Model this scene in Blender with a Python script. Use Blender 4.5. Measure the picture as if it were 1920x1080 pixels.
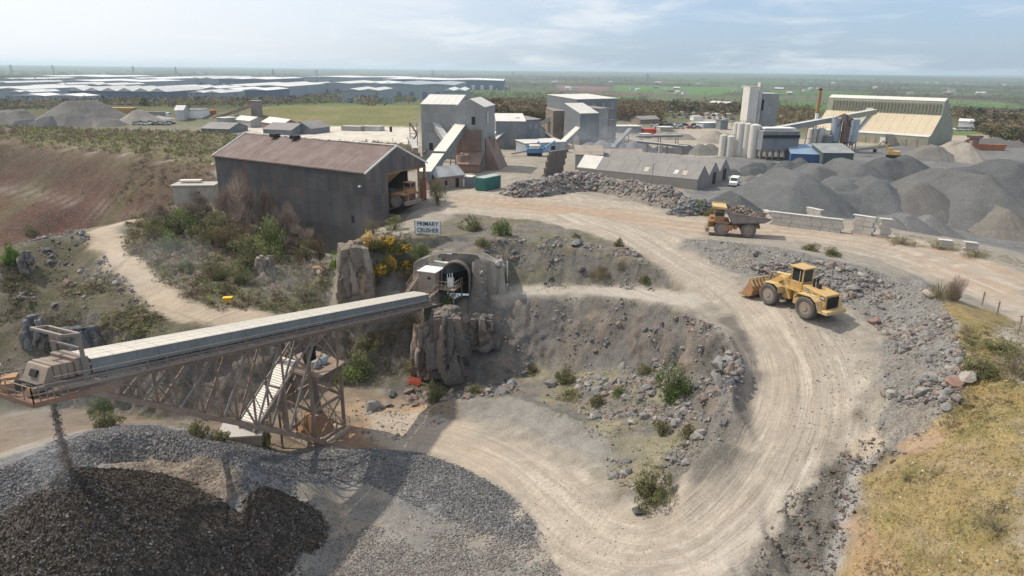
import bpy, bmesh, math, random
import numpy as np
from mathutils import Vector, Matrix, geometry
for o in list(bpy.data.objects): bpy.data.objects.remove(o)
SC = bpy.context.scene; COL = SC.collection
rad = math.radians; PI = math.pi
random.seed(7); RNG = np.random.default_rng(11)

# ---------------------------------------------------------------- camera
FPX = 1251.0; PITCH = rad(18.15); ROLL = rad(0.63); CAMZ = 25.0
_F = np.array([0, math.cos(PITCH), -math.sin(PITCH)]); _R0 = np.array([1., 0, 0]); _U0 = np.array([0, math.sin(PITCH), math.cos(PITCH)])
_R = _R0 * math.cos(ROLL) + _U0 * math.sin(ROLL); _U = -_R0 * math.sin(ROLL) + _U0 * math.cos(ROLL)
cam_d = bpy.data.cameras.new('camera'); cam = bpy.data.objects.new('camera', cam_d); COL.objects.link(cam)
cam_d.sensor_fit = 'HORIZONTAL'; cam_d.sensor_width = 36; cam_d.lens = 36 * FPX / 1920
cam_d.clip_start = .5; cam_d.clip_end = 60000
m = Matrix(((_R[0], _U[0], -_F[0], 0), (_R[1], _U[1], -_F[1], 0), (_R[2], _U[2], -_F[2], CAMZ), (0, 0, 0, 1)))
cam.matrix_world = m; SC.camera = cam
# ---------------------------------------------------------------- sky, sun, exposure
SUN_AZ = rad(-66)          # from +Y towards +X; negative = left
SUN_EL = rad(51)
w = bpy.data.worlds.new('World'); SC.world = w; w.use_nodes = True
nt = w.node_tree; nt.nodes.clear()
def N(nt, t, **k):
    n = nt.nodes.new(t)
    for a, b in k.items():
        if a.startswith('i_'):
            n.inputs[a[2:].replace('_', ' ')].default_value = b
        else: setattr(n, a, b)
    return n
sky = N(nt, 'ShaderNodeTexSky', sky_type='NISHITA', sun_disc=False, sun_elevation=SUN_EL, sun_rotation=SUN_AZ, altitude=80, air_density=1.0, dust_density=1.3, ozone_density=2.6)
tc = N(nt, 'ShaderNodeTexCoord'); sep = N(nt, 'ShaderNodeSeparateXYZ'); nt.links.new(tc.outputs['Generated'], sep.inputs[0])
# thin cloud sheets: direction projected on a high plane
zz = N(nt, 'ShaderNodeMath', operation='MAXIMUM'); zz.inputs[1].default_value = .0; nt.links.new(sep.outputs['Z'], zz.inputs[0])
za = N(nt, 'ShaderNodeMath', operation='ADD'); za.inputs[1].default_value = .13; nt.links.new(zz.outputs[0], za.inputs[0])
dx = N(nt, 'ShaderNodeMath', operation='DIVIDE'); dy = N(nt, 'ShaderNodeMath', operation='DIVIDE')
nt.links.new(sep.outputs['X'], dx.inputs[0]); nt.links.new(za.outputs[0], dx.inputs[1]); nt.links.new(sep.outputs['Y'], dy.inputs[0]); nt.links.new(za.outputs[0], dy.inputs[1])
cmb = N(nt, 'ShaderNodeCombineXYZ'); nt.links.new(dx.outputs[0], cmb.inputs[0]); nt.links.new(dy.outputs[0], cmb.inputs[1])
n1 = N(nt, 'ShaderNodeTexNoise', i_Scale=1.15, i_Detail=9.0, i_Roughness=.62, i_Distortion=.5); nt.links.new(cmb.outputs[0], n1.inputs['Vector'])
n2 = N(nt, 'ShaderNodeTexNoise', i_Scale=.33, i_Detail=3.0); nt.links.new(cmb.outputs[0], n2.inputs['Vector'])
mm = N(nt, 'ShaderNodeMath', operation='MULTIPLY'); nt.links.new(n1.outputs['Fac'], mm.inputs[0]); nt.links.new(n2.outputs['Fac'], mm.inputs[1])
cr = N(nt, 'ShaderNodeMapRange'); cr.interpolation_type = 'SMOOTHSTEP'
for k, v in (('From Min', .20), ('From Max', .36), ('To Min', 0.0), ('To Max', 1.0)): cr.inputs[k].default_value = v
nt.links.new(mm.outputs[0], cr.inputs['Value'])
cmix = N(nt, 'ShaderNodeMixRGB'); cmix.inputs[2].default_value = (8.2, 8.5, 8.8, 1)
cf = N(nt, 'ShaderNodeMath', operation='MULTIPLY'); cf.inputs[1].default_value = .7; nt.links.new(cr.outputs[0], cf.inputs[0])
nt.links.new(cf.outputs[0], cmix.inputs[0]); tnt = N(nt, 'ShaderNodeMixRGB', blend_type='MULTIPLY'); tnt.inputs[0].default_value = 1; tnt.inputs[2].default_value = (.88, .98, 1.16, 1); nt.links.new(sky.outputs[0], tnt.inputs[1]); pl_ = N(nt, 'ShaderNodeMixRGB'); pl_.inputs[0].default_value = .5; pl_.inputs[2].default_value = (5.0, 6.5, 8.4, 1); nt.links.new(tnt.outputs[0], pl_.inputs[1]); sdn_ = N(nt, 'ShaderNodeVectorMath', operation='DOT_PRODUCT'); nt.links.new(tc.outputs['Generated'], sdn_.inputs[0]); sdn_.inputs[1].default_value = (math.sin(SUN_AZ) * math.cos(SUN_EL), math.cos(SUN_AZ) * math.cos(SUN_EL), math.sin(SUN_EL)); au = N(nt, 'ShaderNodeMapRange'); au.interpolation_type = 'SMOOTHSTEP'; nt.links.new(sdn_.outputs['Value'], au.inputs['Value'])
for k, v in (('From Min', .12), ('From Max', .72), ('To Min', 0.0), ('To Max', .9)): au.inputs[k].default_value = v
aum = N(nt, 'ShaderNodeMixRGB'); aum.inputs[2].default_value = (9.6, 9.6, 9.6, 1); nt.links.new(au.outputs[0], aum.inputs[0]); nt.links.new(pl_.outputs[0], aum.inputs[1]); nt.links.new(aum.outputs[0], cmix.inputs[1])
bg = N(nt, 'ShaderNodeBackground'); bg.inputs['Strength'].default_value = .128
out = N(nt, 'ShaderNodeOutputWorld'); nt.links.new(cmix.outputs[0], bg.inputs[0]); nt.links.new(bg.outputs[0], out.inputs[0])
sd = bpy.data.lights.new('sun', 'SUN'); sd.energy = 5.0; sd.angle = rad(.55); sd.color = (1, .905, .77)
sun = bpy.data.objects.new('sun', sd); COL.objects.link(sun)
SDIR = Vector((math.sin(SUN_AZ) * math.cos(SUN_EL), math.cos(SUN_AZ) * math.cos(SUN_EL), math.sin(SUN_EL)))
sun.rotation_euler = SDIR.to_track_quat('Z', 'Y').to_euler(); sun.location = (-100, 80, 150)
SC.view_settings.view_transform = 'Standard'; SC.view_settings.look = 'None'; SC.view_settings.gamma = 1; SC.view_settings.exposure = -.2
HAZE = .0001
SC.cycles.max_bounces = 6; SC.cycles.diffuse_bounces = 2; SC.cycles.glossy_bounces = 2; SC.cycles.volume_bounces = 1; SC.cycles.transparent_max_bounces = 8

# ---------------------------------------------------------------- places seen in the view
def ray(px, py):
    d = _F + (px - 960) / FPX * _R + (540 - py) / FPX * _U
    return d
def PZ(px, py, z):                     # world point on the level z
    d = ray(px, py); t = (z - CAMZ) / d[2]; return np.array([0, 0, CAMZ]) + t * d
def PD(px, py, D):                     # world point at depth D along the axis
    return np.array([0, 0, CAMZ]) + D * ray(px, py)
def proj(p):
    v = np.asarray(p, float) - np.array([0, 0, CAMZ]); D = v @ _F
    return 960 + FPX * (v @ _R) / D, 540 - FPX * (v @ _U) / D, D

# ---------------------------------------------------------------- numpy noise
def _hash(ix, iy, iz, seed):
    h = (ix.astype(np.int64) * 374761393 + iy.astype(np.int64) * 668265263 + iz.astype(np.int64) * 2147483647 + seed * 974634777) & 0xffffffff
    h = ((h ^ (h >> 13)) * 1274126177) & 0xffffffff
    return ((h ^ (h >> 16)) & 0xffffff) / 16777215.0
def vnoise(x, y, z=None, seed=0):
    x = np.asarray(x, float); y = np.asarray(y, float)
    z = np.zeros_like(x) if z is None else np.asarray(z, float)
    x0, y0, z0 = np.floor(x), np.floor(y), np.floor(z); fx, fy, fz = x - x0, y - y0, z - z0
    fx = fx * fx * (3 - 2 * fx); fy = fy * fy * (3 - 2 * fy); fz = fz * fz * (3 - 2 * fz)
    r = 0
    for a in (0, 1):
        for b in (0, 1):
            for c in (0, 1):
                r = r + _hash(x0 + a, y0 + b, z0 + c, seed) * (fx if a else 1 - fx) * (fy if b else 1 - fy) * (fz if c else 1 - fz)
    return r * 2 - 1
def fbm(x, y, z=None, o=4, g=.5, seed=0):
    s = 0; a = 1; t = 0; k = 1.0
    for i in range(o):
        s = s + a * vnoise(x * k + 17.3 * i, y * k - 9.1 * i, None if z is None else z * k, seed + i); t += a; a *= g; k *= 2.03
    return s / t
def sstep(a, b, x):
    t = np.clip((x - a) / (b - a), 0, 1); return t * t * (3 - 2 * t)

# ---------------------------------------------------------------- things, parts, meshes
def props(o, label=None, cat=None, group=None, kind=None):
    if label: o['label'] = label
    if cat: o['category'] = cat
    if group: o['group'] = group
    if kind: o['kind'] = kind
    return o
def thing(name, label, cat, loc=(0, 0, 0), rz=0, group=None):
    o = bpy.data.objects.new(name, None); COL.objects.link(o); o.empty_display_size = .5
    o.location = [float(v) for v in loc]; o.rotation_euler = (0, 0, rz); return props(o, label, cat, group)
def link(name, me, mat=None, parent=None, **k):
    o = bpy.data.objects.new(name, me); COL.objects.link(o)
    if mat is not None and len(me.materials) == 0: me.materials.append(mat)
    if parent is not None: o.parent = parent
    return props(o, **k)
def copy_thing(o, parent=None):
    c = o.copy(); COL.objects.link(c)
    if parent is not None: c.parent = parent
    for ch in list(o.children): copy_thing(ch, c)
    return c
def npmesh(name, V, Fc, col=None, smooth=False):
    """V (n,3), Fc (m,k) equal sized faces"""
    me = bpy.data.meshes.new(name); V = np.ascontiguousarray(V, np.float32); Fc = np.asarray(Fc, np.int32); k = Fc.shape[1]
    me.vertices.add(len(V)); me.vertices.foreach_set('co', V.ravel())
    me.loops.add(Fc.size); me.loops.foreach_set('vertex_index', Fc.ravel())
    me.polygons.add(len(Fc)); me.polygons.foreach_set('loop_start', np.arange(0, Fc.size, k, dtype=np.int32))
    try: me.polygons.foreach_set('loop_total', np.full(len(Fc), k, np.int32))
    except Exception: pass
    me.update(calc_edges=True)
    me.polygons.foreach_set('use_smooth', np.full(len(Fc), smooth, bool))
    if col is not None:
        a = me.color_attributes.new('Col', 'FLOAT_COLOR', 'POINT'); c = np.ones((len(V), 4), np.float32); c[:, :3] = col; a.data.foreach_set('color', c.ravel())
    return me
class MB:
    """collects boxes, bars and prisms; build() links them as one mesh"""
    def __init__(s): s.v = []; s.f = []
    def add(s, vs, fs):
        b = len(s.v); s.v += [tuple(float(c) for c in v) for v in vs]; s.f += [tuple(b + i for i in f) for f in fs]; return s
    def box(s, c, d, rz=0, M=None):
        hx, hy, hz = d[0] / 2, d[1] / 2, d[2] / 2; co, si = math.cos(rz), math.sin(rz); vs = []
        for x, y, z in ((-1, -1, -1), (1, -1, -1), (1, 1, -1), (-1, 1, -1), (-1, -1, 1), (1, -1, 1), (1, 1, 1), (-1, 1, 1)):
            X, Y, Z = x * hx, y * hy, z * hz
            vs.append((c[0] + X * co - Y * si, c[1] + X * si + Y * co, c[2] + Z))
        return s.add(vs, ((0, 3, 2, 1), (4, 5, 6, 7), (0, 1, 5, 4), (1, 2, 6, 5), (2, 3, 7, 6), (3, 0, 4, 7)))
    def bar(s, a, b, wd, ht=None, up=(0, 0, 1)):
        a = Vector(a); b = Vector(b); d = b - a
        if d.length < 1e-6: return s
        d.normalize(); u = Vector(up)
        if abs(d.dot(u)) > .98: u = Vector((1, 0, 0))
        r = d.cross(u).normalized(); u = r.cross(d); ht = ht or wd; r = r * wd / 2; u = u * ht / 2
        return s.add([a - r - u, a + r - u, a + r + u, a - r + u, b - r - u, b + r - u, b + r + u, b - r + u],
                     ((0, 1, 2, 3), (7, 6, 5, 4), (0, 4, 5, 1), (1, 5, 6, 2), (2, 6, 7, 3), (3, 7, 4, 0)))
    def cyl(s, a, b, r1, r2=None, n=12, caps=True):
        a = Vector(a); b = Vector(b); d = (b - a).normalized(); r2 = r1 if r2 is None else r2
        u = Vector((0, 0, 1)) if abs(d.z) < .9 else Vector((1, 0, 0)); x = d.cross(u).normalized(); y = d.cross(x)
        vs = [a + (x * math.cos(2 * PI * i / n) + y * math.sin(2 * PI * i / n)) * r1 for i in range(n)] + [b + (x * math.cos(2 * PI * i / n) + y * math.sin(2 * PI * i / n)) * r2 for i in range(n)]
        fs = [(i, (i + 1) % n, n + (i + 1) % n, n + i) for i in range(n)]
        if caps: fs += [tuple(range(n - 1, -1, -1)), tuple(range(n, 2 * n))]
        return s.add(vs, fs)
    def prism(s, poly, off):
        """poly: 3D points, extruded by off"""
        n = len(poly); o = Vector(off); vs = [Vector(p) for p in poly] + [Vector(p) + o for p in poly]
        return s.add(vs, [tuple(range(n - 1, -1, -1)), tuple(range(n, 2 * n))] + [(i, (i + 1) % n, n + (i + 1) % n, n + i) for i in range(n)])
    def mesh(s, name, smooth=False, bevel=0):
        me = bpy.data.meshes.new(name); me.from_pydata(s.v, [], s.f); me.update()
        bm = bmesh.new(); bm.from_mesh(me); bmesh.ops.recalc_face_normals(bm, faces=bm.faces)
        if bevel: bmesh.ops.bevel(bm, geom=[e for e in bm.edges if e.calc_face_angle(0) > .5], offset=bevel, segments=1, affect='EDGES')
        bm.to_mesh(me); bm.free()
        if smooth:
            for p in me.polygons: p.use_smooth = True
            me.set_sharp_from_angle(angle=rad(35))
        return me
    def build(s, name, mat, parent=None, smooth=False, bevel=0, **k):
        return link(name, s.mesh(name, smooth, bevel), mat, parent, **k)

# ---------------------------------------------------------------- materials
def mat_new(name):
    M = bpy.data.materials.new(name); M.use_nodes = True; nt = M.node_tree; nt.nodes.clear()
    o = N(nt, 'ShaderNodeOutputMaterial'); b = N(nt, 'ShaderNodeBsdfPrincipled'); nt.links.new(b.outputs[0], o.inputs[0]); return M, nt, b
def mixc(nt, f, a, b, mode='MIX'):
    n = nt.nodes.new('ShaderNodeMixRGB'); n.blend_type = mode
    for i, v in ((0, f), (1, a), (2, b)):
        if hasattr(v, 'is_output') or isinstance(v, bpy.types.NodeSocket): nt.links.new(v, n.inputs[i])
        else: n.inputs[i].default_value = v if i == 0 else (tuple(v) + (1,))[:4]
    return n.outputs[0]
def ramp(nt, s, a, b, lo=0., hi=1.):
    n = nt.nodes.new('ShaderNodeMapRange'); nt.links.new(s, n.inputs['Value']); n.inputs['From Min'].default_value = a; n.inputs['From Max'].default_value = b
    n.inputs['To Min'].default_value = lo; n.inputs['To Max'].default_value = hi; return n.outputs[0]
def noise(nt, vec, scale, det=4., rough=.6, dist=0.):
    n = N(nt, 'ShaderNodeTexNoise', i_Scale=scale, i_Detail=det, i_Roughness=rough, i_Distortion=dist)
    if vec is not None: nt.links.new(vec, n.inputs['Vector'])
    return n.outputs['Fac']
def scalev(nt, vec, s):
    n = nt.nodes.new('ShaderNodeMapping'); n.inputs['Scale'].default_value = s; nt.links.new(vec, n.inputs[0]); return n.outputs[0]
def weathered(name, c, c2=None, dirt=(.16, .14, .12), amt=.45, rough=.75, metal=0., sc=.6, streak=(1, 1, .25), bump=.15, spec=.3, pos='World', pobj=None, panel=0.):
    """painted or bare surface: two-tone patches, streaks of dirt, fine relief"""
    M, nt, b = mat_new(name); t = N(nt, 'ShaderNodeNewGeometry').outputs['Position'] if pos == 'World' else N(nt, 'ShaderNodeTexCoord', object=pobj).outputs['Object']; c2 = c2 or tuple(v * .72 for v in c)
    p = ramp(nt, noise(nt, t, sc, 6., .65), .36, .64); col = mixc(nt, p, c, c2)
    s = ramp(nt, noise(nt, scalev(nt, t, streak), sc * 3.3, 5., .7), .52, .78, 0, amt); col = mixc(nt, s, col, dirt)
    if panel:      # sheets replaced one by one over the years: each a little different
        dt_ = N(nt, 'ShaderNodeVectorMath', operation='DOT_PRODUCT'); nt.links.new(t, dt_.inputs[0]); dt_.inputs[1].default_value = (.78, .62, 0); sp_ = N(nt, 'ShaderNodeSeparateXYZ'); nt.links.new(t, sp_.inputs[0]); cm_ = N(nt, 'ShaderNodeCombineXYZ')
        for k_, (so, dv) in enumerate(((dt_.outputs['Value'], 1.15), (sp_.outputs[2], 3.1))):
            a_ = N(nt, 'ShaderNodeMath', operation='DIVIDE'); nt.links.new(so, a_.inputs[0]); a_.inputs[1].default_value = dv; fl_ = N(nt, 'ShaderNodeMath', operation='FLOOR'); nt.links.new(a_.outputs[0], fl_.inputs[0]); nt.links.new(fl_.outputs[0], cm_.inputs[k_])
        wn = N(nt, 'ShaderNodeTexWhiteNoise', noise_dimensions='2D'); nt.links.new(cm_.outputs[0], wn.inputs['Vector']); col = mixc(nt, 1., col, ramp(nt, wn.outputs['Value'], 0, 1, 1 - panel, 1 + panel), 'MULTIPLY')
    f = ramp(nt, noise(nt, t, sc * 22, 3., .6), .3, .7, .84, 1.12); col = mixc(nt, 1.0, col, f, 'MULTIPLY')
    nt.links.new(col, b.inputs['Base Color']); b.inputs['Roughness'].default_value = rough; b.inputs['Metallic'].default_value = metal
    b.inputs['Specular IOR Level'].default_value = spec
    if bump:
        bp = N(nt, 'ShaderNodeBump'); bp.inputs['Strength'].default_value = bump; bp.inputs['Distance'].default_value = .05
        nt.links.new(noise(nt, t, sc * 9, 4.), bp.inputs['Height']); nt.links.new(bp.outputs[0], b.inputs['Normal'])
    return M
def colmat(name, rough=.9, var=.3, sc=3., bump=.3, attr='Col', dist=.03, rnd=0., spec=.2, trans=0.):
    """surface whose own colour is the Col attribute, broken up by noise"""
    M, nt, b = mat_new(name); t = N(nt, 'ShaderNodeTexCoord').outputs['Object']; a = N(nt, 'ShaderNodeVertexColor', layer_name=attr).outputs[0]
    f = ramp(nt, noise(nt, t, sc, 6., .7), .25, .75, 1 - var, 1 + var); col = mixc(nt, 1.0, a, f, 'MULTIPLY')
    if rnd:
        oi = N(nt, 'ShaderNodeObjectInfo'); r = ramp(nt, oi.outputs['Random'], 0, 1, 1 - rnd, 1 + rnd); col = mixc(nt, 1.0, col, r, 'MULTIPLY')
    nt.links.new(col, b.inputs['Base Color']); b.inputs['Roughness'].default_value = rough; b.inputs['Specular IOR Level'].default_value = spec
    if bump:
        bp = N(nt, 'ShaderNodeBump'); bp.inputs['Strength'].default_value = bump; bp.inputs['Distance'].default_value = dist
        nt.links.new(noise(nt, t, sc * 4, 5., .7), bp.inputs['Height']); nt.links.new(bp.outputs[0], b.inputs['Normal'])
    if trans:
        tr = N(nt, 'ShaderNodeBsdfTranslucent'); nt.links.new(col, tr.inputs[0]); mx = N(nt, 'ShaderNodeMixShader'); mx.inputs[0].default_value = trans
        o = [n for n in nt.nodes if n.type == 'OUTPUT_MATERIAL'][0]
        nt.links.new(b.outputs[0], mx.inputs[1]); nt.links.new(tr.outputs[0], mx.inputs[2]); nt.links.new(mx.outputs[0], o.inputs[0])
    return M
# ================================================================ the ground
def graded(a, b, lo, hi, st, g1, g2):
    c = list(np.arange(a, b, st)); s = st; x = c[-1]
    while x < hi: s = min(s * g2, 900); x += s; c.append(x)
    s = st; x = a
    while x > lo: s = min(s * g1, 900); x -= s; c.insert(0, x)
    return np.array(c)
GX = graded(-48, 50, -14000, 14000, .36, 1.045, 1.045); GY = graded(34, 108, -260, 19000, .36, 1.06, 1.024)
XX, YY = np.meshgrid(GX, GY, indexing='ij')
def analytic(x, y):
    d = np.hypot(x, y - 120)
    z = -4 - 26 * sstep(420, 1000, d) + 1.2 * fbm(x / 90, y / 90, o=2, seed=3) * sstep(300, 600, d)
    z = z + 7 * fbm(x / 900, y / 900, o=3, seed=5) * sstep(900, 2500, d)
    return z + sstep(5000, 9500, d) * (12 + 34 * fbm(x / 3800, y / 2600, o=4, seed=21)) + sstep(11000, 15000, d) * 12
# break lines: photo x, y and the level of the ground there
LN = [
 [(1920,515,.3),(1800,462,.2),(1650,430,0),(1480,415,0),(1400,405,0)],
 [(2060,520,-3.5),(1920,470,-3.8),(1800,445,-3.8),(1650,410,-3.5),(1480,402,-3),(1400,392,-2),(1290,388,-.5)],
 [(2100,720,1),(1920,610,.6),(1840,560,.3),(1740,520,0),(1640,480,0),(1500,450,0),(1300,440,0),(1230,435,0)],
 [(1285,450,1.0),(1370,455,2.1),(1450,465,2.4),(1540,485,2.5),(1620,503,2.2),(1680,528,1.3),(1720,522,2.6),(1780,570,2.7),(1800,650,2.2),(1795,720,1.0),(1800,770,-.2)],
 [(1270,465,-.2),(1330,495,-.4),(1400,520,-.5),(1500,545,-.5),(1590,575,-.5),(1650,610,-.8),(1640,660,-1.6),(1650,720,-2.6),(1640,790,-4.2),(1640,830,-5)],
 [(1810,775,-.6),(1760,830,-2.2),(1660,860,-4.2),(1615,900,-5.2),(1590,1000,-7),(1570,1080,-8.2),(1560,1300,-9.6)],
 [(1540,890,-6.2),(1500,1000,-7.6),(1470,1080,-8.4),(1450,1300,-9.6)],
 [(1230,470,0),(1300,500,-.4),(1370,550,-1),(1430,610,-2),(1470,680,-3.2),(1470,750,-4.3),(1430,850,-5.7),(1370,930,-6.9),(1280,990,-8.2),(1180,990,-9.2),(1080,950,-10.2),(1000,890,-11.2),(920,840,-12.2),(840,810,-13),(760,790,-13.7),(700,770,-14.2)],
 [(1560,640,-1.8),(1600,700,-2.9),(1580,800,-4.7),(1520,880,-6.0),(1450,960,-7.1),(1380,1060,-8.4),(1200,1080,-9.4)],
 [(1050,1060,-10.6),(1010,985,-11),(960,930,-11.9),(880,880,-12.7),(790,850,-13.3),(700,838,-14)],
 [(1270,520,-.9),(1330,570,-1.8),(1395,620,-2.7),(1412,680,-3.6),(1392,760,-4.8),(1345,830,-6.0),(1290,890,-7.2),(1240,935,-8.1),(1150,945,-9.7),(1090,905,-10.8),(1010,855,-11.8),(930,805,-12.8),(865,785,-13.4)],
 [(868,745,-12.2),(960,748,-11.4),(1050,780,-10.5),(1120,815,-9.9),(1150,850,-9.6)],
 [(860,545,-5),(950,538,-4.8),(1100,535,-4.1),(1200,540,-3.1),(1290,548,-1.8)],
 [(880,562,-5),(950,553,-4.8),(1100,553,-4.1),(1200,563,-3.2),(1300,588,-1.8),(1360,630,-1.5),(1388,692,-2.2),(1370,758,-3.2),(1324,822,-4.5),(1274,880,-6.1)],
 [(740,740,-15),(800,745,-15),(870,735,-15),(930,722,-14.2),(1000,702,-13),(1130,692,-10.6),(1250,690,-8.2),(1330,705,-6.2)],
 [(960,728,-13.8),(1060,750,-12),(1130,780,-10.9)],
 [(1200,770,-9.9),(1290,770,-7.6)],
 [(1160,860,-9.9),(1230,860,-8.7),(1280,845,-7.0)],
 [(840,450,1.2),(900,450,.6),(1000,455,.3),(1100,470,0),(1200,492,-.2),(1270,520,-.9)],
 [(810,402,0),(900,405,0),(1000,412,0),(1100,432,0),(1180,455,0),(1240,485,-.2)],
 [(845,443,1.0),(800,446,1.0),(740,450,1.0),(680,452,.8),(655,458,.4)],
 [(845,520,-5),(800,540,-5.2),(740,556,-5.5),(700,566,-6),(650,585,-8)],
 [(790,600,-8.5),(740,620,-9.5),(700,640,-10.5),(660,650,-11.5)],
 [(760,700,-14),(700,706,-14.2),(640,720,-14.6)],
 [(632,470,-2),(630,520,-5),(622,590,-9)],
 [(684,446,-3.2),(650,475,-6),(625,500,-9),(560,475,-7.5),(480,440,-5.5),(408,408,-3.8)],
 [(648,488,-6.5),(634,503,-7.6),(606,518,-8.5)],
 [(690,432,-.6),(720,424,0),(800,404,0)],
 [(600,530,-8),(560,560,-7.2),(480,560,-6.3)],
 [(480,500,-6.3),(400,480,-5.2),(300,450,-4.2)],
 [(260,408,-3),(320,398,-3),(400,390,-3)],
 [(250,413,-3),(185,432,-3.2),(235,495,-4),(290,545,-5),(340,580,-5.7),(400,597,-6.1),(480,592,-6.4),(570,588,-7.6)],
 [(215,425,-3.0),(260,490,-3.8),(320,545,-4.7),(400,580,-5.8)],
 [(0,478,-4),(60,455,-3.2),(120,442,-2.4),(165,445,-2.9)],
 [(-200,530,-4),(0,545,-4.3),(100,565,-5),(200,600,-6),(270,632,-6.6),(330,652,-6.9),(420,645,-7.1),(520,632,-7.6),(596,622,-8.8)],
 [(-200,800,-15),(0,778,-15),(100,765,-15),(200,772,-14.9),(300,788,-14.7),(420,792,-14.6),(500,785,-14.7),(570,755,-14.8),(640,715,-14.7)],
 # red far slope
 [(-300,270,-1),(0,262,-1),(200,288,-1),(400,318,-1.5)],
 [(-300,345,-12),(0,360,-14),(150,382,-14),(250,402,-13)],
 [(-300,440,-24),(0,458,-24),(110,440,-22),(190,420,-17)],
 [(-300,330,-11.5),(0,347,-13.5),(150,372,-13.6),(280,396,-11)],
 # gravel ring, crater and piles in the foreground
 [(-150,905,-6.2),(0,880,-6.2),(130,838,-6.3),(220,812,-6.6),(300,806,-7),(400,835,-7.4),(500,862,-8.2),(545,870,-9.5)],
 [(-150,850,-12),(0,830,-12.5),(130,800,-13.5),(220,790,-14),(330,790,-14),(420,815,-14),(520,842,-14.2)],
 [(190,868,-6.6),(280,856,-6.9),(370,856,-7.2),(450,878,-7.6)],
 [(230,885,-9.0),(300,900,-9.4),(380,915,-9.4),(420,920,-8.8)],
 [(560,860,-12.8),(620,845,-12.8),(690,842,-12.4),(760,850,-12.2),(850,872,-12.2),(930,915,-11.4),(1000,975,-10.9),(1010,1010,-11)],
 [(520,900,-11.2),(560,910,-12.6),(640,905,-13.6),(700,915,-13.5),(780,960,-12.6),(900,1010,-11.8),(960,1060,-11.4)],
 [(560,1000,-12.6),(640,1000,-13),(700,1080,-12.5),(620,1080,-12.6),(560,1300,-12.5),(900,1300,-11.5)],
 # yards behind
 [(420,262,-1.5),(620,268,-1.2),(780,270,-1)],
 [(480,236,-1.5),(640,236,-1.2),(780,240,-1)],
 [(480,200,5.2),(640,198,5.3),(800,198,5.3)],
 [(-200,236,-2),(0,232,-2),(200,238,-2),(400,246,-1.5)],
 [(0,256,.6),(200,268,.4),(400,290,0)],
 [(1290,300,-4),(1500,300,-4),(1800,300,-4.5),(2100,310,-5)],
 [(1380,345,-3.4),(1380,375,-3.2)],
 [(860,250,-1.5),(1100,262,-2),(1250,262,-3.5)],
]
PT = [(1920,640,1.7),(1850,650,1.8),(2150,700,3),(1920,730,2),(1860,770,1.0),(1920,850,.8),(1790,900,-1.6),(1680,880,-3.6),(1920,1000,-.4),(1750,1000,-3.8),(1660,1000,-5.6),(1920,1080,-1),(1720,1080,-5),(2200,1200,0),(1750,1250,-6),
 (1500,590,-.6),(1560,600,-.8),(600,800,-14.6),(640,820,-14.4),(100,400,-16),(330,480,-4.8),(420,520,-5.8),
 (820,380,0),(870,370,0),(960,360,0),(960,330,-.5),(1150,400,0),(1350,420,0),(1100,360,-1),(1200,340,-2.5),(1000,300,-1)]
WP = [(-140,140,-25),(-112,168,-25),(-80,160,-17),(-100,135,-10),(-60,60,-14),(-70,90,-13),(-60,40,-13.5),(-45,20,-13),(0,25,-11.5),(20,22,-10),(70,30,2),(90,60,3),(-30,-40,-13),(30,-40,-9),(80,-40,2),
      (-10,46,-12.2),(-22,133,0),(100,120,-3.8),(130,150,-4),(60,150,-3.2),(-60,175,-2)]
for t_ in np.linspace(.06, 1, 7): WP.append((-25.9 - 36 * t_ + 1.1, 118.3 + 22.1 * t_ + 1.9, -9.5 if t_ < .45 else (-7.5 if t_ < .7 else -4.5))); WP.append((-25.9 - 36 * t_ + 5, 118.3 + 22.1 * t_ + 8.2, -1.5))
for x in np.linspace(-420, 420, 8):
    WP += [(x, -60, -12), (x, 480, float(analytic(x, 480.)))]
for y in np.linspace(0, 420, 6): WP += [(-420, y, -4.), (420, y, -4.)]
WP += [(x, 380, -3) for x in (-280, -180, 120, 220, 320)] + [(x, 430, 2.) for x in (-260, -140, -40)]
vs, zs, es = [], [], []
for l in LN:
    b = len(vs)
    for p in l: q = PZ(*p); vs.append(Vector((q[0], q[1]))); zs.append(p[2])
    es += [(b + i, b + i + 1) for i in range(len(l) - 1)]
for p in PT: q = PZ(*p); vs.append(Vector((q[0], q[1]))); zs.append(p[2])
for q in WP: vs.append(Vector(q[:2])); zs.append(q[2])
ov, oe, of, orv, _, _ = geometry.delaunay_2d_cdt(vs, es, [], 0, 1e-4)
oz = []
srcv = np.array([(v.x, v.y) for v in vs]); srcz = np.array(zs)
for v, ids in zip(ov, orv):
    if ids: oz.append(float(np.mean([zs[i] for i in ids])))
    else:                              # two lines cross: take the mean of the nearest given points
        d = np.hypot(srcv[:, 0] - v.x, srcv[:, 1] - v.y) + .01; k = np.argsort(d)[:4]; oz.append(float((srcz[k] / d[k]).sum() / (1 / d[k]).sum()))
ZZ = analytic(XX, YY)
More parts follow.
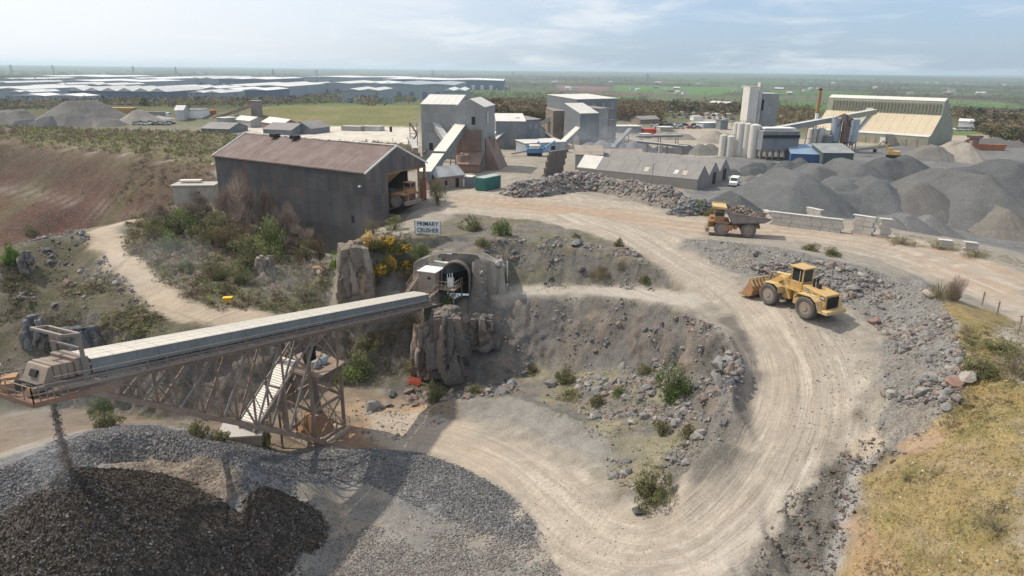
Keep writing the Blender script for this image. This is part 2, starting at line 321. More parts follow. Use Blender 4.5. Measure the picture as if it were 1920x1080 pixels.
for t in of:
    A, B, C_ = (np.array((ov[i].x, ov[i].y)) for i in t[:3]); za_, zb_, zc_ = (oz[i] for i in t[:3])
    i0, i1 = np.searchsorted(GX, (min(A[0], B[0], C_[0]), max(A[0], B[0], C_[0]))); j0, j1 = np.searchsorted(GY, (min(A[1], B[1], C_[1]), max(A[1], B[1], C_[1])))
    if i0 == i1 or j0 == j1: continue
    x = XX[i0:i1, j0:j1]; y = YY[i0:i1, j0:j1]; de = (B[1] - C_[1]) * (A[0] - C_[0]) + (C_[0] - B[0]) * (A[1] - C_[1])
    if abs(de) < 1e-9: continue
    u = ((B[1] - C_[1]) * (x - C_[0]) + (C_[0] - B[0]) * (y - C_[1])) / de; v = ((C_[1] - A[1]) * (x - C_[0]) + (A[0] - C_[0]) * (y - C_[1])) / de
    k = (u >= -1e-9) & (v >= -1e-9) & (u + v <= 1 + 1e-9); ZZ[i0:i1, j0:j1][k] = (u * za_ + v * zb_ + (1 - u - v) * zc_)[k]
def blur(Z, n):
    for _ in range(n):
        Z = np.pad(Z, 1, mode='edge'); Z = (Z[:-2, 1:-1] + 2 * Z[1:-1, 1:-1] + Z[2:, 1:-1]) / 4
        Z = np.pad(Z, 1, mode='edge')[1:-1]; Z = (Z[:, :-2] + 2 * Z[:, 1:-1] + Z[:, 2:]) / 4
    return Z
ZZ = blur(ZZ, 2)
# the two tipped cones of the foreground pile
def cone(x, y, ax, ay, az, sl, nz=.5, seed=1):
    a = np.arctan2(y - ay, x - ax); r = np.hypot(x - ax, y - ay); sw = .05 * fbm(np.cos(a) * 2, np.sin(a) * 2, o=3, seed=seed)
    return az - np.sqrt(r * r + .3) * (sl + sw) + nz * .12 * fbm(x, y, o=2, seed=seed + 1)
CA_ = PD(789, 549, 88.5); CB_ = PD(146, 667, 46.5); CUD = (CB_ - CA_) / np.linalg.norm(CB_ - CA_); HEADP = CB_ + CUD * 2.3
_l, _h = -6., 6.
for _ in range(30):
    _m = (_l + _h) / 2; _l, _h = (_m, _h) if proj((HEADP[0], HEADP[1], _m))[1] > 874 else (_l, _m)
APEX = np.array([HEADP[0], HEADP[1], _m]); APEX2 = PZ(492, 903, -7.3)
c1 = cone(XX, YY, APEX[0], APEX[1], APEX[2], .74); RE = PZ(455, 1120, -9.6); sx_, sy_ = RE[0] - APEX2[0], RE[1] - APEX2[1]; ts_ = np.clip(((XX - APEX2[0]) * sx_ + (YY - APEX2[1]) * sy_) / (sx_ ** 2 + sy_ ** 2), 0, 1); ds_ = np.hypot(XX - APEX2[0] - ts_ * sx_, YY - APEX2[1] - ts_ * sy_)
c2 = APEX2[2] + (RE[2] - APEX2[2]) * ts_ - np.sqrt(ds_ ** 2 + .25) * (1.12 + .06 * fbm(XX / 2, YY / 2, o=2, seed=9)) + .08 * fbm(XX, YY, o=2, seed=10)
PILE = np.maximum(c1, c2) > ZZ - .05
ZZ = np.maximum(np.maximum(c1, c2), ZZ)
def Hgrid(Z, x, y):
    x = np.asarray(x, float); y = np.asarray(y, float)
    i = np.clip(np.searchsorted(GX, x) - 1, 0, len(GX) - 2); j = np.clip(np.searchsorted(GY, y) - 1, 0, len(GY) - 2)
    u = (x - GX[i]) / (GX[i + 1] - GX[i]); v = (y - GY[j]) / (GY[j + 1] - GY[j])
    return (Z[i, j] * (1 - u) + Z[i + 1, j] * u) * (1 - v) + (Z[i, j + 1] * (1 - u) + Z[i + 1, j + 1] * u) * v
ZB = ZZ.copy()
def H(x, y): return Hgrid(ZB, x, y)
def G(px, py, Z=None):
    """where the view ray through a photo point meets the ground (vectorised)"""
    Z = ZB if Z is None else Z
    px = np.atleast_1d(np.asarray(px, float)); py = np.atleast_1d(np.asarray(py, float))
    d = _F[None] + ((px - 960) / FPX)[:, None] * _R[None] + ((540 - py) / FPX)[:, None] * _U[None]
    lo = np.full(len(px), 18.); hit = np.full(len(px), 9000.); done = np.zeros(len(px), bool); t = lo.copy()
    for _ in range(900):
        t2 = t + np.maximum(.25, t * .006); p = d * t2[:, None]; under = (p[:, 2] + CAMZ < Hgrid(Z, p[:, 0], p[:, 1])) & ~done
        hit[under] = t2[under]; lo[under] = t[under]; done |= under; t = np.where(done, t, t2)
        if done.all() or t.min() > 9000: break
    a, b = lo.copy(), hit.copy()
    for _ in range(12):
        m_ = (a + b) / 2; p = d * m_[:, None]; un = p[:, 2] + CAMZ < Hgrid(Z, p[:, 0], p[:, 1]); b = np.where(un, m_, b); a = np.where(un, a, m_)
    p = d * b[:, None]; p[:, 2] += CAMZ; return p
def G1(px, py): return G(px, py)[0]
def inpoly(P, x, y):
    r = np.zeros(x.shape, bool); n = len(P)
    for i in range(n):
        (x0, y0), (x1, y1) = P[i], P[(i + 1) % n]
        c = ((y0 > y) != (y1 > y)); r ^= c & (x < (x1 - x0) * (y - y0) / ((y1 - y0) if y1 != y0 else 1e-9) + x0)
    return r
def distline(P, x, y, closed=False):
    """distance, arc length and side to a polyline"""
    best = np.full(x.shape, 1e9); arc = np.zeros(x.shape); side = np.zeros(x.shape); s = 0; n = len(P)
    for i in range(n if closed else n - 1):
        a = P[i]; b = P[(i + 1) % n]; ex, ey = b[0] - a[0], b[1] - a[1]; L2 = ex * ex + ey * ey + 1e-9; L = math.sqrt(L2)
        t = np.clip(((x - a[0]) * ex + (y - a[1]) * ey) / L2, 0, 1); d = np.hypot(x - a[0] - t * ex, y - a[1] - t * ey)
        k = d < best; best[k] = d[k]; arc[k] = s + t[k] * L; side[k] = np.sign(ex * (y[k] - a[1]) - ey * (x[k] - a[0])); s += L
    return best, arc, side
def smoothline(P, n=8):
    P = [np.array(p, float) for p in P]; o = []
    for i in range(len(P) - 1):
        p0 = P[max(i - 1, 0)]; p1 = P[i]; p2 = P[i + 1]; p3 = P[min(i + 2, len(P) - 1)]
        for k in range(n):
            t = k / n; o.append(.5 * ((2 * p1) + (-p0 + p2) * t + (2 * p0 - 5 * p1 + 4 * p2 - p3) * t * t + (-p0 + 3 * p1 - 3 * p2 + p3) * t ** 3))
    return o + [P[-1]]
def wpoly(pp): q = G([p[0] for p in pp], [p[1] for p in pp]); return [(a[0], a[1]) for a in q]
WARP = fbm(XX / 3., YY / 3., o=4, g=.6, seed=41)
def mask(pp, soft=1.5, warp=1.5, world=False):
    """0..1 inside an area given by photo points on the ground, with a ragged soft edge"""
    P = pp if world else wpoly(pp); xs = [p[0] for p in P]; ys = [p[1] for p in P]; mg = soft + warp + 1
    i0, i1 = np.searchsorted(GX, (min(xs) - mg, max(xs) + mg)); j0, j1 = np.searchsorted(GY, (min(ys) - mg, max(ys) + mg)); M = np.zeros(XX.shape, np.float32)
    x = XX[i0:i1, j0:j1]; y = YY[i0:i1, j0:j1]
    if x.size == 0: return M
    d, _, _ = distline(P, x, y, True); sd_ = np.where(inpoly(P, x, y), d, -d) + warp * 2 * WARP[i0:i1, j0:j1]
    M[i0:i1, j0:j1] = sstep(-soft, soft, sd_); return M
def strip(pp, wd, soft=1., warp=.8):
    P = wpoly(pp); P = smoothline(P, 6); xs = [p[0] for p in P]; ys = [p[1] for p in P]; mg = wd + soft + warp + 1
    i0, i1 = np.searchsorted(GX, (min(xs) - mg, max(xs) + mg)); j0, j1 = np.searchsorted(GY, (min(ys) - mg, max(ys) + mg)); M = np.zeros(XX.shape, np.float32)
    x = XX[i0:i1, j0:j1]; y = YY[i0:i1, j0:j1]
    if x.size == 0: return M
    d, _, _ = distline(P, x, y); M[i0:i1, j0:j1] = 1 - sstep(wd - soft, wd + soft, d + warp * 2 * WARP[i0:i1, j0:j1]); return M

# ---- areas
ROADC = [(1920,545),(1800,500),(1650,458),(1500,436),(1350,428),(1200,410),(1050,395),(950,385),(860,375),(800,372)]
ROAD2 = [(1080,400),(1180,440),(1260,490),(1340,535),(1410,600),(1455,680),(1455,760),(1410,850),(1350,930),(1260,1000),(1180,1010),(1110,980),(1040,920),(960,860),(860,820),(740,800)]
M_road = mask([(1920,512),(1800,466),(1650,434),(1480,418),(1400,410),(1330,408),(1250,400),(1210,385),(1080,362),(960,372),(900,352),(842,352),(850,372),(830,398),(900,403),(1000,412),(1100,435),(1180,462),(1250,505),(1330,560),(1400,620),(1415,690),(1392,770),(1340,845),(1270,915),(1200,960),(1130,945),(1085,900),(1010,855),(930,812),(850,790),(700,775),(690,835),(790,848),(880,880),(960,930),(1010,985),(1050,1050),(1060,1090),(1370,1080),(1450,960),(1540,870),(1600,800),(1610,720),(1580,650),(1540,600),(1430,560),(1330,495),(1265,462),(1300,444),(1500,452),(1640,482),(1740,522),(1840,562),(1920,608)], 1.2, 1.0)
M_bench = mask([(870,542),(950,537),(1100,534),(1200,539),(1300,548),(1330,562),(1300,575),(1200,560),(1100,550),(950,552),(880,560)], .7, .4)
M_track = strip([(250,413),(190,430),(215,470),(250,505),(290,545),(335,578),(400,595),(480,590)], 2.2, 1., .8)
M_grass = mask([(1760,560),(1800,600),(1790,660),(1800,740),(1790,780),(1740,830),(1660,858),(1625,900),(1600,1000),(1570,1090),(1930,1090),(1930,600),(1860,585)], 1., 1.2)
M_spill = mask([(1285,448),(1370,453),(1450,463),(1540,483),(1620,500),(1680,526),(1720,518),(1785,568),(1805,650),(1800,770),(1740,835),(1640,835),(1640,700),(1650,610),(1590,575),(1500,545),(1400,520),(1330,495),(1265,465)], .7, .6)
M_gully = mask([(1640,820),(1700,850),(1620,905),(1590,1000),(1560,1090),(1350,1090),(1430,1010),(1470,930),(1530,880),(1600,830)], .8, .8)
M_central = mask([(880,560),(1100,552),(1200,562),(1300,590),(1370,640),(1395,700),(1370,790),(1300,880),(1240,935),(1150,940),(1130,830),(960,748),(868,745),(860,700)], 1., 1.)
M_upper = mask([(700,445),(800,430),(860,400),(1000,412),(1100,435),(1180,462),(1260,515),(1300,548),(1100,535),(950,538),(870,545),(850,470),(800,540),(700,566),(640,590),(650,460)], 1., 1.)
M_left = mask([(0,478),(60,450),(180,430),(240,510),(330,585),(420,610),(560,620),(640,600),(760,580),(800,600),(870,740),(760,745),(640,718),(570,757),(500,788),(420,795),(300,790),(200,775),(100,767),(0,780),(-300,810),(-300,500)], 1., 1.)
M_wood = mask([(260,400),(400,395),(480,430),(560,470),(625,500),(600,590),(400,590),(330,560),(230,480),(230,430)], 1., 1.)
M_red = mask([(-300,262),(0,262),(200,286),(400,318),(402,360),(300,395),(190,425),(60,452),(0,485),(-300,560)], 4, 3)
M_scrub = mask([(-300,232),(0,236),(400,248),(560,262),(760,270),(780,300),(400,318),(200,286),(0,262),(-300,262)], 2, 3)
M_yardL = mask([(400,240),(470,232),(780,238),(785,272),(700,268),(600,262)], 1.5, 1)
M_bank = mask([(470,232),(780,238),(800,198),(640,198),(480,200)], 4, 3)
M_stock = mask([(1290,396),(1400,392),(1480,405),(1700,425),(1920,475),(2300,560),(2300,250),(1900,262),(1700,268),(1400,285),(1290,300)], 3, 2)
WARP0 = WARP; WARP = WARP * 2.2
M_gravel = mask([(-200,860),(0,860),(130,815),(220,795),(300,795),(400,815),(520,845),(600,845),(690,838),(790,848),(880,882),(960,930),(1010,985),(1010,1030),(900,990),(780,950),(690,905),(560,900),(560,1090),(-200,1300)], .8, .7)
WARP = WARP0
M_gravel2 = mask([(700,1000),(800,985),(950,1030),(1040,1070),(1040,1100),(650,1100)], 1.5, 1.5)
M_yardN = mask([(840,352),(900,352),(960,372),(960,340),(990,300),(1250,300),(1300,330),(1290,290),(1300,262),(860,240),(800,260),(790,330)], 2, 2)
M_yardR = mask([(1290,300),(1380,345),(1400,392),(1300,392),(1330,350),(1240,262),(1340,205),(1400,262),(1920,250),(1920,290),(1600,300)], 2, 2)
M_floor = mask([(-200,800),(0,778),(100,766),(200,773),(300,790),(420,795),(500,788),(570,757),(640,715),(760,745),(870,745),(860,790),(700,840),(600,850),(330,800),(200,800),(0,850),(-200,880)], 1., 1.)
# ---- relief by area
rough = .05 + .28 * np.clip(M_central + M_upper + M_left + M_wood + .6 * M_gully + .4 * M_spill, 0, 1) + .25 * M_red
rough = rough * (1 - .85 * np.clip(M_road + M_bench + M_track, 0, 1)); near = 1 - sstep(250, 420, np.hypot(XX, YY))
gx = np.gradient(ZZ, GX, axis=0); gy = np.gradient(ZZ, GY, axis=1); SL = np.clip(np.hypot(gx, gy), 0, 3)
steep = sstep(.6, 1.2, SL) * near
nz = fbm(XX / 2.2, YY / 2.2, o=5, g=.55, seed=2)
gly = np.abs(fbm(XX / 1.5 + .8 * WARP, YY / 9., o=3, g=.6, seed=90)); rid = 1 - np.abs(fbm(XX / 2.6 + ZZ * .1, YY / 2.6, ZZ / 5., o=5, g=.6, seed=8)) * 2
ZZ = ZZ + near * rough * (nz * 1.1 + 1.3 * rid * (M_left + M_upper * .5 + M_central * .6) * .5) - near * sstep(.35, .8, SL) * np.clip(M_central + M_upper + M_left, 0, 1) * .9 * gly + near * .035 * fbm(XX / .5, YY / .5, o=2, seed=14)
# ruts pressed into the dust along the roads
def roadcoords(pp):
    P = smoothline(wpoly(pp), 8); k = near > 0; d = np.full(XX.shape, 1e3); a = np.zeros(XX.shape); s = np.ones(XX.shape); i1 = np.searchsorted(GX, 130); i0 = np.searchsorted(GX, -60); j0 = 0; j1 = np.searchsorted(GY, 190)
    d[i0:i1, j0:j1], a[i0:i1, j0:j1], s[i0:i1, j0:j1] = distline(P, XX[i0:i1, j0:j1], YY[i0:i1, j0:j1]); return d * s, a
r1, a1 = roadcoords(ROADC); r2, a2 = roadcoords(ROAD2)
use2 = np.abs(r2) < np.abs(r1); RL = np.where(use2, r2, r1); RA = np.where(use2, a2 + 300, a1)
rutn = fbm(RL * 1.6 + 40 * use2, RA / 14., o=3, seed=31)
ZZ += near * M_road * (.09 * rutn + .06 * fbm(RL * 4., RA / 8., o=2, seed=32))
gul = fbm(XX / 1.1 + 2 * WARP, YY / 6., o=3, seed=33); ZZ += M_gully * near * (.8 * gul + .8 * np.abs(fbm(XX / 1.4, YY / 1.4, o=4, g=.6, seed=97))) + M_spill * near * .22 * nz
ZZ += M_red * (.4 * np.abs(fbm(XX / 5., YY / 30., o=3, seed=36)))
ZZ += np.where(PILE, .05 * fbm(XX / .35, YY / .35, o=2, seed=77), 0)
TMP = PZ(856, 558, -5.0)[:2]; TDR = np.array([.10, .995]); TMP = TMP + TDR * 1.2; TU = (XX - TMP[0]) * TDR[1] - (YY - TMP[1]) * TDR[0]; TV = (XX - TMP[0]) * TDR[0] + (YY - TMP[1]) * TDR[1]
tb_ = .55 - .10 * np.maximum(np.abs(TU + .3) - 1.6, 0) ** 1.8 + .5 * nz * sstep(1, 4, TV) - .05 * np.maximum(TV - 3, 0); wing = -5.2 + 5.6 * np.clip((TV + 2.6 + .5 * nz) / 3.4, 0, 1) - .32 * np.maximum(np.abs(TU) - 2.2, 0) ** 1.5
tk_ = (TV > .75) & (TV < 12) & (np.abs(TU) < 6.5); ZZ = np.where(tk_, np.maximum(ZZ, tb_), ZZ); tw_ = (TV <= .75) & (TV > -3) & (np.abs(TU) >= 1.95) & (np.abs(TU) < 4.4); ZZ = np.where(tw_, np.maximum(ZZ, np.minimum(wing, tb_)), ZZ); tf_ = (TV > -3.2) & (TV <= .75) & (np.abs(TU) < 1.95); ZZ = np.where(tf_, np.minimum(ZZ, -5.15), ZZ)
HOLE = (TV > .1) & (TV < 1.2) & (np.abs(TU) < 1.9)
ZB = ZZ.copy()
# craggy faces: push steep ground sideways along its normal
crag = fbm(XX / 1.7, YY / 1.7, ZZ / 3.4, o=4, g=.6, seed=51); cellr = np.abs(fbm(XX / .9, YY / .9, ZZ / 1.8, o=3, g=.6, seed=52))
amp = (TV < -3) * 1. * steep * 1.15 * np.clip(M_left + M_central + M_upper + M_wood, 0, 1); nl = np.sqrt(1 + gx * gx + gy * gy)
PX = XX - gx / nl * amp * (crag - .6 * cellr); PY = YY - gy / nl * amp * (crag - .6 * cellr); PZZ = ZZ + amp * .35 * crag
# ---- own colours of the ground, with bank shade painted along the road
C = np.zeros(XX.shape + (3,), np.float32); C[:] = (.085, .095, .045)
def paint(M, c, a=1.):
    m_ = (M * a)[..., None]; C[:] = C * (1 - m_) + np.array(c, np.float32) * m_
DD = np.hypot(XX, YY - 60)
# open country: a patchwork of fields and woods
def cells(x, y, s, seed):
    gx_, gy_ = x / s, y / s; b1 = np.full(x.shape, 9.); b2 = b1.copy(); idv = np.zeros(x.shape); fx, fy = np.floor(gx_), np.floor(gy_)
    for a in (-1, 0, 1):
        for b in (-1, 0, 1):
            cx, cy = fx + a, fy + b; px_ = cx + .15 + .7 * _hash(cx, cy, cx * 0, seed); py_ = cy + .15 + .7 * _hash(cx, cy, cx * 0, seed + 1); d = np.maximum(np.abs(gx_ - px_), np.abs(gy_ - py_)) * .7 + .3 * np.hypot(gx_ - px_, gy_ - py_)
            k = d < b1; b2 = np.where(k, b1, np.minimum(b2, d)); b1 = np.where(k, d, b1); idv = np.where(k, _hash(cx, cy, cx * 0, seed + 2), idv)
    return idv, b2 - b1
fid, fed = cells(XX * .94 + .3 * YY, YY * .9 - .3 * XX, 330., 61)
wood = sstep(-.02, .16, fbm(XX / 700, YY / 700, o=4, seed=62) + .10)
pal = np.array([(.06, .11, .035), (.08, .125, .04), (.055, .09, .035), (.09, .10, .05), (.12, .095, .07), (.07, .13, .035), (.065, .085, .04), (.10, .11, .06)], np.float32)
far = sstep(380, 620, DD)
FC = pal[(fid * 7.99).astype(int)]; C = C * (1 - far[..., None]) + FC * far[..., None]
hed = (1 - sstep(.02, .05, fed)) * far; paint(hed, (.035, .04, .025), .8)
M_woodfar = wood * far * (1 - (fid > .75) * .8); paint(M_woodfar, (.055, .05, .032), .9)
pl = np.full(XX.shape, 0.); 
paint(near, (.25, .225, .19)); paint(M_scrub, (.125, .105, .06)); paint(M_scrub * sstep(0, .5, nz), (.11, .12, .045), .6)
paint(sstep(300, 360, DD) * (1 - far), (.10, .095, .05), .8)
for fp_, fc_ in (([(1150,160),(1390,164),(1400,172),(1330,180),(1150,172)], (.085, .15, .042)), ([(1180,186),(1400,190),(1440,196),(1440,204),(1330,198),(1180,194)], (.078, .135, .038)), ([(1440,188),(1720,202),(1790,218),(1700,222),(1440,208)], (.068, .125, .034)), ([(820,168),(1040,172),(1020,178),(830,175)], (.08, .14, .045)), ([(1040,160),(1150,163),(1130,172),(1050,170)], (.16, .11, .09)), ([(1400,168),(1640,172),(1640,180),(1400,176)], (.07, .125, .038)), ([(1640,182),(1920,194),(1920,204),(1660,192)], (.085, .15, .045)), ([(130,180),(330,182),(300,190),(140,190)], (.13, .16, .05)), ([(1780,240),(1900,246),(1850,262),(1780,256)], (.10, .15, .045))):
    fm_ = mask(fp_, 4, 3); paint(fm_, fc_); M_woodfar = M_woodfar * (1 - fm_); hed = hed * (1 - fm_)
paint(M_red, (.092, .039, .028)); st = fbm(ZZ * .9, XX / 40., o=3, seed=63); paint(M_red * sstep(-.1, .4, st), (.065, .045, .033), .8); paint(M_red * sstep(-16, -3, ZZ + 6 * nz), (.078, .058, .038), .85)
paint(M_red * sstep(.15, .5, fbm(XX / 12., YY / 12., o=4, seed=64)), (.10, .09, .045), .75)
[paint(M_red * np.exp(-((ZZ - zt_ + .8 * WARP) / .55) ** 2), (.05, .04, .028), .6) for zt_ in (-4.5, -8, -11, -17, -20.5)]
paint(M_red * np.exp(-((ZZ + 13.6) / .5) ** 2), (.20, .175, .15), .7)
paint(M_bank, (.13, .14, .05)); paint(M_bank * sstep(-.2, .4, fbm(XX / 20, YY / 8, o=3, seed=65)), (.19, .16, .075), .8)
paint(M_yardL, (.50, .46, .40)); paint(M_yardN, (.27, .24, .20)); paint(M_yardR, (.32, .28, .23)); paint(M_stock, (.13, .133, .135)); 
paint(M_stock * sstep(.0, .5, fbm(XX / 9, YY / 9, o=3, seed=66)), (.17, .168, .16), .7)
paint(M_left, (.105, .09, .065)); paint(M_left * sstep(-.25, .2, nz + .4 * WARP), (.07, .07, .035), .75); paint(M_left * sstep(.15, .5, fbm(XX / 5, YY / 5, o=4, seed=67)), (.13, .12, .11), .8)
paint(M_wood, (.11, .105, .075)); paint(M_wood * sstep(-.2, .3, WARP), (.085, .09, .04), .7)
paint(M_upper, (.135, .124, .108)); paint(M_upper * sstep(0, .45, fbm(XX / 4, YY / 4, o=4, seed=68)), (.16, .13, .09), .8); paint(M_upper * sstep(.1, .5, fbm(XX / 6, YY / 6, o=4, seed=69)), (.11, .11, .055), .6)
paint(M_central, (.13, .124, .116)); paint(M_central * sstep(.05, .45, fbm(XX / 4, YY / 4, o=4, seed=70)), (.19, .155, .115), .8); paint(M_central * sstep(.02, .25, gly) * sstep(.3, .7, SL), (.10, .095, .09), .45)
dirtp = mask([(1000,700),(1150,690),(1350,700),(1360,800),(1260,900),(1150,930),(1130,830),(960,740)], 2, 2); paint(dirtp * sstep(-.1, .4, fbm(XX / 5, YY / 5, o=4, seed=71)), (.21, .19, .12), .7)
paint(steep * np.clip(M_left + M_central + M_upper, 0, 1), (.12, .113, .11), .65); paint(steep * sstep(.0, .4, crag) * np.clip(M_left + M_central, 0, 1), (.19, .15, .12), .7)
paint(mask([(870,750),(960,745),(1050,775),(1130,815),(1160,870),(1110,865),(1050,832),(950,792),(860,778)], .6, .3), (.195, .185, .17))
paint(M_floor, (.175, .14, .105)); paint(mask([(650,740),(800,760),(790,840),(660,840)], 1.5, 1.5), (.30, .22, .15)); paint(mask([(640,790),(740,800),(760,850),(640,850)], 1.5, 1), (.27, .165, .10), .7)
tipm = mask([(640,905),(560,910),(560,1090),(760,1090),(900,1010),(780,955)], 1, .8); paint(tipm, (.17, .162, .153)); paint(tipm * sstep(.0, .5, fbm(XX / 3, YY / 3, o=3, seed=72)), (.25, .21, .16), .7)
paint(M_gravel, (.155, .155, .16)); paint(M_gravel2, (.20, .19, .175))
paint(mask([(190,866),(280,854),(370,854),(450,878),(450,930),(380,950),(250,890)], .7, .5), (.20, .165, .135))
paint(PILE * 1., (.062, .052, .042)); 
paint(M_spill, (.175, .17, .162)); paint(M_spill * sstep(.05, .4, fbm(XX / 3, YY / 3, o=4, seed=73)), (.20, .18, .155), .8)
paint(M_gully, (.125, .118, .105)); paint(M_gully * sstep(0, .4, gul), (.075, .068, .058), .8); paint(M_gully * sstep(.15, .5, fbm(XX / 2, YY / 4, o=3, seed=74)), (.22, .20, .185), .8)
paint(strip([(1640,850),(1610,870),(1600,920),(1580,975),(1572,1020),(1550,1085)], .55, .2, .25), (.30, .29, .285), .9)
paint(mask([(1560,840),(1640,800),(1660,830),(1650,850),(1590,850)], .4, .4), (.38, .32, .25), .8)
paint(mask([(1520,800),(1600,760),(1630,770),(1610,800),(1530,815)], .5, .4), (.09, .07, .05), .8)
paint(M_grass, (.235, .18, .085)); g1 = fbm(XX / 2.5, YY / 2.5, o=4, seed=75); paint(M_grass * sstep(-.1, .3, g1), (.16, .145, .05), .6); g2 = fbm(XX / 1.6, YY / 3., o=4, seed=76); paint(M_grass * sstep(.12, .4, g2), (.25, .195, .12), .6); paint(M_grass * sstep(.25, .5, -g2), (.24, .15, .045), .5)
paint(mask([(1600,960),(1640,980),(1700,1080),(1590,1090)], .7, .8), (.34, .215, .145), .5); paint(mask([(1700,830),(1790,800),(1760,850),(1690,860)], .7, .8), (.32, .20, .13), .6)
paint(mask([(1870,620),(1920,600),(1925,720),(1880,700)], 1, .6), (.34, .32, .29), .9)
paint(M_bench, (.35, .32, .28)); paint(M_track, (.38, .31, .235)); paint(M_road, (.345, .30, .25))
t_dark = sstep(.0, .45, rutn); paint(M_road * t_dark, (.28, .235, .185), .6); pot = fbm(XX / 1.8, YY / 1.8, o=4, seed=95); paint(M_road * sstep(.18, .45, pot), (.27, .235, .19), .6); paint(M_road * sstep(.05, .4, fbm(RL * 2.5, RA / 20., o=3, seed=78)), (.45, .40, .34), .7)
rr = M_road * (1 - use2) * (1 - sstep(3, 9, np.abs(RL + 1))); paint(rr * sstep(-.3, .3, fbm(RL * .7, RA / 25., o=3, seed=79)), (.34, .235, .155), .75)
RUT_SHADE = strip([(1368,602),(1402,645),(1418,700),(1400,770),(1357,838),(1308,892)], .8, .4, .5)
grey = M_road * mask([(1450,560),(1600,640),(1640,800),(1540,900),(1450,1000),(1400,1090),(1480,1090),(1660,860),(1660,620)], 2.5, 2); paint(grey, (.34, .325, .30), .8)
paint(M_road * mask([(700,775),(860,790),(960,840),(940,900),(800,850),(690,840)], 2, 2), (.35, .29, .23), .7)
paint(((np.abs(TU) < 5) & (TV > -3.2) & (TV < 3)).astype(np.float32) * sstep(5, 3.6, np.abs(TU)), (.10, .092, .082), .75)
paint(RUT_SHADE, (.13, .12, .108), .8)  # shade of the road bank painted as a dark strip over the muddy tracks
C *= (1 + .10 * nz + .06 * WARP)[..., None]
# ---- the sheets: one grid, cut into the surfaces the eye tells apart
ID = np.zeros(XX.shape, int)
for M_, k in ((M_floor, 1), (M_left, 2), (M_wood, 2), (M_upper, 2), (M_central, 2), (M_red, 3), (M_yardL, 4), (M_yardN, 4), (M_yardR, 4), (M_stock, 4), (M_grass, 5), (M_bank, 5), (M_spill, 6), (M_gully, 7), (M_gravel, 9), (M_track, 8), (M_bench, 8), (M_road, 10)):
    ID[M_ > .5] = k
ID[PILE] = 11; ID[(ID == 0) & (DD > 400)] = 12; ID[HOLE] = -1
def ground_mat(name, det=1., bump=.5, stones=.0, var=.26, spec=.15, road=False):
    M, nt, b = mat_new(name); g = N(nt, 'ShaderNodeTexCoord').outputs['Object']; a = N(nt, 'ShaderNodeVertexColor', layer_name='Col').outputs[0]
    f = ramp(nt, noise(nt, g, .55 * det, 7., .68, .3), .3, .7, 1 - var, 1 + var); c = mixc(nt, 1., a, f, 'MULTIPLY')
    f2 = ramp(nt, noise(nt, g, 6. * det, 6., .75), .3, .7, 1 - var * .9, 1 + var * .9); c = mixc(nt, 1., c, f2, 'MULTIPLY')
    hs = noise(nt, g, 3.5 * det, 8., .72)
    if stones:
        v = N(nt, 'ShaderNodeTexVoronoi', i_Scale=3.4 * det); nt.links.new(g, v.inputs['Vector']); s = ramp(nt, v.outputs['Distance'], .05, .5, 1., 0.)
        sep = N(nt, 'ShaderNodeSeparateXYZ'); nt.links.new(v.outputs['Color'], sep.inputs[0]); k = ramp(nt, sep.outputs[0], .0, 1., 1 - stones, 1 + stones); c = mixc(nt, 1., c, k, 'MULTIPLY')
        md = N(nt, 'ShaderNodeMath', operation='ADD'); nt.links.new(hs, md.inputs[0]); nt.links.new(s, md.inputs[1]); hs = md.outputs[0]
    sp_ = noise(nt, g, 9. * det, 2., .5); c = mixc(nt, ramp(nt, sp_, .60, .68, 0, .45), c, (.42, .39, .35)); c = mixc(nt, ramp(nt, sp_, .40, .33, 0, .5), c, (.07, .065, .06))
    if road:
        tk = N(nt, 'ShaderNodeAttribute', attribute_name='Trk').outputs['Vector']; q = scalev(nt, tk, (3.2, .16, 1)); f3 = ramp(nt, noise(nt, q, 1., 6., .7, .8), .3, .7, .84, 1.14); c = mixc(nt, 1., c, f3, 'MULTIPLY'); pn = noise(nt, g, 1.1, 6., .7, .6); c = mixc(nt, ramp(nt, pn, .52, .66, 0, .4), c, (.27, .24, .205))
        q2 = scalev(nt, tk, (1.6, .06, 1)); f4 = noise(nt, q2, 1., 3., .5); c = mixc(nt, ramp(nt, f4, .52, .62, 0, .35), c, (.26, .225, .185)); q3 = scalev(nt, tk, (1.8, 5., 1)); f5 = noise(nt, q3, 1., 2.); c = mixc(nt, ramp(nt, f5, .55, .66, 0, .22), c, (.24, .21, .175))
        md = N(nt, 'ShaderNodeMath', operation='ADD'); nt.links.new(hs, md.inputs[0]); nt.links.new(ramp(nt, noise(nt, q, 1., 5., .6), .2, .8, 0, 1.6), md.inputs[1]); hs = md.outputs[0]
    nt.links.new(c, b.inputs['Base Color']); b.inputs['Roughness'].default_value = .95; b.inputs['Specular IOR Level'].default_value = spec
    bp = N(nt, 'ShaderNodeBump'); bp.inputs['Strength'].default_value = bump; bp.inputs['Distance'].default_value = .12; nt.links.new(hs, bp.inputs['Height']); nt.links.new(bp.outputs[0], b.inputs['Normal']); return M
def country_mat():
    M, nt, b = mat_new('countryside'); g = N(nt, 'ShaderNodeTexCoord').outputs['Object']; a = N(nt, 'ShaderNodeVertexColor', layer_name='Col').outputs[0]
    f = ramp(nt, noise(nt, g, .02, 8., .75), .3, .7, .7, 1.3); c = mixc(nt, 1., a, f, 'MULTIPLY'); nt.links.new(c, b.inputs['Base Color']); b.inputs['Roughness'].default_value = 1; b.inputs['Specular IOR Level'].default_value = .1; return M
nx, ny = XX.shape
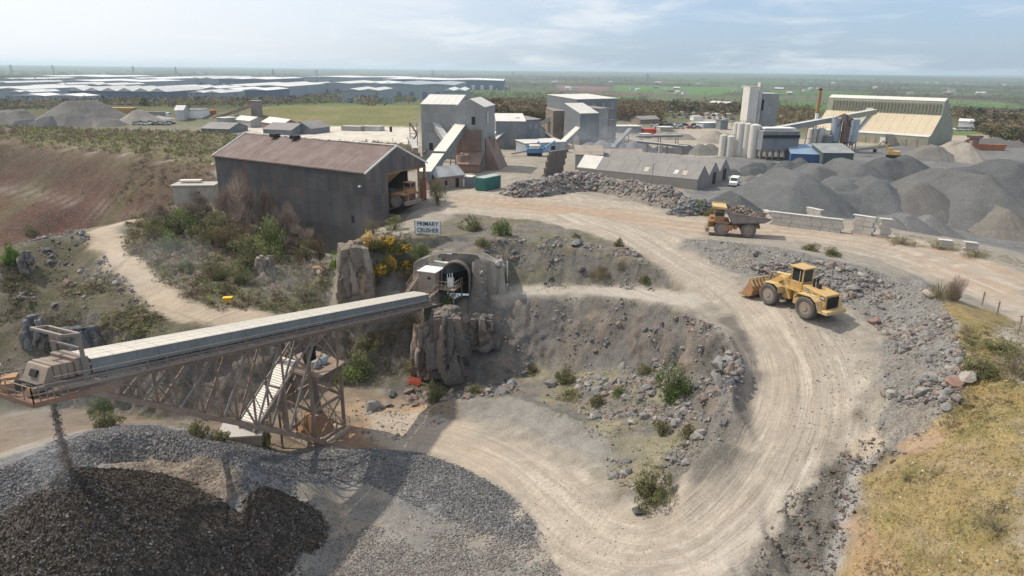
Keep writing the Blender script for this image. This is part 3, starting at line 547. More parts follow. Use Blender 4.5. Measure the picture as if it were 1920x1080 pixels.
VID = np.arange(nx * ny).reshape(nx, ny); quads = np.stack([VID[:-1, :-1], VID[1:, :-1], VID[1:, 1:], VID[:-1, 1:]], -1).reshape(-1, 4)
fidm = ID[:-1, :-1].reshape(-1)
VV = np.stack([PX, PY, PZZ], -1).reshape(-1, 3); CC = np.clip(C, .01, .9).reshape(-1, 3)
# shared normals so that neighbouring sheets shade alike along their seam
a_ = VV.reshape(nx, ny, 3); tx = np.gradient(a_, axis=0); ty = np.gradient(a_, axis=1); NN = np.cross(tx, ty); NN /= np.linalg.norm(NN, axis=-1, keepdims=True) + 1e-9; NN = NN.reshape(-1, 3)
GM = {'pile': ground_mat('tipped_stone', .9, .5, 0, .14), 'g': ground_mat('bare_ground', 1, .6), 'rock': ground_mat('rocky_soil', 1., .9, .0, .3), 'red': ground_mat('red_marl', .5, .5), 'yard': ground_mat('yard_dust', .6, .35), 'grass': ground_mat('rough_grass', 1.4, .8, 0, .32), 'spill': ground_mat('crushed_rock', 1.2, .8, .22), 'gravel': ground_mat('coarse_gravel', 1.1, 1., .35), 'road': ground_mat('dust_road', 1., .5, 0, .14, road=True), 'far': country_mat()}
SHEETS = [(0, 'ground', 'g', None), (1, 'quarry_floor', 'g', None), (2, 'quarry_slope', 'rock', None), (3, 'red_hillside', 'red', None), (4, 'yard', 'yard', None), (5, 'grass_bank', 'grass', None), (6, 'rubble_bank', 'spill', None), (7, 'muddy_gully', 'rock', None), (8, 'track', 'road', None), (9, 'gravel_bank', 'gravel', None), (10, 'haul_road', 'road', None), (12, 'countryside', 'far', None), (11, 'gravel_pile', 'gravel', 1)]
OBJ = {}
for k, nm, mt, th in SHEETS:
    q = quads[fidm == k]
    if len(q) == 0: continue
    u, inv = np.unique(q, return_inverse=True); me = npmesh(nm, VV[u], inv.reshape(-1, 4), CC[u], True)
    me.normals_split_custom_set_from_vertices(NN[u].astype(np.float32).tolist()) if len(u) < 400000 else None
    if mt == 'road': at_ = me.attributes.new('Trk', 'FLOAT_VECTOR', 'POINT'); at_.data.foreach_set('vector', np.stack([RL, RA, RL * 0], -1).reshape(-1, 3)[u].astype(np.float32).ravel())
    o = link(nm, me, GM[mt]); OBJ[nm] = o
    if th: props(o, 'tall dark cone of freshly tipped crushed stone under the conveyor end', 'gravel pile')
    else: o['kind'] = 'structure'
# ================================================================ rocks
def rock_variant(seed, n=11, flat=.75):
    r = np.random.default_rng(seed); p = r.normal(size=(n, 3)); p /= np.linalg.norm(p, axis=1, keepdims=True); p *= r.uniform(.72, 1.1, (n, 1)); p *= np.array([1, r.uniform(.6, .9), r.uniform(.5, flat)])
    bm = bmesh.new(); [bm.verts.new(q) for q in p]; h = bmesh.ops.convex_hull(bm, input=bm.verts); bmesh.ops.delete(bm, geom=[v for v in bm.verts if not v.link_faces], context='VERTS')
    bmesh.ops.triangulate(bm, faces=bm.faces); bm.verts.index_update(); V = np.array([v.co[:] for v in bm.verts]); Fc = np.array([[v.index for v in f.verts] for f in bm.faces]); bm.free(); return V, Fc
ROCKV = [rock_variant(100 + i, 11 if i < 7 else 15) for i in range(10)]
BIGV = [rock_variant(300 + i, 26) for i in range(6)]
def rotm(n, tilt, rng=RNG):
    a = rng.uniform(0, 2 * PI, n); b = rng.normal(0, tilt, n); c = rng.normal(0, tilt, n); ca, sa, cb, sb, cc, sc_ = np.cos(a), np.sin(a), np.cos(b), np.sin(b), np.cos(c), np.sin(c)
    Rz = np.zeros((n, 3, 3)); Rz[:, 0, 0] = ca; Rz[:, 0, 1] = -sa; Rz[:, 1, 0] = sa; Rz[:, 1, 1] = ca; Rz[:, 2, 2] = 1
    Rx = np.zeros((n, 3, 3)); Rx[:, 0, 0] = 1; Rx[:, 1, 1] = cb; Rx[:, 1, 2] = -sb; Rx[:, 2, 1] = sb; Rx[:, 2, 2] = cb
    Ry = np.zeros((n, 3, 3)); Ry[:, 1, 1] = 1; Ry[:, 0, 0] = cc; Ry[:, 0, 2] = sc_; Ry[:, 2, 0] = -sc_; Ry[:, 2, 2] = cc
    return Rz @ Rx @ Ry
GREYS = [(.164, .164, .168), (.213, .209, .205), (.123, .123, .131), (.246, .230, .213), (.221, .176, .148), (.189, .139, .123)]
BLUEG = [(.139, .148, .156), (.180, .184, .189), (.107, .111, .119), (.205, .197, .189), (.156, .139, .131)]
PINKS = [(.205, .197, .193), (.230, .217, .205), (.172, .168, .164), (.189, .184, .180), (.238, .193, .164), (.205, .156, .135), (.164, .139, .131), (.295, .279, .254)]
DARKS = [(.040, .033, .028), (.028, .026, .025), (.055, .045, .037), (.095, .08, .065), (.042, .033, .027)]
def scatter_mesh(name, P, S, pal, tilt=.6, variants=ROCKV, rng=RNG, cj=.18):
    n = len(P); k = rng.integers(0, len(variants), n); Rm = rotm(n, tilt, rng); pc = np.array(pal)[rng.integers(0, len(pal), n)] * rng.uniform(1 - cj, 1 + cj, (n, 1)); Vs, Fs, Cs = [], [], []; b = 0
    for i, (V, Fc) in enumerate(variants):
        m_ = np.where(k == i)[0]
        if len(m_) == 0: continue
        v = np.einsum('nij,vj->nvi', Rm[m_], V) * S[m_][:, None, None] + P[m_][:, None, :]
        Vs.append(v.reshape(-1, 3)); Fs.append((Fc[None] + (np.arange(len(m_)) * len(V))[:, None, None] + b).reshape(-1, 3)); Cs.append(np.repeat(pc[m_], len(V), 0)); b += len(m_) * len(V)
    return npmesh(name, np.concatenate(Vs), np.concatenate(Fs), np.concatenate(Cs))
ROCKM = colmat('rock', .92, .28, 2.2, .5, dist=.06)
def sample(pp, n, world=False, rng=RNG, dens=None):
    P = pp if world else wpoly(pp); xs = [p[0] for p in P]; ys = [p[1] for p in P]; o = []
    tot = 0
    for _ in range(60):
        x = rng.uniform(min(xs), max(xs), n * 2); y = rng.uniform(min(ys), max(ys), n * 2); k = inpoly(P, x, y)
        if dens: k &= rng.uniform(0, 1, len(x)) < dens(x, y)
        o.append(np.stack([x[k], y[k]], 1)); tot += k.sum()
        if tot >= n: break
    q = np.concatenate(o)[:n]; return q[:, 0], q[:, 1]
def psize(n, a, b, pw=2.4, rng=RNG):
    u = rng.uniform(0, 1, n); e = 1 - pw; return (a ** e + u * (b ** e - a ** e)) ** (1 / e)
def patchy(s, lo, hi, seed): return lambda x, y: sstep(lo, hi, fbm(x / s, y / s, o=3, seed=seed))
_rk = {}
def one_rock(name, p, s, pal, parent=None, **k):
    i = random.randrange(6); c = random.randrange(len(pal)); key = (i, id(pal), c)
    if key not in _rk:
        V, Fc = BIGV[i]; _rk[key] = npmesh(name, V, Fc, np.repeat([pal[c]], len(V), 0)); _rk[key].materials.append(ROCKM)
    o = bpy.data.objects.new(name, _rk[key]); COL.objects.link(o); o.location = [float(v) for v in p]; o.rotation_euler = (random.gauss(0, .35), random.gauss(0, .35), random.uniform(0, 6.28))
    o.scale = (s * random.uniform(.85, 1.25), s * random.uniform(.8, 1.1), s * random.uniform(.7, 1.1))
    if parent is not None: o.parent = parent
    return props(o, **k)
def rubble(parent, pp, n, a, b, pal, pw=2.3, solo=0, sink=.36, tilt=.6, dens=None, world=False, name='loose_stones'):
    """stones lying over an area: the largest are parts of their own, the small rest is one part"""
    x, y = sample(pp, n, world, dens=dens); n = len(x); s = psize(n, a, b, pw); z = H(x, y) + s * (.5 - sink); o = np.argsort(-s)
    P = np.stack([x, y, z], 1)
    for i in o[:solo]: one_rock('rock', P[i], s[i], pal, parent)
    r = o[solo:]; link(name, scatter_mesh(name, P[r], s[r], pal, tilt), ROCKM, parent, kind='stuff')
QS, RB, GBk, QF, YD, GR, GU = OBJ['quarry_slope'], OBJ['rubble_bank'], OBJ['gravel_bank'], OBJ['quarry_floor'], OBJ['yard'], OBJ['grass_bank'], OBJ['muddy_gully']
# central slope and its boulder field
rubble(QS, [(880,560),(1100,553),(1200,563),(1300,592),(1370,640),(1395,700),(1380,770),(1300,870),(1230,935),(1150,930),(1130,830),(1000,752),(870,740)], 4600, .05, .5, GREYS, 2.9, 60, dens=patchy(2.6, -.25, .2, 15))
rubble(QS, [(1130,690),(1260,650),(1340,650),(1385,720),(1330,800),(1290,880),(1220,930),(1140,900),(1150,800),(1060,760),(1040,700)], 1500, .10, .8, PINKS, 2.5, 90, dens=patchy(3.2, .0, .25, 5))
rubble(QS, [(900,455),(1090,440),(1180,468),(1250,515),(1290,545),(1100,532),(950,536),(900,540)], 3000, .05, .6, GREYS, 2.6, 40, dens=patchy(3, -.1, .3, 6), name='slope_stones')
rubble(QS, [(1280,590),(1390,650),(1395,720),(1350,800),(1300,800),(1330,700)], 600, .10, .7, GREYS, 2.5, 30, name='edge_stones', dens=patchy(2.2, -.1, .2, 16))
rubble(QS, [(0,500),(60,450),(170,440),(235,520),(300,600),(200,700),(0,720)], 2600, .08, .9, GREYS, 2.5, 30, dens=patchy(5, -.1, .35, 8), name='ridge_stones')
# right hand rubble bank
rubble(RB, [(1290,448),(1450,465),(1620,503),(1690,530),(1780,570),(1800,650),(1800,770),(1740,830),(1640,830),(1660,700),(1650,610),(1590,575),(1500,545),(1330,495)], 5000, .04, .32, GREYS, 2.9, 0)
rubble(RB, [(1690,560),(1770,575),(1800,650),(1800,750),(1760,790),(1650,740),(1660,680),(1690,640),(1620,590),(1560,560),(1620,530)], 2500, .10, .6, PINKS, 2.6, 130, dens=patchy(3, -.1, .25, 9), name='broken_rock')
rubble(RB, [(1400,500),(1480,490),(1640,515),(1680,535),(1600,560),(1560,570),(1440,530)], 900, .12, .7, PINKS, 2.4, 70, name='rock_spill')
# foreground gravel
rubble(GBk, [(-100,880),(0,880),(130,825),(220,800),(300,800),(400,822),(545,850),(690,840),(790,850),(880,884),(960,932),(1005,985),(1000,1020),(900,1000),(780,950),(690,905),(640,903),(570,905),(530,900),(450,875),(370,856),(280,856),(190,868),(90,920),(-100,960)], 34000, .07, .21, BLUEG, 2.6, 0, tilt=1.2, name='gravel_stones', dens=patchy(2.2, -.75, .0, 21))
rubble(GBk, [(600,1010),(700,985),(800,960),(900,985),(1000,1010),(1050,1070),(1050,1130),(600,1130)], 9500, .06, .17, PINKS, 2.8, 0, tilt=1.2, name='pale_gravel', dens=patchy(2.4, -.35, .3, 22))
rubble(GBk, [(540,900),(700,900),(860,985),(1050,1060),(1000,1120),(560,1100)], 2600, .03, .13, BLUEG, 2.6, 0, name='scattered_gravel')
gx_, gy_ = sample([(-60,14),(-12,14),(-12,52),(-60,60)], 80000, True); k = Hgrid(PILE.astype(float), gx_, gy_) > .4; gx_, gy_ = gx_[k], gy_[k]
s_ = psize(len(gx_), .055, .19, 2.4); link('stones', scatter_mesh('stones', np.stack([gx_, gy_, H(gx_, gy_) + s_ * .25], 1), s_, DARKS, 1.2), ROCKM, OBJ['gravel_pile'], kind='stuff')
# odd stones on floor, gully, mound, road edges
rubble(QF, [(650,745),(860,745),(860,790),(690,840)], 500, .05, .45, PINKS, 2.6, 12)
rubble(GU, [(1640,820),(1700,850),(1620,905),(1590,1000),(1560,1090),(1400,1090),(1470,930),(1600,830)], 3000, .035, .36, [(.13, .11, .095), (.10, .085, .07), (.16, .15, .14), (.20, .19, .18), (.15, .11, .09)], 2.6, 14, dens=patchy(1.6, -.35, .25, 51))
rubble(GR, [(1800,640),(1920,640),(1920,1080),(1620,1080),(1620,910),(1760,830)], 420, .03, .2, [(.5, .46, .4), (.36, .33, .3), (.45, .36, .3)], 2.6, 0)
rubble(GBk, [(-60,960),(300,985),(500,960),(565,960),(565,1300),(-60,1300)], 9000, .05, .17, DARKS + BLUEG, 2.5, 0, tilt=1.2, name='mixed_gravel')
rubble(GBk, [(560,950),(640,960),(700,1000),(700,1250),(560,1250)], 1500, .04, .15, BLUEG, 2.6, 0, tilt=1.2, name='thin_gravel', dens=patchy(2, -.2, .3, 23))
rubble(QF, [(300,790),(560,830),(640,840),(820,850),(960,925),(1010,985),(1060,1080),(1030,1100),(960,980),(860,890),(700,840),(560,850),(330,805)], 1500, .04, .14, BLUEG, 2.6, 0, name='fringe_stones')
rubble(OBJ['haul_road'], [(1000,870),(1100,920),(1200,980),(1250,1060),(1060,1060),(1000,960)], 500, .03, .11, GREYS, 3, 0)
rubble(OBJ['haul_road'], [(1450,560),(1640,650),(1640,800),(1500,900),(1480,780),(1500,680)], 900, .03, .16, GREYS, 2.9, 0, name='road_stones')
# the long heap of blasted rock beyond the haul road
def heap(name, label, line, wd, hh, n, a, b, pal, solo, group=None):
    P = smoothline(wpoly(line), 5); r = thing(name, label, 'rock heap', (0, 0, 0)); L = len(P); k = 14; V = []; Fc = []
    nrm = []
    for i in range(L):
        t = np.array(P[min(i + 1, L - 1)]) - np.array(P[max(i - 1, 0)]); t = t / (np.linalg.norm(t) + 1e-9); nrm.append((-t[1], t[0]))
        e = min(1, min(i, L - 1 - i) / 3.); w_ = wd * (.5 + .5 * e)
        for j in range(k):
            u = j / (k - 1) * 2 - 1; x, y = P[i][0] + nrm[i][0] * u * w_, P[i][1] + nrm[i][1] * u * w_
            V.append((x, y, float(H(x, y)) - .3 + hh * e * max(0, 1 - abs(u) ** 1.4) * (1 + .25 * vnoise(np.array([x / 3]), np.array([y / 3]), seed=4)[0]) - (.5 if abs(u) > .99 else 0)))
    Fc = [(i * k + j, (i + 1) * k + j, (i + 1) * k + j + 1, i * k + j + 1) for i in range(L - 1) for j in range(k - 1)]
    V = np.array(V); link('mound', npmesh('mound', V, np.array(Fc)[:, ::-1], np.repeat([(.19, .17, .155)], len(V), 0), True), GM['spill'], r)
    W = V.reshape(L, k, 3); ii = RNG.uniform(0, L - 1.01, n); jj = np.clip(RNG.normal((k - 1) / 2, k / 4., n), 0, k - 1.01); i0 = ii.astype(int); j0 = jj.astype(int); u = (ii - i0)[:, None]; v = (jj - j0)[:, None]
    Pt = (W[i0, j0] * (1 - u) + W[i0 + 1, j0] * u) * (1 - v) + (W[i0, j0 + 1] * (1 - u) + W[i0 + 1, j0 + 1] * u) * v
    s = psize(n, a, b, 2.2); Pt[:, 2] += s * .25; o = np.argsort(-s)
    for q in o[:solo]: one_rock('rock', Pt[q], s[q], pal, r)
    link('loose_stones', scatter_mesh('loose_stones', Pt[o[solo:]], s[o[solo:]], pal, .7), ROCKM, r, kind='stuff'); return r
heap('rock_heap', 'long heap of blasted grey and pink rock below the grey sawtooth shed', [(955,368),(1000,362),(1080,352),(1150,360),(1230,378),(1300,395)], 5.2, 3.2, 5200, .16, .95, PINKS, 220)
heap('rock_heap', 'short dark heap of rock where the blasted rock ends behind the dump truck', [(1262,404),(1300,398),(1345,400)], 3.5, 2.0, 700, .16, .8, BLUEG, 40)
heap('rock_heap', 'low grey earth heap beside the haul road near the green container', [(960,366),(985,360),(1010,352)], 3.0, 2.2, 260, .12, .5, BLUEG, 10)
# single boulders that stand out
for (x, y, s, pal, lab) in [(1082,459,1.1,GREYS,'large dark boulder alone high on the slope below the haul road'), (935,497,.9,GREYS,'pale boulder on the slope beside the tunnel mouth'), (1090,506,.8,PINKS,'pinkish boulder half way up the slope between haul road and bench track'),
   (1034,724,1.0,PINKS,'tall grey boulder standing at the foot of the central slope'), (948,730,.8,PINKS,'rounded boulder at the foot of the scree above the grey berm'), (1168,690,.8,PINKS,'pale block with a dark hole on the boulder field'), (1352,690,1.2,GREYS,'large flat boulder casting a shadow at the edge of the haul road'),
   (1700,640,.1,GREYS,None), (1638,606,.9,[(.22,.15,.13)],'upright dark red pointed rock behind the wheel loader'), (1598,545,1.1,GREYS,'large grey rock in the bank directly behind the loader engine'), (1812,712,.9,[(.30,.27,.24)],'rounded tan boulder beside the rough grass'), (1742,556,.9,[(.40,.33,.29)],'pale pink boulder on the crest of the rubble bank'),
   (1672,744,.7,PINKS,'long flat slab at the foot of the rubble bank'), (1730,740,.8,PINKS,'pale slab among reddish blocks above the muddy gully'), (1790,722,1.0,[(.27,.17,.14)],'red brown block topping the end of the rubble bank'), (128,535,.9,GREYS,'white topped rock on the left hand ridge'),
   (88,470,.8,GREYS,'dark angular rock on the crest of the left hand ridge'), (1196,962,.6,[(.08,.085,.09)],'rounded near black stone at the inside of the hairpin bend'), (700,768,1.3,GREYS,'craggy dark outcrop rock at the foot of the slope by the red barrier'), (725,760,1.1,PINKS,'pinkish rock beside the craggy dark outcrop rock'), (735,742,.9,GREYS,'flat grey rock just below the red barrier'),
   (1416,478,.7,PINKS,'pale boulder on the bank below the dump truck'), (1425,500,.9,GREYS,'large grey boulder above the loader bucket'), (1440,512,.8,GREYS,'second grey boulder to the right above the loader bucket'), (1160,612,.6,GREYS,'small boulder high on the central scree'), (1345,720,.9,PINKS,'pink brown block on the outer edge of the boulder field'),
   (818,508,.7,GREYS,'grey rock lying left of the tunnel portal'), (745,556,.9,GREYS,'rock under the far end of the covered conveyor')]:
    if lab: p = G1(x, y); one_rock('boulder', p + np.array([0, 0, s * .3]), s, pal, None, label=lab, cat='boulder')
# upright rock masses: columns of jointed rock built in 3D
def outcrop(label, px, py, wd, hgt, dp, col, seed, rz=0.):
    p = G1(px, py); r = np.random.default_rng(seed); rr = thing('rock_outcrop', label, 'rock outcrop', (p[0], p[1], p[2] - .6), rz); n = 40; bm = bmesh.new(); bmesh.ops.create_cube(bm, size=2); bmesh.ops.subdivide_edges(bm, edges=bm.edges, cuts=23, use_grid_fill=True)
    V = np.array([v.co[:] for v in bm.verts]); q = V / np.maximum(1e-6, np.linalg.norm(V, axis=1, keepdims=True)); V = V * .72 + q * .42; X = V * [wd / 2, dp / 2, hgt / 2]
    f = fbm(X[:, 0] * 1.3, X[:, 1] * 1.3, X[:, 2] * 1.1, o=4, g=.6, seed=seed + 3); h_ = (X[:, 2] / hgt + .5)[:, None]; K = 46; pts = r.uniform(-1, 1, (K, 3)) * [wd / 2 + .4, dp / 2 + .4, hgt / 2]; sk = np.array([1., 1., .42]); Xw = X + np.stack([f, f, f], 1) * .22
    d2 = (((Xw[:, None, :] - pts[None]) * sk) ** 2).sum(-1); o2 = np.sort(d2, 1); idb = d2.argmin(1); gap = np.sqrt(o2[:, 1]) - np.sqrt(o2[:, 0]); off = r.uniform(-.55, .75, K)[idb]; X = X + q * [1, 1, .55] * (off - .45 * np.exp(-gap / .16) + .12 * f)[:, None]; X[:, :2] *= 1.12 - .32 * h_; X[:, 2] += hgt / 2
    cb_ = r.uniform(.72, 1.3, K)[idb]; warm = (r.uniform(0, 1, K) > .6)[idb]; cc = np.array(col) * (cb_ * (1 + .25 * f))[:, None]; cc = np.where(warm[:, None], cc * [1.22, 1.08, .95], cc)
    Fc = np.array([[v.index for v in ff.verts] for ff in bm.faces]); bm.free(); link('rock_face', npmesh('rock_face', X, Fc, np.clip(cc, .03, .6), False), ROCKM, rr); return rr
random.seed(77)
outcrop('tall smooth brown rock pillar standing below the crusher house', 668, 560, 4.4, 8.4, 5.0, (.205, .175, .145), 5, .3)
outcrop('dark jointed cliff of upright columns below the end of the conveyor', 842, 690, 4.6, 8.4, 5.0, (.125, .115, .108), 6)
outcrop('pale pinkish buttress left of the dark jointed cliff', 798, 690, 2.4, 6.6, 3.4, (.19, .16, .14), 8, .4)
outcrop('dark overhanging rock to the right of the jointed cliff', 905, 640, 3.4, 4.0, 2.4, (.115, .108, .103), 9, -.2)
outcrop('narrow fin of grey rock rising from the left hand ridge', 52, 505, 1.6, 3.4, 1.5, (.20, .19, .185), 11, .6)
outcrop('grey rock step in the wooded slope below the crusher house', 498, 522, 2.2, 4.0, 2.0, (.24, .225, .20), 12)
outcrop('dark blue grey rock face low on the left hand slope', 150, 665, 4.4, 4.0, 2.0, (.13, .135, .145), 13)
outcrop('small rock fin beside the dark face on the left hand slope', 70, 640, 2.2, 3.6, 1.6, (.16, .16, .165), 14, .3)
rubble(QS, [(760,720),(800,735),(870,735),(960,700),(960,740),(870,752),(760,760)], 500, .15, .9, GREYS, 2.3, 24, name='cliff_foot_stones')
rubble(QS, [(630,560),(700,560),(720,600),(640,600)], 160, .12, .7, PINKS, 2.3, 8, name='pillar_foot_stones')
# ================================================================ plants
LEAFM = colmat('leaves', .75, .35, 1.2, 0, rnd=.16, trans=.25); TWIGM = colmat('twigs', .9, .3, 1.5, 0, rnd=.15); BARK = weathered('bark', (.16, .13, .105), sc=2., bump=.4)
def crown_np(n, leaf, shape, pal, rng, clumps=26, twig=0., hollow=.35):
    """leaf faces in clumps through a crown one unit in radius, base at z 0"""
    cc = rng.normal(size=(clumps, 3)); cc /= np.linalg.norm(cc, axis=1, keepdims=True); cc *= rng.uniform(hollow, .85, (clumps, 1)); cr_ = rng.uniform(.18, .42, clumps); ck = np.array(pal)[rng.integers(0, len(pal), clumps)] * rng.uniform(.75, 1.3, (clumps, 1))
    k = rng.integers(0, clumps, n); d = rng.normal(size=(n, 3)); d /= np.linalg.norm(d, axis=1, keepdims=True); P = cc[k] + d * (cr_[k] * rng.uniform(.35, 1., n) ** .6)[:, None]
    if shape == 'fan': P[:, 2] = np.abs(P[:, 2]); P[:, :2] *= (.35 + .65 * P[:, 2:3])
    elif shape == 'low': P[:, 2] = np.abs(P[:, 2]) * .9
    elif shape == 'col': P[:, :2] *= (1.1 - .45 * (P[:, 2:3] + 1)); P[:, 2] = P[:, 2] + .9
    else: P[:, 2] = P[:, 2] * .95 + .9
    u = rng.normal(size=(n, 3)); u /= np.linalg.norm(u, axis=1, keepdims=True); v = np.cross(u, rng.normal(size=(n, 3))); v /= np.linalg.norm(v, axis=1, keepdims=True) + 1e-9
    if twig: u = d * .7 + np.array([0, 0, .7]); u /= np.linalg.norm(u, axis=1, keepdims=True); v = np.cross(u, rng.normal(size=(n, 3))); v /= np.linalg.norm(v, axis=1, keepdims=True) + 1e-9; a, b_ = leaf * twig, leaf * .16
    else: a, b_ = leaf, leaf * .62
    s = rng.uniform(.6, 1.3, (n, 1)); V = np.stack([P - u * a * s, P + v * b_ * s, P + u * a * s], 1); V[..., 2] = np.maximum(V[..., 2], 0.)
    c = np.repeat(ck[k] * rng.uniform(.75, 1.25, (n, 1)), 3, 0); return V.reshape(-1, 3), np.arange(3 * n).reshape(n, 3), np.clip(c, .004, .9)
PALS = {'green': [(.15, .20, .06), (.18, .23, .08), (.11, .15, .05), (.21, .23, .10)], 'bright': [(.13, .22, .03), (.17, .27, .05), (.09, .15, .03)], 'olive': [(.18, .175, .08), (.23, .205, .11), (.14, .135, .07), (.17, .18, .075)],
        'brown': [(.21, .165, .11), (.18, .14, .095), (.24, .19, .13), (.16, .15, .08)], 'dry': [(.26, .22, .13), (.20, .18, .09), (.30, .26, .17)], 'gorse': [(.06, .075, .02), (.42, .26, .02), (.08, .09, .03), (.50, .32, .03), (.10, .10, .03)],
        'twig': [(.30, .235, .20), (.25, .185, .155), (.34, .27, .22)], 'dark': [(.035, .055, .025), (.05, .07, .03), (.03, .04, .022)], 'lime': [(.20, .24, .05), (.16, .21, .04), (.24, .26, .08)], 'rust': [(.15, .10, .06), (.12, .09, .06), (.17, .13, .07)]}
_pm = {}
def plant_proto(kind, shape, n, leaf, v):
    key = (kind, shape, n, v)
    if key not in _pm:
        rng = np.random.default_rng(len(_pm) * 13 + 5); tw = 3.2 if kind == 'twig' else (1.6 if kind in ('dry', 'brown') else 0)
        V, Fc, c = crown_np(n, leaf, shape, PALS[kind], rng, twig=tw, hollow=.2 if shape in ('fan', 'low') else .35); me = npmesh('foliage', V, Fc, c); me.materials.append(TWIGM if kind == 'twig' else LEAFM)
        b = MB(); zt = .95 if shape in ('fan', 'low') else 1.3
        for i in range(9):
            a = rng.uniform(0, 6.28); r = rng.uniform(.2, .6); q = (r * math.cos(a), r * math.sin(a), zt * rng.uniform(.7, 1)); mdl = (q[0] * .35, q[1] * .35, q[2] * .45); b.cyl((0, 0, -.06), mdl, .022 if zt < 1 else .04, .014, 5, False); b.cyl(mdl, q, .014, .004, 4, False)
        if zt > 1: b.cyl((0, 0, -.1), (0, 0, .95), .055, .035, 7)
        sm = b.mesh('stem'); sm.materials.append(BARK); _pm[key] = (me, sm)
    return _pm[key]
def plant(name, cat, label, p, r, h, kind, shape='low', n=1500, leaf=.07, group=None, v=None):
    me, sm = plant_proto(kind, shape, n, leaf, random.randrange(3) if v is None else v); o = thing(name, label, cat, (p[0], p[1], p[2] - .05), random.uniform(0, 6.28), group); hz = {'low': 1., 'fan': 1.05}.get(shape, 1.95); o.scale = (r, r, h / hz)
    link('foliage' if 'bush' in name else 'crown', me, None, o); link('stem' if 'bush' in name else 'trunk', sm, None, o); return o
def at_px(px, py, wpx, hpx):
    p = G1(px, py); D = proj(p)[2]; return p, wpx / 2 / FPX * D, hpx / FPX * D
B = [ # foot x, y, width, height in the photo, kind, label
 (1258,748,84,86,'green','large fresh green bush on the boulder field of the central slope'), (1222,938,96,84,'olive','large olive bush at the inside of the hairpin bend'), (1062,716,54,40,'olive','round olive bush above the grey berm'), (1000,700,30,24,'olive','small bush left of the round olive bush'),
 (818,752,54,50,'olive','dark olive bush at the foot of the jointed cliff'), (775,695,44,36,'olive','bush under the cliff left of the jointed columns'), (938,442,46,40,'green','rounded green bush near the top of the slope below the haul road'), (883,430,50,34,'olive','olive bush left of the rounded green bush'), (905,462,40,24,'olive','low bush below the rounded green bush'),
 (1122,520,50,34,'brown','brown bush beside the bench track'), (1165,505,30,20,'brown','small brown bush on the slope above the bench track'), (1080,446,20,14,'olive','little bush at the rim of the haul road'), (1160,462,24,20,'olive','bush at the corner of the haul road rim'), (1210,530,30,22,'olive','low bush where the bench track meets the haul road'),
 (836,580,58,52,'green','green bush growing under the transfer house'), (770,530,50,44,'brown','brown bush left of the transfer house'), (640,500,52,44,'bright','bright green bush beside the brown rock pillar'), (790,480,50,30,'green','green bush on the mound left of the tunnel'), (740,470,90,40,'gorse','broad gorse bush below the crusher sign'), (700,470,70,44,'gorse','gorse bush at the top of the brown rock pillar'),
 (722,510,62,44,'gorse','gorse covered in yellow flowers above the conveyor'), (690,530,64,50,'gorse','large dark gorse with yellow flowers beside the pillar'), (672,570,34,40,'gorse','tall narrow gorse on the ledge of the pillar'), (760,505,50,28,'gorse','low gorse above the transfer house'),
 (670,706,96,56,'green','wide pale green bush behind the support tower'), (720,640,60,34,'brown','brown scrub under the conveyor right of the tower'), (690,650,60,34,'olive','olive scrub under the conveyor near the tower'), (770,610,60,30,'brown','brown scrub just below the conveyor'),
 (510,478,90,90,'green','leafy green bush against the crusher house wall'), (372,820,50,38,'olive','pale bush at the gravel edge below the truss'), (412,828,50,34,'olive','second pale bush below the truss beside the concrete block'), (495,840,54,34,'green','green bush between concrete block and support tower'), (200,800,70,44,'olive','bush at the foot of the slope left of the truss'), (190,768,60,40,'green','dark bush on the slope left of the truss'),
 (352,510,54,32,'green','pale green bush above the access track'), (400,520,60,36,'olive','olive bush above the access track bend'), (450,530,56,34,'olive','bush beside the yellow crate'), (320,470,60,50,'green','green bush near the top of the access track'), (445,515,50,28,'green','low green bush on the wooded slope'),
 (1788,562,64,54,'twig','bare twiggy bush on the haul road verge by the fence'), (1760,560,54,44,'dry','dry bush beside the bare twiggy bush'), (1310,400,50,28,'green','green bush behind the dump truck cab'), (1330,404,40,20,'olive','low bush at the end of the rock heap'), (1520,470,40,20,'olive','small olive bush on the bank behind the loader'), (1560,480,40,22,'olive','second small bush on the bank behind the loader'),
 (1690,458,60,22,'dry','dry grass clump on the far side of the haul road'), (1760,466,70,20,'dry','long dry clump beside the concrete walls'), (1830,482,60,18,'dry','dry clump beyond the haul road bend'), (1900,700,80,60,'dry','tall dry grass on the mound by the fence'), (1840,700,90,40,'olive','mossy green clump on the grass mound'), (1880,660,90,30,'olive','green clump below the last fence post'),
 (948,530,18,46,'dry','tuft of dry reeds beside the pale post'), (1290,820,40,30,'olive','olive bush at the top of the loose dirt slope'), (1140,520,24,14,'dry','dry tuft above the bench track'), (1210,700,40,26,'olive','olive bush left of the large fresh green bush'), (1120,760,44,26,'olive','low bush on the lower boulder field'), (1160,740,34,22,'green','small green bush among boulders'),
 (1240,810,50,30,'olive','bush above the pale boulders'), (1070,745,60,20,'olive','low scrub above the berm'), (890,740,40,30,'olive','scrub at the foot of the dark scree'), (1870,1000,90,40,'dry','dry grass clump low on the mound'), (1700,900,20,20,'dry','dry seed heads by the muddy gully'), (60,440,30,20,'olive','bush at the left end of the ridge'), (22,492,36,44,'bright','yellow green bush at the edge of the red pit')]
for (x, y, wp, hp, kd, lb) in B:
    p, r, h = at_px(x, y, wp, hp); plant('bush', 'bush', lb, p, r, h, kd, 'fan' if kd == 'twig' else 'low', 2600 if wp > 50 else 1300, .06 if wp > 50 else .085)
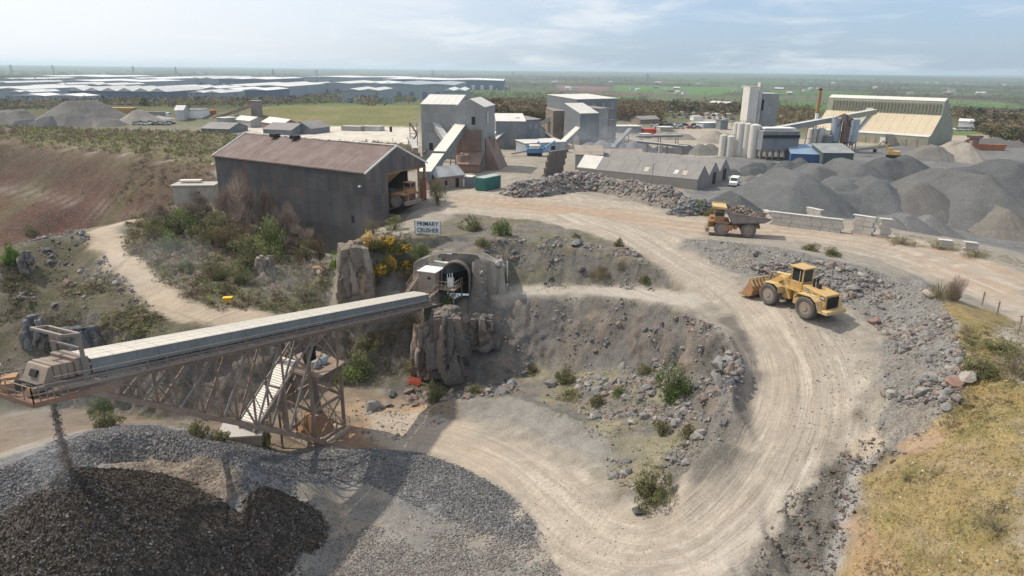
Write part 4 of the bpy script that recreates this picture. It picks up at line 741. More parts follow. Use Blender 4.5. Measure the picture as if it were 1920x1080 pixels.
for (x, y, wp, hp, kd, lb, sh) in [(458,440,84,126,'twig','tall bare reddish tree against the crusher house wall','round'), (380,432,70,84,'twig','bare tree above the thicket beside the flat roofed hut','round'), (540,462,60,92,'twig','bare tree before the lamp on the crusher house wall','round'), (300,436,60,60,'twig','small bare tree by the head of the access track','round'), (600,492,40,60,'rust','russet tree by the steel stair','round'), (505,440,56,100,'twig','slim bare tree right of the tall bare tree at the crusher wall','col'), (430,420,50,80,'twig','bare tree at the left end of the crusher house','round'), (820,385,40,56,'olive','budding tree at the gable of the brick hut','round'), (470,500,100,70,'olive','spreading dark tree on the slope below the crusher house','round'),
    (400,460,90,70,'olive','dense tree beside the flat roofed hut','round'), (340,440,80,60,'green','leafy tree above the head of the access track','round'), (440,470,80,70,'rust','brown tree among the green ones below the crusher house','round'), (560,470,60,60,'twig','bare tree near the corner of the crusher house','round'), (290,450,60,50,'olive','rounded tree beside the access track','round'), (575,490,50,50,'olive','small tree at the stair head','round'), (370,430,60,50,'green','green tree in front of the flat roofed hut','round'), (700,440,40,40,'brown','scrubby tree at the crusher house corner','round'), (740,430,46,30,'olive','scrubby tree under the crusher opening','round')]:
    p, r, h = at_px(x, y, wp, hp); plant('tree', 'tree', lb, p, r, h, kd, sh, 6000 if kd == 'twig' else 3600, .05)
# loose scrub that nobody could count
def scrub(name, parent, pp, n, r0, r1, kinds, leaf=.12, m_=60, flat=.7, dens=None, world=False):
    x, y = sample(pp, n, world, dens=dens); n = len(x); Vs, Fs, Cs = [], [], []; b = 0; k = RNG.integers(0, len(kinds) * 2, n)
    for i in range(len(kinds) * 2):
        rng = np.random.default_rng(i + 900); V, Fc, c = crown_np(m_, leaf, 'low', PALS[kinds[i // 2]], rng, 7); q = np.where(k == i)[0]
        if len(q) == 0: continue
        s = RNG.uniform(r0, r1, len(q)); Rm = rotm(len(q), .05); v = np.einsum('nij,vj->nvi', Rm, V * [1, 1, flat]) * s[:, None, None] + np.stack([x[q], y[q], H(x[q], y[q]) - .05], 1)[:, None, :]
        Vs.append(v.reshape(-1, 3)); Fs.append((Fc[None] + (np.arange(len(q)) * len(V))[:, None, None] + b).reshape(-1, 3)); Cs.append((c[None] * RNG.uniform(.8, 1.2, (len(q), 1, 1))).reshape(-1, 3)); b += len(q) * len(V)
    return link(name, npmesh(name, np.concatenate(Vs), np.concatenate(Fs), np.concatenate(Cs)), LEAFM, parent, kind='stuff')
scrub('undergrowth', None, [(250,400),(400,395),(480,430),(560,480),(620,510),(600,590),(400,580),(330,550),(240,470)], 1500, .4, 1.7, ['olive', 'rust', 'brown', 'olive', 'brown', 'twig'], .14, 90, 1.)
scrub('undergrowth', None, [(0,490),(100,500),(230,540),(300,600),(330,640),(250,715),(0,735)], 1700, .3, 1.25, ['olive', 'brown', 'dark', 'rust', 'olive'], .14, 70, .6, patchy(6, -.35, .15, 12))
scrub('undergrowth', None, [(640,590),(780,590),(780,640),(740,700),(650,710)], 260, .3, .8, ['brown', 'olive', 'rust'], .14, 70, .6)
scrub('undergrowth', None, [(1000,760),(1130,700),(1300,700),(1330,780),(1280,880),(1180,920),(1140,830)], 300, .15, .5, ['olive', 'green', 'dry'], .16, 50, .6, patchy(3, 0, .3, 13))
scrub('undergrowth', None, [(900,450),(1100,440),(1250,520),(1200,535),(950,536)], 260, .15, .5, ['brown', 'olive', 'dry'], .16, 50, .6, patchy(3, 0, .3, 14))
scrub('undergrowth', None, [(660,450),(800,440),(840,470),(790,530),(700,550),(660,520)], 160, .3, .8, ['brown', 'olive', 'gorse'], .14, 70, .7)
scrub('grass', None, [(1800,620),(1920,600),(1920,1080),(1600,1080),(1620,910),(1760,830),(1800,740)], 9000, .06, .24, ['dry', 'dry', 'brown', 'gorse', 'dry'], .26, 14, .8)
scrub('undergrowth', None, [(1780,600),(1900,640),(1900,760),(1800,770),(1800,660)], 140, .3, .8, ['olive', 'dry'], .14, 90, .5)
scrub('scrubland', None, [(0,236),(400,248),(560,262),(770,272),(780,300),(640,285),(470,258),(400,318),(200,286),(0,262)], 1500, .8, 2.6, ['olive', 'rust', 'brown', 'lime', 'twig'], .2, 34, .8)
scrub('scrubland', None, [(250,300),(400,320),(402,395),(300,395),(200,380)], 240, .6, 1.8, ['olive', 'rust', 'brown'], .2, 34, .6)
scrub('scrubland', None, [(1640,445),(1920,505),(1920,490),(1700,440)], 160, .25, .7, ['dry', 'olive'], .16, 50, .5)
scrub('scrubland', None, [(0,270),(200,292),(400,325),(400,390),(250,400),(60,440),(0,460)], 260, .3, 1.0, ['olive', 'rust', 'brown'], .2, 30, .5, patchy(14, -.1, .3, 31))
scrub('grass', None, [(1800,640),(1920,640),(1920,1080),(1620,1080),(1620,910),(1760,830)], 500, .2, .45, ['dry', 'dry', 'brown'], .16, 46, .7, patchy(3, -.05, .3, 41))
# ================================================================ materials of built things
STEEL = weathered('rusty_steel', (.30, .245, .205), (.24, .165, .125), (.15, .075, .045), .6, .75, .1, .9, (1, 1, 1), .3)
STEEL2 = weathered('grey_steel', (.21, .215, .21), (.26, .21, .18), (.16, .09, .06), .6, .6, .2, .8, (1, 1, 1), .2)
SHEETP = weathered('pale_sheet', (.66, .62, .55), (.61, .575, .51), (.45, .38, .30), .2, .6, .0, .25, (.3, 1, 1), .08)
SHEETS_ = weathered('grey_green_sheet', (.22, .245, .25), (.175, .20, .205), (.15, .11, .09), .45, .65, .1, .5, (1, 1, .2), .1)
TANM = weathered('tan_paint', (.29, .24, .20), (.23, .18, .145), (.20, .12, .08), .5, .7, 0, .8)
RUBBER = weathered('dusty_rubber', (.17, .155, .145), (.12, .11, .105), (.25, .23, .21), .6, .95, 0, 2.)
DARK = weathered('dark_void', (.02, .02, .021), sc=1.)
CONC = weathered('concrete', (.42, .40, .37), (.36, .34, .315), (.22, .19, .16), .45, .9, 0, .7)
CONCT = weathered('tan_concrete', (.40, .33, .26), (.35, .28, .22), (.2, .15, .11), .4, .9, 0, .6)
CRW = weathered('crusher_wall_sheet', (.10, .10, .102), (.14, .133, .128), (.25, .13, .085), 1., .7, .1, .25, (1, 1, .12), .1, panel=.16)
CRR = weathered('rusty_roof_sheet', (.27, .215, .20), (.21, .15, .125), (.34, .29, .26), .55, .7, .1, .25, (.3, 1, 1), .1)
YEL = weathered('dusty_yellow', (.52, .325, .09), (.42, .295, .15), (.40, .33, .26), .85, .5, .0, .8)
YELP = weathered('pale_yellow', (.56, .41, .20), (.48, .34, .15), (.38, .30, .22), .7, .6, .0, .8)
BEDM = weathered('worn_dump_body', (.27, .235, .22), (.22, .185, .17), (.20, .13, .10), .5, .7, .1, .9)
ORG = weathered('orange_brown_paint', (.36, .19, .085), (.29, .175, .105), (.25, .17, .12), .5, .65, 0, 1.)
GLS = weathered('dark_glass', (.03, .04, .045), sc=1., rough=.12, bump=0, spec=.6, amt=.1)
WHT = weathered('white_paint', (.78, .78, .76), (.70, .70, .68), (.4, .37, .33), .3, .5, 0, .7); BLK = weathered('black_paint', (.02, .02, .02), sc=1.)
RED = weathered('red_plastic', (.55, .06, .035), sc=2., rough=.5)
def corr(w_, h, ribs, amp=.05):
    """a ribbed sheet in the x/z plane"""
    V = []; n = ribs * 2
    for i in range(n + 1):
        V += [(w_ * i / n, amp * (i % 2), 0), (w_ * i / n, amp * (i % 2), h)]
    me = bpy.data.meshes.new('sheet'); me.from_pydata(V, [], [(2 * i, 2 * i + 2, 2 * i + 3, 2 * i + 1) for i in range(n)]); me.update(); return me
def text(s, loc, rot, size, mat, parent, sx=1., ext=.01, name='lettering'):
    c = bpy.data.curves.new(name, 'FONT'); c.body = s; c.size = size; c.align_x = 'CENTER'; c.align_y = 'CENTER'; c.extrude = ext; c.offset = size * .012; o = bpy.data.objects.new(name, c); COL.objects.link(o); c.materials.append(mat)
    bpy.context.view_layer.update(); me = bpy.data.meshes.new_from_object(o.evaluated_get(bpy.context.evaluated_depsgraph_get())); bpy.data.objects.remove(o); me.materials.clear(); o = link(name, me, mat, parent); o.location = loc; o.rotation_euler = rot; o.scale = (sx, 1, 1); return o
V3 = Vector
# ---------------------------------------------------------------- long covered conveyor
ca = V3(CA_); cb = V3(CB_); cd = (cb - ca); CL = cd.length; cu = cd.normalized(); ch = V3((cu.x, cu.y, 0)).normalized(); cn = V3((-ch.y, ch.x, 0)); cn = cn if cn.y < 0 else -cn
def cp(s, n_=0., z=0.): q = ca + cu * s + cn * n_; return V3((q.x, q.y, q.z + z))
gan = thing('covered_conveyor', 'long covered conveyor sloping across the pit to the tip of the dark stone pile', 'conveyor', (0, 0, 0))
W2 = 1.2; NP = 26; st = CL / NP
pr = MB(); NS = 8
for i in range(NP):                                    # curved roof sheets and side panels, one per bay
    a, b = i * st, (i + 1) * st - .03; m1 = MB(); arc = []
    for k in range(NS + 1):
        t = -1 + 2 * k / NS; arc.append((t * (W2 + .12), .10 * (1 - t * t)))
    for k in range(NS):
        m1.add([cp(a, arc[k][0], arc[k][1]), cp(a, arc[k + 1][0], arc[k + 1][1]), cp(b, arc[k + 1][0], arc[k + 1][1]), cp(b, arc[k][0], arc[k][1])], [(0, 1, 2, 3)])
    for r_ in range(8):
        s_r = a + (b - a) * (r_ + .5) / 8
        for k in range(0, NS, 2): m1.add([cp(s_r - .05, arc[k][0], arc[k][1] + .004), cp(s_r + .05, arc[k][0], arc[k][1] + .004), cp(s_r + .05, arc[k + 2][0], arc[k + 2][1] + .035), cp(s_r - .05, arc[k + 2][0], arc[k + 2][1] + .035)], [(0, 1, 2, 3)])
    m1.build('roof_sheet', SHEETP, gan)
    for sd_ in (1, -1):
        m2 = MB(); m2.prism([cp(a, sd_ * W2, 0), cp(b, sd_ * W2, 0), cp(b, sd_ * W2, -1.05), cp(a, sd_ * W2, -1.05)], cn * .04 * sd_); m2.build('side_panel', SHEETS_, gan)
f = MB()
for sd_ in (1, -1):
    f.bar(cp(-2, sd_ * W2, -1.42), cp(CL + 4, sd_ * W2, -1.42), .14, .26); f.bar(cp(-2, sd_ * (W2 + .75), -1.5), cp(CL + 3.5, sd_ * (W2 + .75), -1.5), .08, .2)
f.build('stringer', STEEL2, gan)
f = MB(); f.prism([cp(-2, -W2 + .2, -1.2), cp(CL + 3.6, -W2 + .2, -1.2), cp(CL + 3.6, W2 - .2, -1.2), cp(-2, W2 - .2, -1.2)], (0, 0, .06)); f.build('belt', RUBBER, gan)
f = MB(); [f.prism([cp(-1, sd_ * (W2 + .08), -1.46), cp(CL + 3, sd_ * (W2 + .08), -1.46), cp(CL + 3, sd_ * (W2 + .72), -1.46), cp(-1, sd_ * (W2 + .72), -1.46)], (0, 0, .05)) for sd_ in (1, -1)]; f.build('walkway', STEEL, gan)
f = MB(); q = int(CL / 1.6)
for i in range(q + 3):
    s = i * 1.6 - 1
    f.bar(cp(s, W2 + .76, -1.45), cp(s, W2 + .76, -.55), .05)
f.bar(cp(-1, W2 + .76, -.55), cp(CL + 3, W2 + .76, -.55), .055); f.bar(cp(-1, W2 + .76, -.98), cp(CL + 3, W2 + .76, -.98), .04); f.build('handrail', STEEL2, gan)
for sd_ in (1, -1):
    f = MB(); f.cyl(cp(2, sd_ * 1.15, -1.95), cp(CL + 2.6, sd_ * 1.15, -1.95), .19, n=8); f.build('top_chord', STEEL, gan)
idl = MB()
for i in range(int(CL / 1.25)): idl.bar(cp(i * 1.25, -W2, -1.62), cp(i * 1.25, W2, -1.62), .12)
idl.build('idler', STEEL, gan)
f = MB(); rr_ = random.Random(4)
spill = []; 
for i in range(420): s = rr_.uniform(0, CL); q = cp(s, W2 + rr_.uniform(.1, .7), -1.36); spill.append((q.x, q.y, q.z))
link('spilled_stone', scatter_mesh('spilled_stone', np.array(spill), psize(len(spill), .04, .16, 2.2), PINKS, 1.), ROCKM, gan, kind='stuff')
# deep truss below
s0 = CL + .3; sT = None
def line_at(px):
    lo, hi = -5., CL + 8
    for _ in range(40):
        m_ = (lo + hi) / 2; lo, hi = (m_, hi) if proj(cp(m_, 1.15, -1.95))[0] > px else (lo, m_)
    return lo
sA, sB = line_at(150), line_at(592)                    # where the bottom chord leaves and where it lands
zT = -14.0
def low(s, sd_): t = (sA - s) / (sA - sB); a = cp(sA, sd_ * 1.15, -2.1); q = cp(s, sd_ * 1.15, 0); return V3((q.x, q.y, a.z + (zT + .6 - a.z) * t))
def up(s, sd_): return cp(s, sd_ * 1.15, -1.95)
posts = [line_at(p) for p in (258, 322, 402, 464, 524)]
for sd_ in (1, -1):
    f = MB(); f.bar(low(sA, sd_), low(sB, sd_), .3, .42); f.build('bottom_chord', STEEL, gan)
    prev = None
    for s in posts:
        f = MB(); f.bar(up(s, sd_), low(s, sd_), .17); f.build('post', STEEL, gan)
        if prev is not None:
            f = MB(); f.cyl(up(s, sd_), low(prev, sd_), .11, n=7); f.build('diagonal', STEEL2 if sd_ > 0 else STEEL, gan); f = MB(); mid = (up(s, sd_) + low(prev, sd_)) / 2; f.bar(up(prev, sd_), low(s, sd_), .07); f.build('diagonal', STEEL, gan)
        prev = s
    f = MB(); f.cyl(up(sB, sd_), low(posts[-1], sd_), .13, n=7); f.cyl(up(sB, sd_), low(posts[-2], sd_), .11, n=7); f.build('diagonal', STEEL2, gan)
f = MB()
for i, s in enumerate(posts):
    for t in (.05, .5, .97):
        f.bar(up(s, 1).lerp(low(s, 1), t), up(s, -1).lerp(low(s, -1), t), .12)
    f.bar(up(s, 1).lerp(low(s, 1), .05), up(s, -1).lerp(low(s, -1), .5), .08); f.bar(up(s, -1).lerp(low(s, -1), .5), up(s, 1).lerp(low(s, 1), .97), .08)
    if i: f.bar(low(s, 1), low(posts[i - 1], -1), .09); f.bar(up(s, 1), up(posts[i - 1], -1), .09)
f.build('cross_brace', STEEL, gan)
# head end: hood, frame, platform
hd = thing('conveyor_head_house', 'tan hooded drive house at the tip of the long covered conveyor', 'conveyor head', (0, 0, 0))
f = MB(); f.prism([cp(CL + .1, -W2 - .1, -1.0), cp(CL + .1, -W2 - .1, .25), cp(CL + .1, W2 + .1, .25), cp(CL + .1, W2 + .1, -1.0)], cu * .95); f.build('hood', TANM, hd, bevel=.04)
f = MB()
for k in range(3):
    s = CL + 1.08 + k * .46; f.prism([cp(s, -W2 + .1, -1.1), cp(s, -W2 + .1, .0), cp(s, W2 - .1, .0), cp(s, W2 - .1, -1.1)], cu * .43)
f.build('hood_panel', TANM, hd, bevel=.03)
s = CL + 2.47; f = MB(); f.add([cp(s, -W2 + .1, -1.15), cp(s, W2 - .1, -1.15), cp(s, W2 - .1, -.05), cp(s, -W2 + .1, -.05), cp(s + .85, -W2 + .1, -1.35), cp(s + .85, W2 - .1, -1.35), cp(s + .25, W2 - .1, -.12), cp(s + .25, -W2 + .1, -.12)], [(0, 1, 2, 3), (4, 7, 6, 5), (0, 4, 5, 1), (3, 2, 6, 7), (1, 5, 6, 2), (0, 3, 7, 4)]); nose = f.build('hood_nose', WHT if False else TANM, hd, bevel=.03)
f = MB(); f.prism([cp(s + .40, -.4, -.42), cp(s + .40, .3, -.42), cp(s + .62, .3, -.85), cp(s + .62, -.4, -.85)], cu * .12); f.build('hatch', DARK, nose)
f = MB(); f.prism([cp(CL + 2.7, -W2 - 1, -2.05), cp(CL + 4.6, -W2 - 1, -2.05), cp(CL + 4.6, W2 + .9, -2.05), cp(CL + 2.7, W2 + .9, -2.05)], (0, 0, .1)); f.bar(cp(CL - 1, W2 + .9, -2.1), cp(CL + 4.6, W2 + .9, -2.1), .2, .36); f.bar(cp(CL + 4.6, W2 + .9, -2.1), cp(CL + 4.6, -W2 - 1, -2.1), .2, .36); f.build('platform', weathered('rust_platform', (.25, .15, .10), (.18, .11, .08), sc=1.), hd)
f = MB(); cs = [cp(CL + 2.4, W2 + .9, -2), cp(CL + 4.6, W2 + .9, -2), cp(CL + 4.6, -W2 - 1, -2), cp(CL + 2.4, -W2 - 1, -2)]
for i in range(3):
    a, b = cs[i], cs[i + 1]; n_ = 5
    for k in range(n_ + 1): q = a.lerp(b, k / n_); f.bar(q, q + V3((0, 0, 1.1)), .055)
    for z in (.55, 1.1): f.bar(a + V3((0, 0, z)), b + V3((0, 0, z)), .05)
f.build('guard_rail', STEEL2, hd)
f = MB(); f.cyl(cp(CL + 2.4, -W2 + .1, -1.5), cp(CL + 2.4, W2 - .1, -1.5), .45, n=16); f.build('head_pulley', STEEL, hd, smooth=True)
f = MB(); f.box(cp(CL + 3.6, -1.8, -1.5), (.9, .8, .9), .4); f.box(cp(CL + 4.1, -1.2, -1.6), (.7, .6, .6), .4); f.cyl(cp(CL + 3.6, .9, -1.6), cp(CL + 4.2, .9, -1.6), .28, n=10); f.build('drive_motor', ORG, hd)
f = MB(); f.cyl(cp(CL + 4.5, -1.6, -2), cp(CL + 4.5, -1.6, -.1), .06, n=6); f.bar(cp(CL + 4.7, -1.9, -.05), cp(CL + 4.4, -1.1, .0), .35, .16); f.build('floodlight', WHT, hd)
f = MB(); p1, p2 = CL + .6, CL + 1.7
for (s, n_) in ((p1, W2 + .3), (p1, -W2 - .3)): f.bar(cp(s, n_, -1.5), cp(s, n_, 2.0), .2)
f.bar(cp(p1, W2 + .4, 2.0), cp(p1, -W2 - .4, 2.0), .18); f.bar(cp(p2, W2 + .4, 2.05), cp(p2, -W2 - .4, 2.05), .18); f.bar(cp(p1, W2 + .4, 2.0), cp(p2, W2 + .4, 2.05), .18); f.bar(cp(p1, -W2 - .4, 2.0), cp(p2, -W2 - .4, 2.05), .18); f.bar(cp(p1 + .1, W2 + .3, 1.), cp(p1 + .1, -W2 - .3, 1.), .14); f.build('lifting_frame', STEEL2, hd)
# falling stream
hp = cp(CL + 2.3, 0, -1.6); n_ = 1500; t = RNG.uniform(0, 1, n_); zt, zb_ = hp.z, APEX[2] - .3
P = np.stack([hp.x + (APEX[0] - hp.x) * t + RNG.normal(0, 1, n_) * (.06 + .16 * t), hp.y + (APEX[1] - hp.y) * t + RNG.normal(0, 1, n_) * (.06 + .16 * t), zt + (zb_ - zt) * t], 1)
props(link('falling_stone', scatter_mesh('falling_stone', P, psize(n_, .04, .12, 2.4), [(.14, .10, .075), (.20, .15, .10), (.09, .07, .055)], 1.5), ROCKM), 'dark stream of crushed stone falling from the conveyor onto the pile', 'falling stone', kind='stuff')
# ---------------------------------------------------------------- support tower
L1, L2, L3 = (V3(PZ(538, 812, zT)), V3(PZ(593, 838, zT)), V3(PZ(646, 802, zT))); L4 = L1 + L3 - L2; LG = [L1, L2, L3, L4]; zt = cp(sB, 0, -2.2).z
tw = thing('support_tower', 'rusty steel lattice tower carrying the covered conveyor', 'tower', (0, 0, 0))
def lv(p, z): return V3((p.x, p.y, z))
for p in LG: f = MB(); f.bar(lv(p, zT), lv(p, zt), .34); f.build('leg', STEEL, tw)
lev = [zT + .3, zT + 4.2, zT + 8.3, zt - .1]
for i in range(4):
    a, b = LG[i], LG[(i + 1) % 4]
    for z in lev: f = MB(); f.bar(lv(a, z), lv(b, z), .26 if z in (lev[0], lev[2]) else .18, .3); f.build('beam', STEEL, tw)
    for k in range(3):
        f = MB(); f.bar(lv(a, lev[k]), lv(b, lev[k + 1]), .13); f.bar(lv(b, lev[k]), lv(a, lev[k + 1]), .13); f.build('cross_brace', STEEL, tw)
f = MB(); f.prism([lv(LG[i], lev[2] + .18) for i in range(4)], (0, 0, .08)); ov_ = (L3 - L2) * .12; f.prism([lv(L2 - (L1 - L2) * .25, lev[2] + .18), lv(L3 - (L1 - L2) * .25, lev[2] + .18), lv(L3, lev[2] + .18), lv(L2, lev[2] + .18)], (0, 0, .07)); f.build('platform', STEEL, tw)
for k in (.35, .6):
    q = lv(L2.lerp(L3, k) + (L1 - L2) * .15, lev[2] + .7); f = MB(); f.cyl(q - (L3 - L2).normalized() * .45, q + (L3 - L2).normalized() * .45, .38, n=12); f.box(q - V3((0, 0, .4)), (.7, .5, .2), .5); f.build('motor', weathered('pale_blue_paint', (.45, .50, .52), sc=2.), tw)
f = MB(); q = lv((L1 + L3) / 2, lev[2] + 1.2); f.box(q, (1.2, 1.4, 2.0), .5); f.build('chute', DARK, tw); f = MB(); f.bar(lv((L1 + L3) / 2, lev[2]), lv((L1 + L3) / 2 + (L3 - L1) * .1, lev[0] + 1.5), .5); f.build('chute_pipe', STEEL2, tw)
def stairs(name, parent, a, b, wd, mt, steps=14, rail=True):
    a, b = V3(a), V3(b); d = b - a; h = V3((d.x, d.y, 0)).normalized() if abs(d.x) + abs(d.y) > .01 else V3((1, 0, 0)); n_ = V3((-h.y, h.x, 0)) * wd / 2; f = MB(); f.bar(a + n_, b + n_, .07, .2); f.bar(a - n_, b - n_, .07, .2)
    for i in range(steps + 1): q = a.lerp(b, i / steps); f.bar(q + n_, q - n_, .22, .05)
    if rail:
        up_ = V3((0, 0, 1.)); f.bar(a + n_ + up_, b + n_ + up_, .045); f.bar(a - n_ + up_, b - n_ + up_, .045)
        for i in range(0, steps + 1, 4): q = a.lerp(b, i / steps); f.bar(q + n_, q + n_ + up_, .04); f.bar(q - n_, q - n_ + up_, .04)
    return f.build(name, mt, parent)
md = (L1 + L4) / 2
stairs('stair', tw, lv(md, lev[1] + .2), lv(md + (L3 - L4) * .6, lev[2] + .2), .8, STEEL); stairs('stair', tw, lv(md + (L3 - L4) * .1 - (L4 - L1) * .2, lev[2] + .3), lv(md - (L4 - L1) * .4, zt + .1), .8, STEEL2)
f = MB(); f.prism([lv(LG[i] + (LG[i] - (L1 + L3) / 2) * .22, zT - .9) for i in range(4)], (0, 0, 1.1)); f.build('base_block', CONCT, tw, bevel=.05)
f = MB(); cen = (L1 + L3) / 2; f.cyl(lv(cen, zT + .2), lv(cen, zT + 2.3), 2.0, 1.0, 10); f.build('hopper', ORG, tw)
f = MB()
for i in range(4):
    a, b = (LG[i] + (LG[i] - cen) * .2), (LG[(i + 1) % 4] + (LG[(i + 1) % 4] - cen) * .2)
    for k in range(5): q = lv(a.lerp(b, k / 5), zT + .2); f.bar(q, q + V3((0, 0, 1.1)), .05)
    f.bar(lv(a, zT + 1.3), lv(b, zT + 1.3), .05); f.bar(lv(a, zT + .75), lv(b, zT + .75), .04)
f.build('guard_rail', STEEL, tw)
# inclined feeder conveyor with ribbed cover, and its block
ia = V3(PD(540, 672, 72.)); ib = V3(PD(462, 800, 68.5)); idd = (ib - ia).normalized(); ih = V3((-idd.y, idd.x, 0)).normalized(); ih = ih if ih.x > 0 else -ih
ic = thing('feeder_conveyor', 'steep short conveyor under a ribbed pale cover behind the truss', 'conveyor', (0, 0, 0)); n_ = 30; Ln = (ib - ia).length
for i in range(n_):
    f = MB(); a = ia + idd * (Ln * i / n_); b = ia + idd * (Ln * (i + .92) / n_); u_ = V3((0, 0, .1)); f.add([a - ih * 1.15, a + ih * 1.15, b + ih * 1.15 + u_, b - ih * 1.15 + u_], [(0, 1, 2, 3)]); f.add([b - ih * 1.15 + u_, b + ih * 1.15 + u_, b + ih * 1.15 + idd * .04, b - ih * 1.15 + idd * .04], [(0, 1, 2, 3)]); f.build('cover_sheet', CONCT if False else SHEETP, ic)
f = MB()
for sd_ in (1, -1): f.bar(ia + ih * 1.2 * sd_ - V3((0, 0, .35)), ib + ih * 1.2 * sd_ - V3((0, 0, .35)), .12, .6)
f.build('side_frame', STEEL, ic); f = MB()
for t in (.1, .45, .8):
    q = ia.lerp(ib, t)
    for sd_ in (1, -1): f.bar(q + ih * sd_ - V3((0, 0, .5)), V3((q.x + ih.x * sd_, q.y + ih.y * sd_, -15.2)), .18)
f.build('trestle', STEEL, ic)
bc = thing('concrete_block', 'pale tan concrete plinth at the foot of the ribbed feeder conveyor', 'concrete block', (0, 0, 0)); q = V3(PD(436, 822, 67.6)); f = MB(); f.box((q.x + .4, q.y + 1.6, -13.4), (4.2, 3.0, 5.2), .15); f.build('plinth', CONCT, bc, bevel=.08); f = MB(); f.box((q.x + .4, q.y + 1.6, -10.7), (4.5, 3.3, .2), .15); f.build('cap', CONC, bc)
# ---------------------------------------------------------------- tunnel portal
TM = PZ(856, 558, -5.0); td = np.array([.10, .995])
TM = TM + np.append(td, 0) * 1.2; pt = thing('tunnel_portal', 'dark round topped arch of the conveyor tunnel mouth', 'tunnel', (TM[0], TM[1], -5.2), math.atan2(-td[0], td[1])); ax = 1.8; hs = 3.5
def archp(r, y, n=16, b=0.): return [(-r, y, -b)] + [(-r * math.cos(PI * i / n), y, hs + r * math.sin(PI * i / n)) for i in range(n + 1)] + [(r, y, -b)]
f = MB(); A1 = archp(ax, -1.6); n_ = len(A1)
for k in range(8):
    y0, y1 = -1.6 + k * .85, -1.6 + (k + 1) * .85; a = archp(ax + (.06 if k % 2 else 0), y0); b = archp(ax + (.06 if k % 2 else 0), y1)
    f.add(a + b, [(i, i + 1, n_ + i + 1, n_ + i) for i in range(n_ - 1)])
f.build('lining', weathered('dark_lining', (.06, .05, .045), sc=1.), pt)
f = MB(); a = archp(ax + .2, -1.8); b = archp(ax, -1.8); c = archp(ax + .2, -.9); f.add(a + b + c, [(i, i + 1, n_ + i + 1, n_ + i) for i in range(n_ - 1)] + [(2 * n_ + i, 2 * n_ + i + 1, i + 1, i) for i in range(n_ - 1)]); f.build('arch_ring', weathered('ring_concrete', (.15, .125, .105), sc=1.5), pt)
f = MB(); Ai = archp(ax + .02, .45, 16, .5); ni = len(Ai); Ao = []
for (x_, y_, z_) in Ai: sc6 = 2.9 / max(abs(x_), .01) if abs(x_) * 2.6 > (z_ - 1.2) * 1. else 9; Ao.append((max(-2.9, min(2.9, x_ * 1.75)), y_ + .25, min(5.85, 1.3 * z_ if z_ > 0 else z_)))
f.add(Ai + Ao, [(i, i + 1, ni + i + 1, ni + i) for i in range(ni - 1)]); hw = f.build('headwall', weathered('earth_face', (.135, .12, .105), (.11, .10, .09), sc=1.2, bump=.5), pt)
f = MB(); f.box((0, 6.0, 2.4), (3.8, .2, 5.2)); f.build('dark_end', DARK, pt); f = MB(); f.box((.2, 4.8, .04), (3.8, 7, .12)); f.build('floor_slab', weathered('damp_floor', (.10, .075, .06), sc=1.), pt)  # black sheet closing the short tube, standing in for the tunnel's darkness
# ---------------------------------------------------------------- transfer house at the portal
th_ = thing('transfer_house', 'tan transfer house with steps and railed platform before the tunnel', 'transfer house', PD(812, 530, 91.5), 0.); th_.location.z = -5.3; th_.rotation_euler.z = -.35
f = MB(); f.box((-.3, 0, 3.1), (2.6, 2.6, 2.2)); bd = f.build('house', TANM, th_, bevel=.04); f = MB(); f.box((-.3, 0, 4.26), (2.8, 2.8, .1)); f.build('roof', WHT, th_); f = MB(); f.box((.1, -1.33, 3.4), (.45, .08, .3)); f.build('window', DARK, bd)
f = MB(); f.box((-.3, -.6, 1.1), (2.5, 1.6, 1.8)); f.build('chute', TANM, th_)
f = MB(); f.box((2.3, .4, 1.9), (2.6, 2.8, .12)); [f.box((x, y, .95), (.16, .16, 1.9)) for x in (1.1, 3.5) for y in (-.9, 1.7)]; f.build('platform', STEEL, th_)
f = MB()
for (a, b) in (((1.1, -1, 1.95), (3.6, -1, 1.95)), ((3.6, -1, 1.95), (3.6, 1.8, 1.95))):
    for k in range(5): q = V3(a).lerp(V3(b), k / 4); f.bar(q, q + V3((0, 0, 1.1)), .05)
    for z in (.55, 1.1): f.bar(V3(a) + V3((0, 0, z)), V3(b) + V3((0, 0, z)), .05)
f.build('guard_rail', CONCT, th_)
stairs('steps', th_, (1.2, -1.2, 1.9), (-.6, -2.6, -.1), .9, CONCT, 9); stairs('steps', th_, (-1.7, -.6, 3.6), (-3.0, -2.0, 1.2), .7, CONCT, 9)
f = MB(); f.cyl((2.4, .5, 2.0), (2.4, .5, 3.2), .5, n=12); f.build('cabinet', WHT, th_)
gq = V3((TM[0] + .2, TM[1] + 4., -.9)); gr_ = V3(PD(826, 492, 91.8)); gg_ = thing('portal_gallery', 'short pale covered conveyor coming out of the tunnel mouth', 'conveyor', (0, 0, 0)); gd_ = (gq - gr_); gh_ = V3((-gd_.y, gd_.x, 0)).normalized() * 1.05
f = MB(); f.prism([gq - gh_, gq + gh_, gr_ + gh_, gr_ - gh_], (0, 0, -1.5)); f.build('side_wall', SHEETS_, gg_); f = MB(); f.prism([gq - gh_ * 1.1, gq + gh_ * 1.1, gr_ + gh_ * 1.1, gr_ - gh_ * 1.1], (0, 0, .08)); f.build('roof_sheet', SHEETP, gg_)
f = MB(); f.box((-1.4, -2.4, .2), (3.4, 1.2, .5)); f.build('skirt', TANM, th_); f = MB(); f.box((-.4, -2.9, .55), (.5, .4, .3)); f.build('bin', weathered('blue_plastic', (.07, .12, .5), sc=1.), th_)
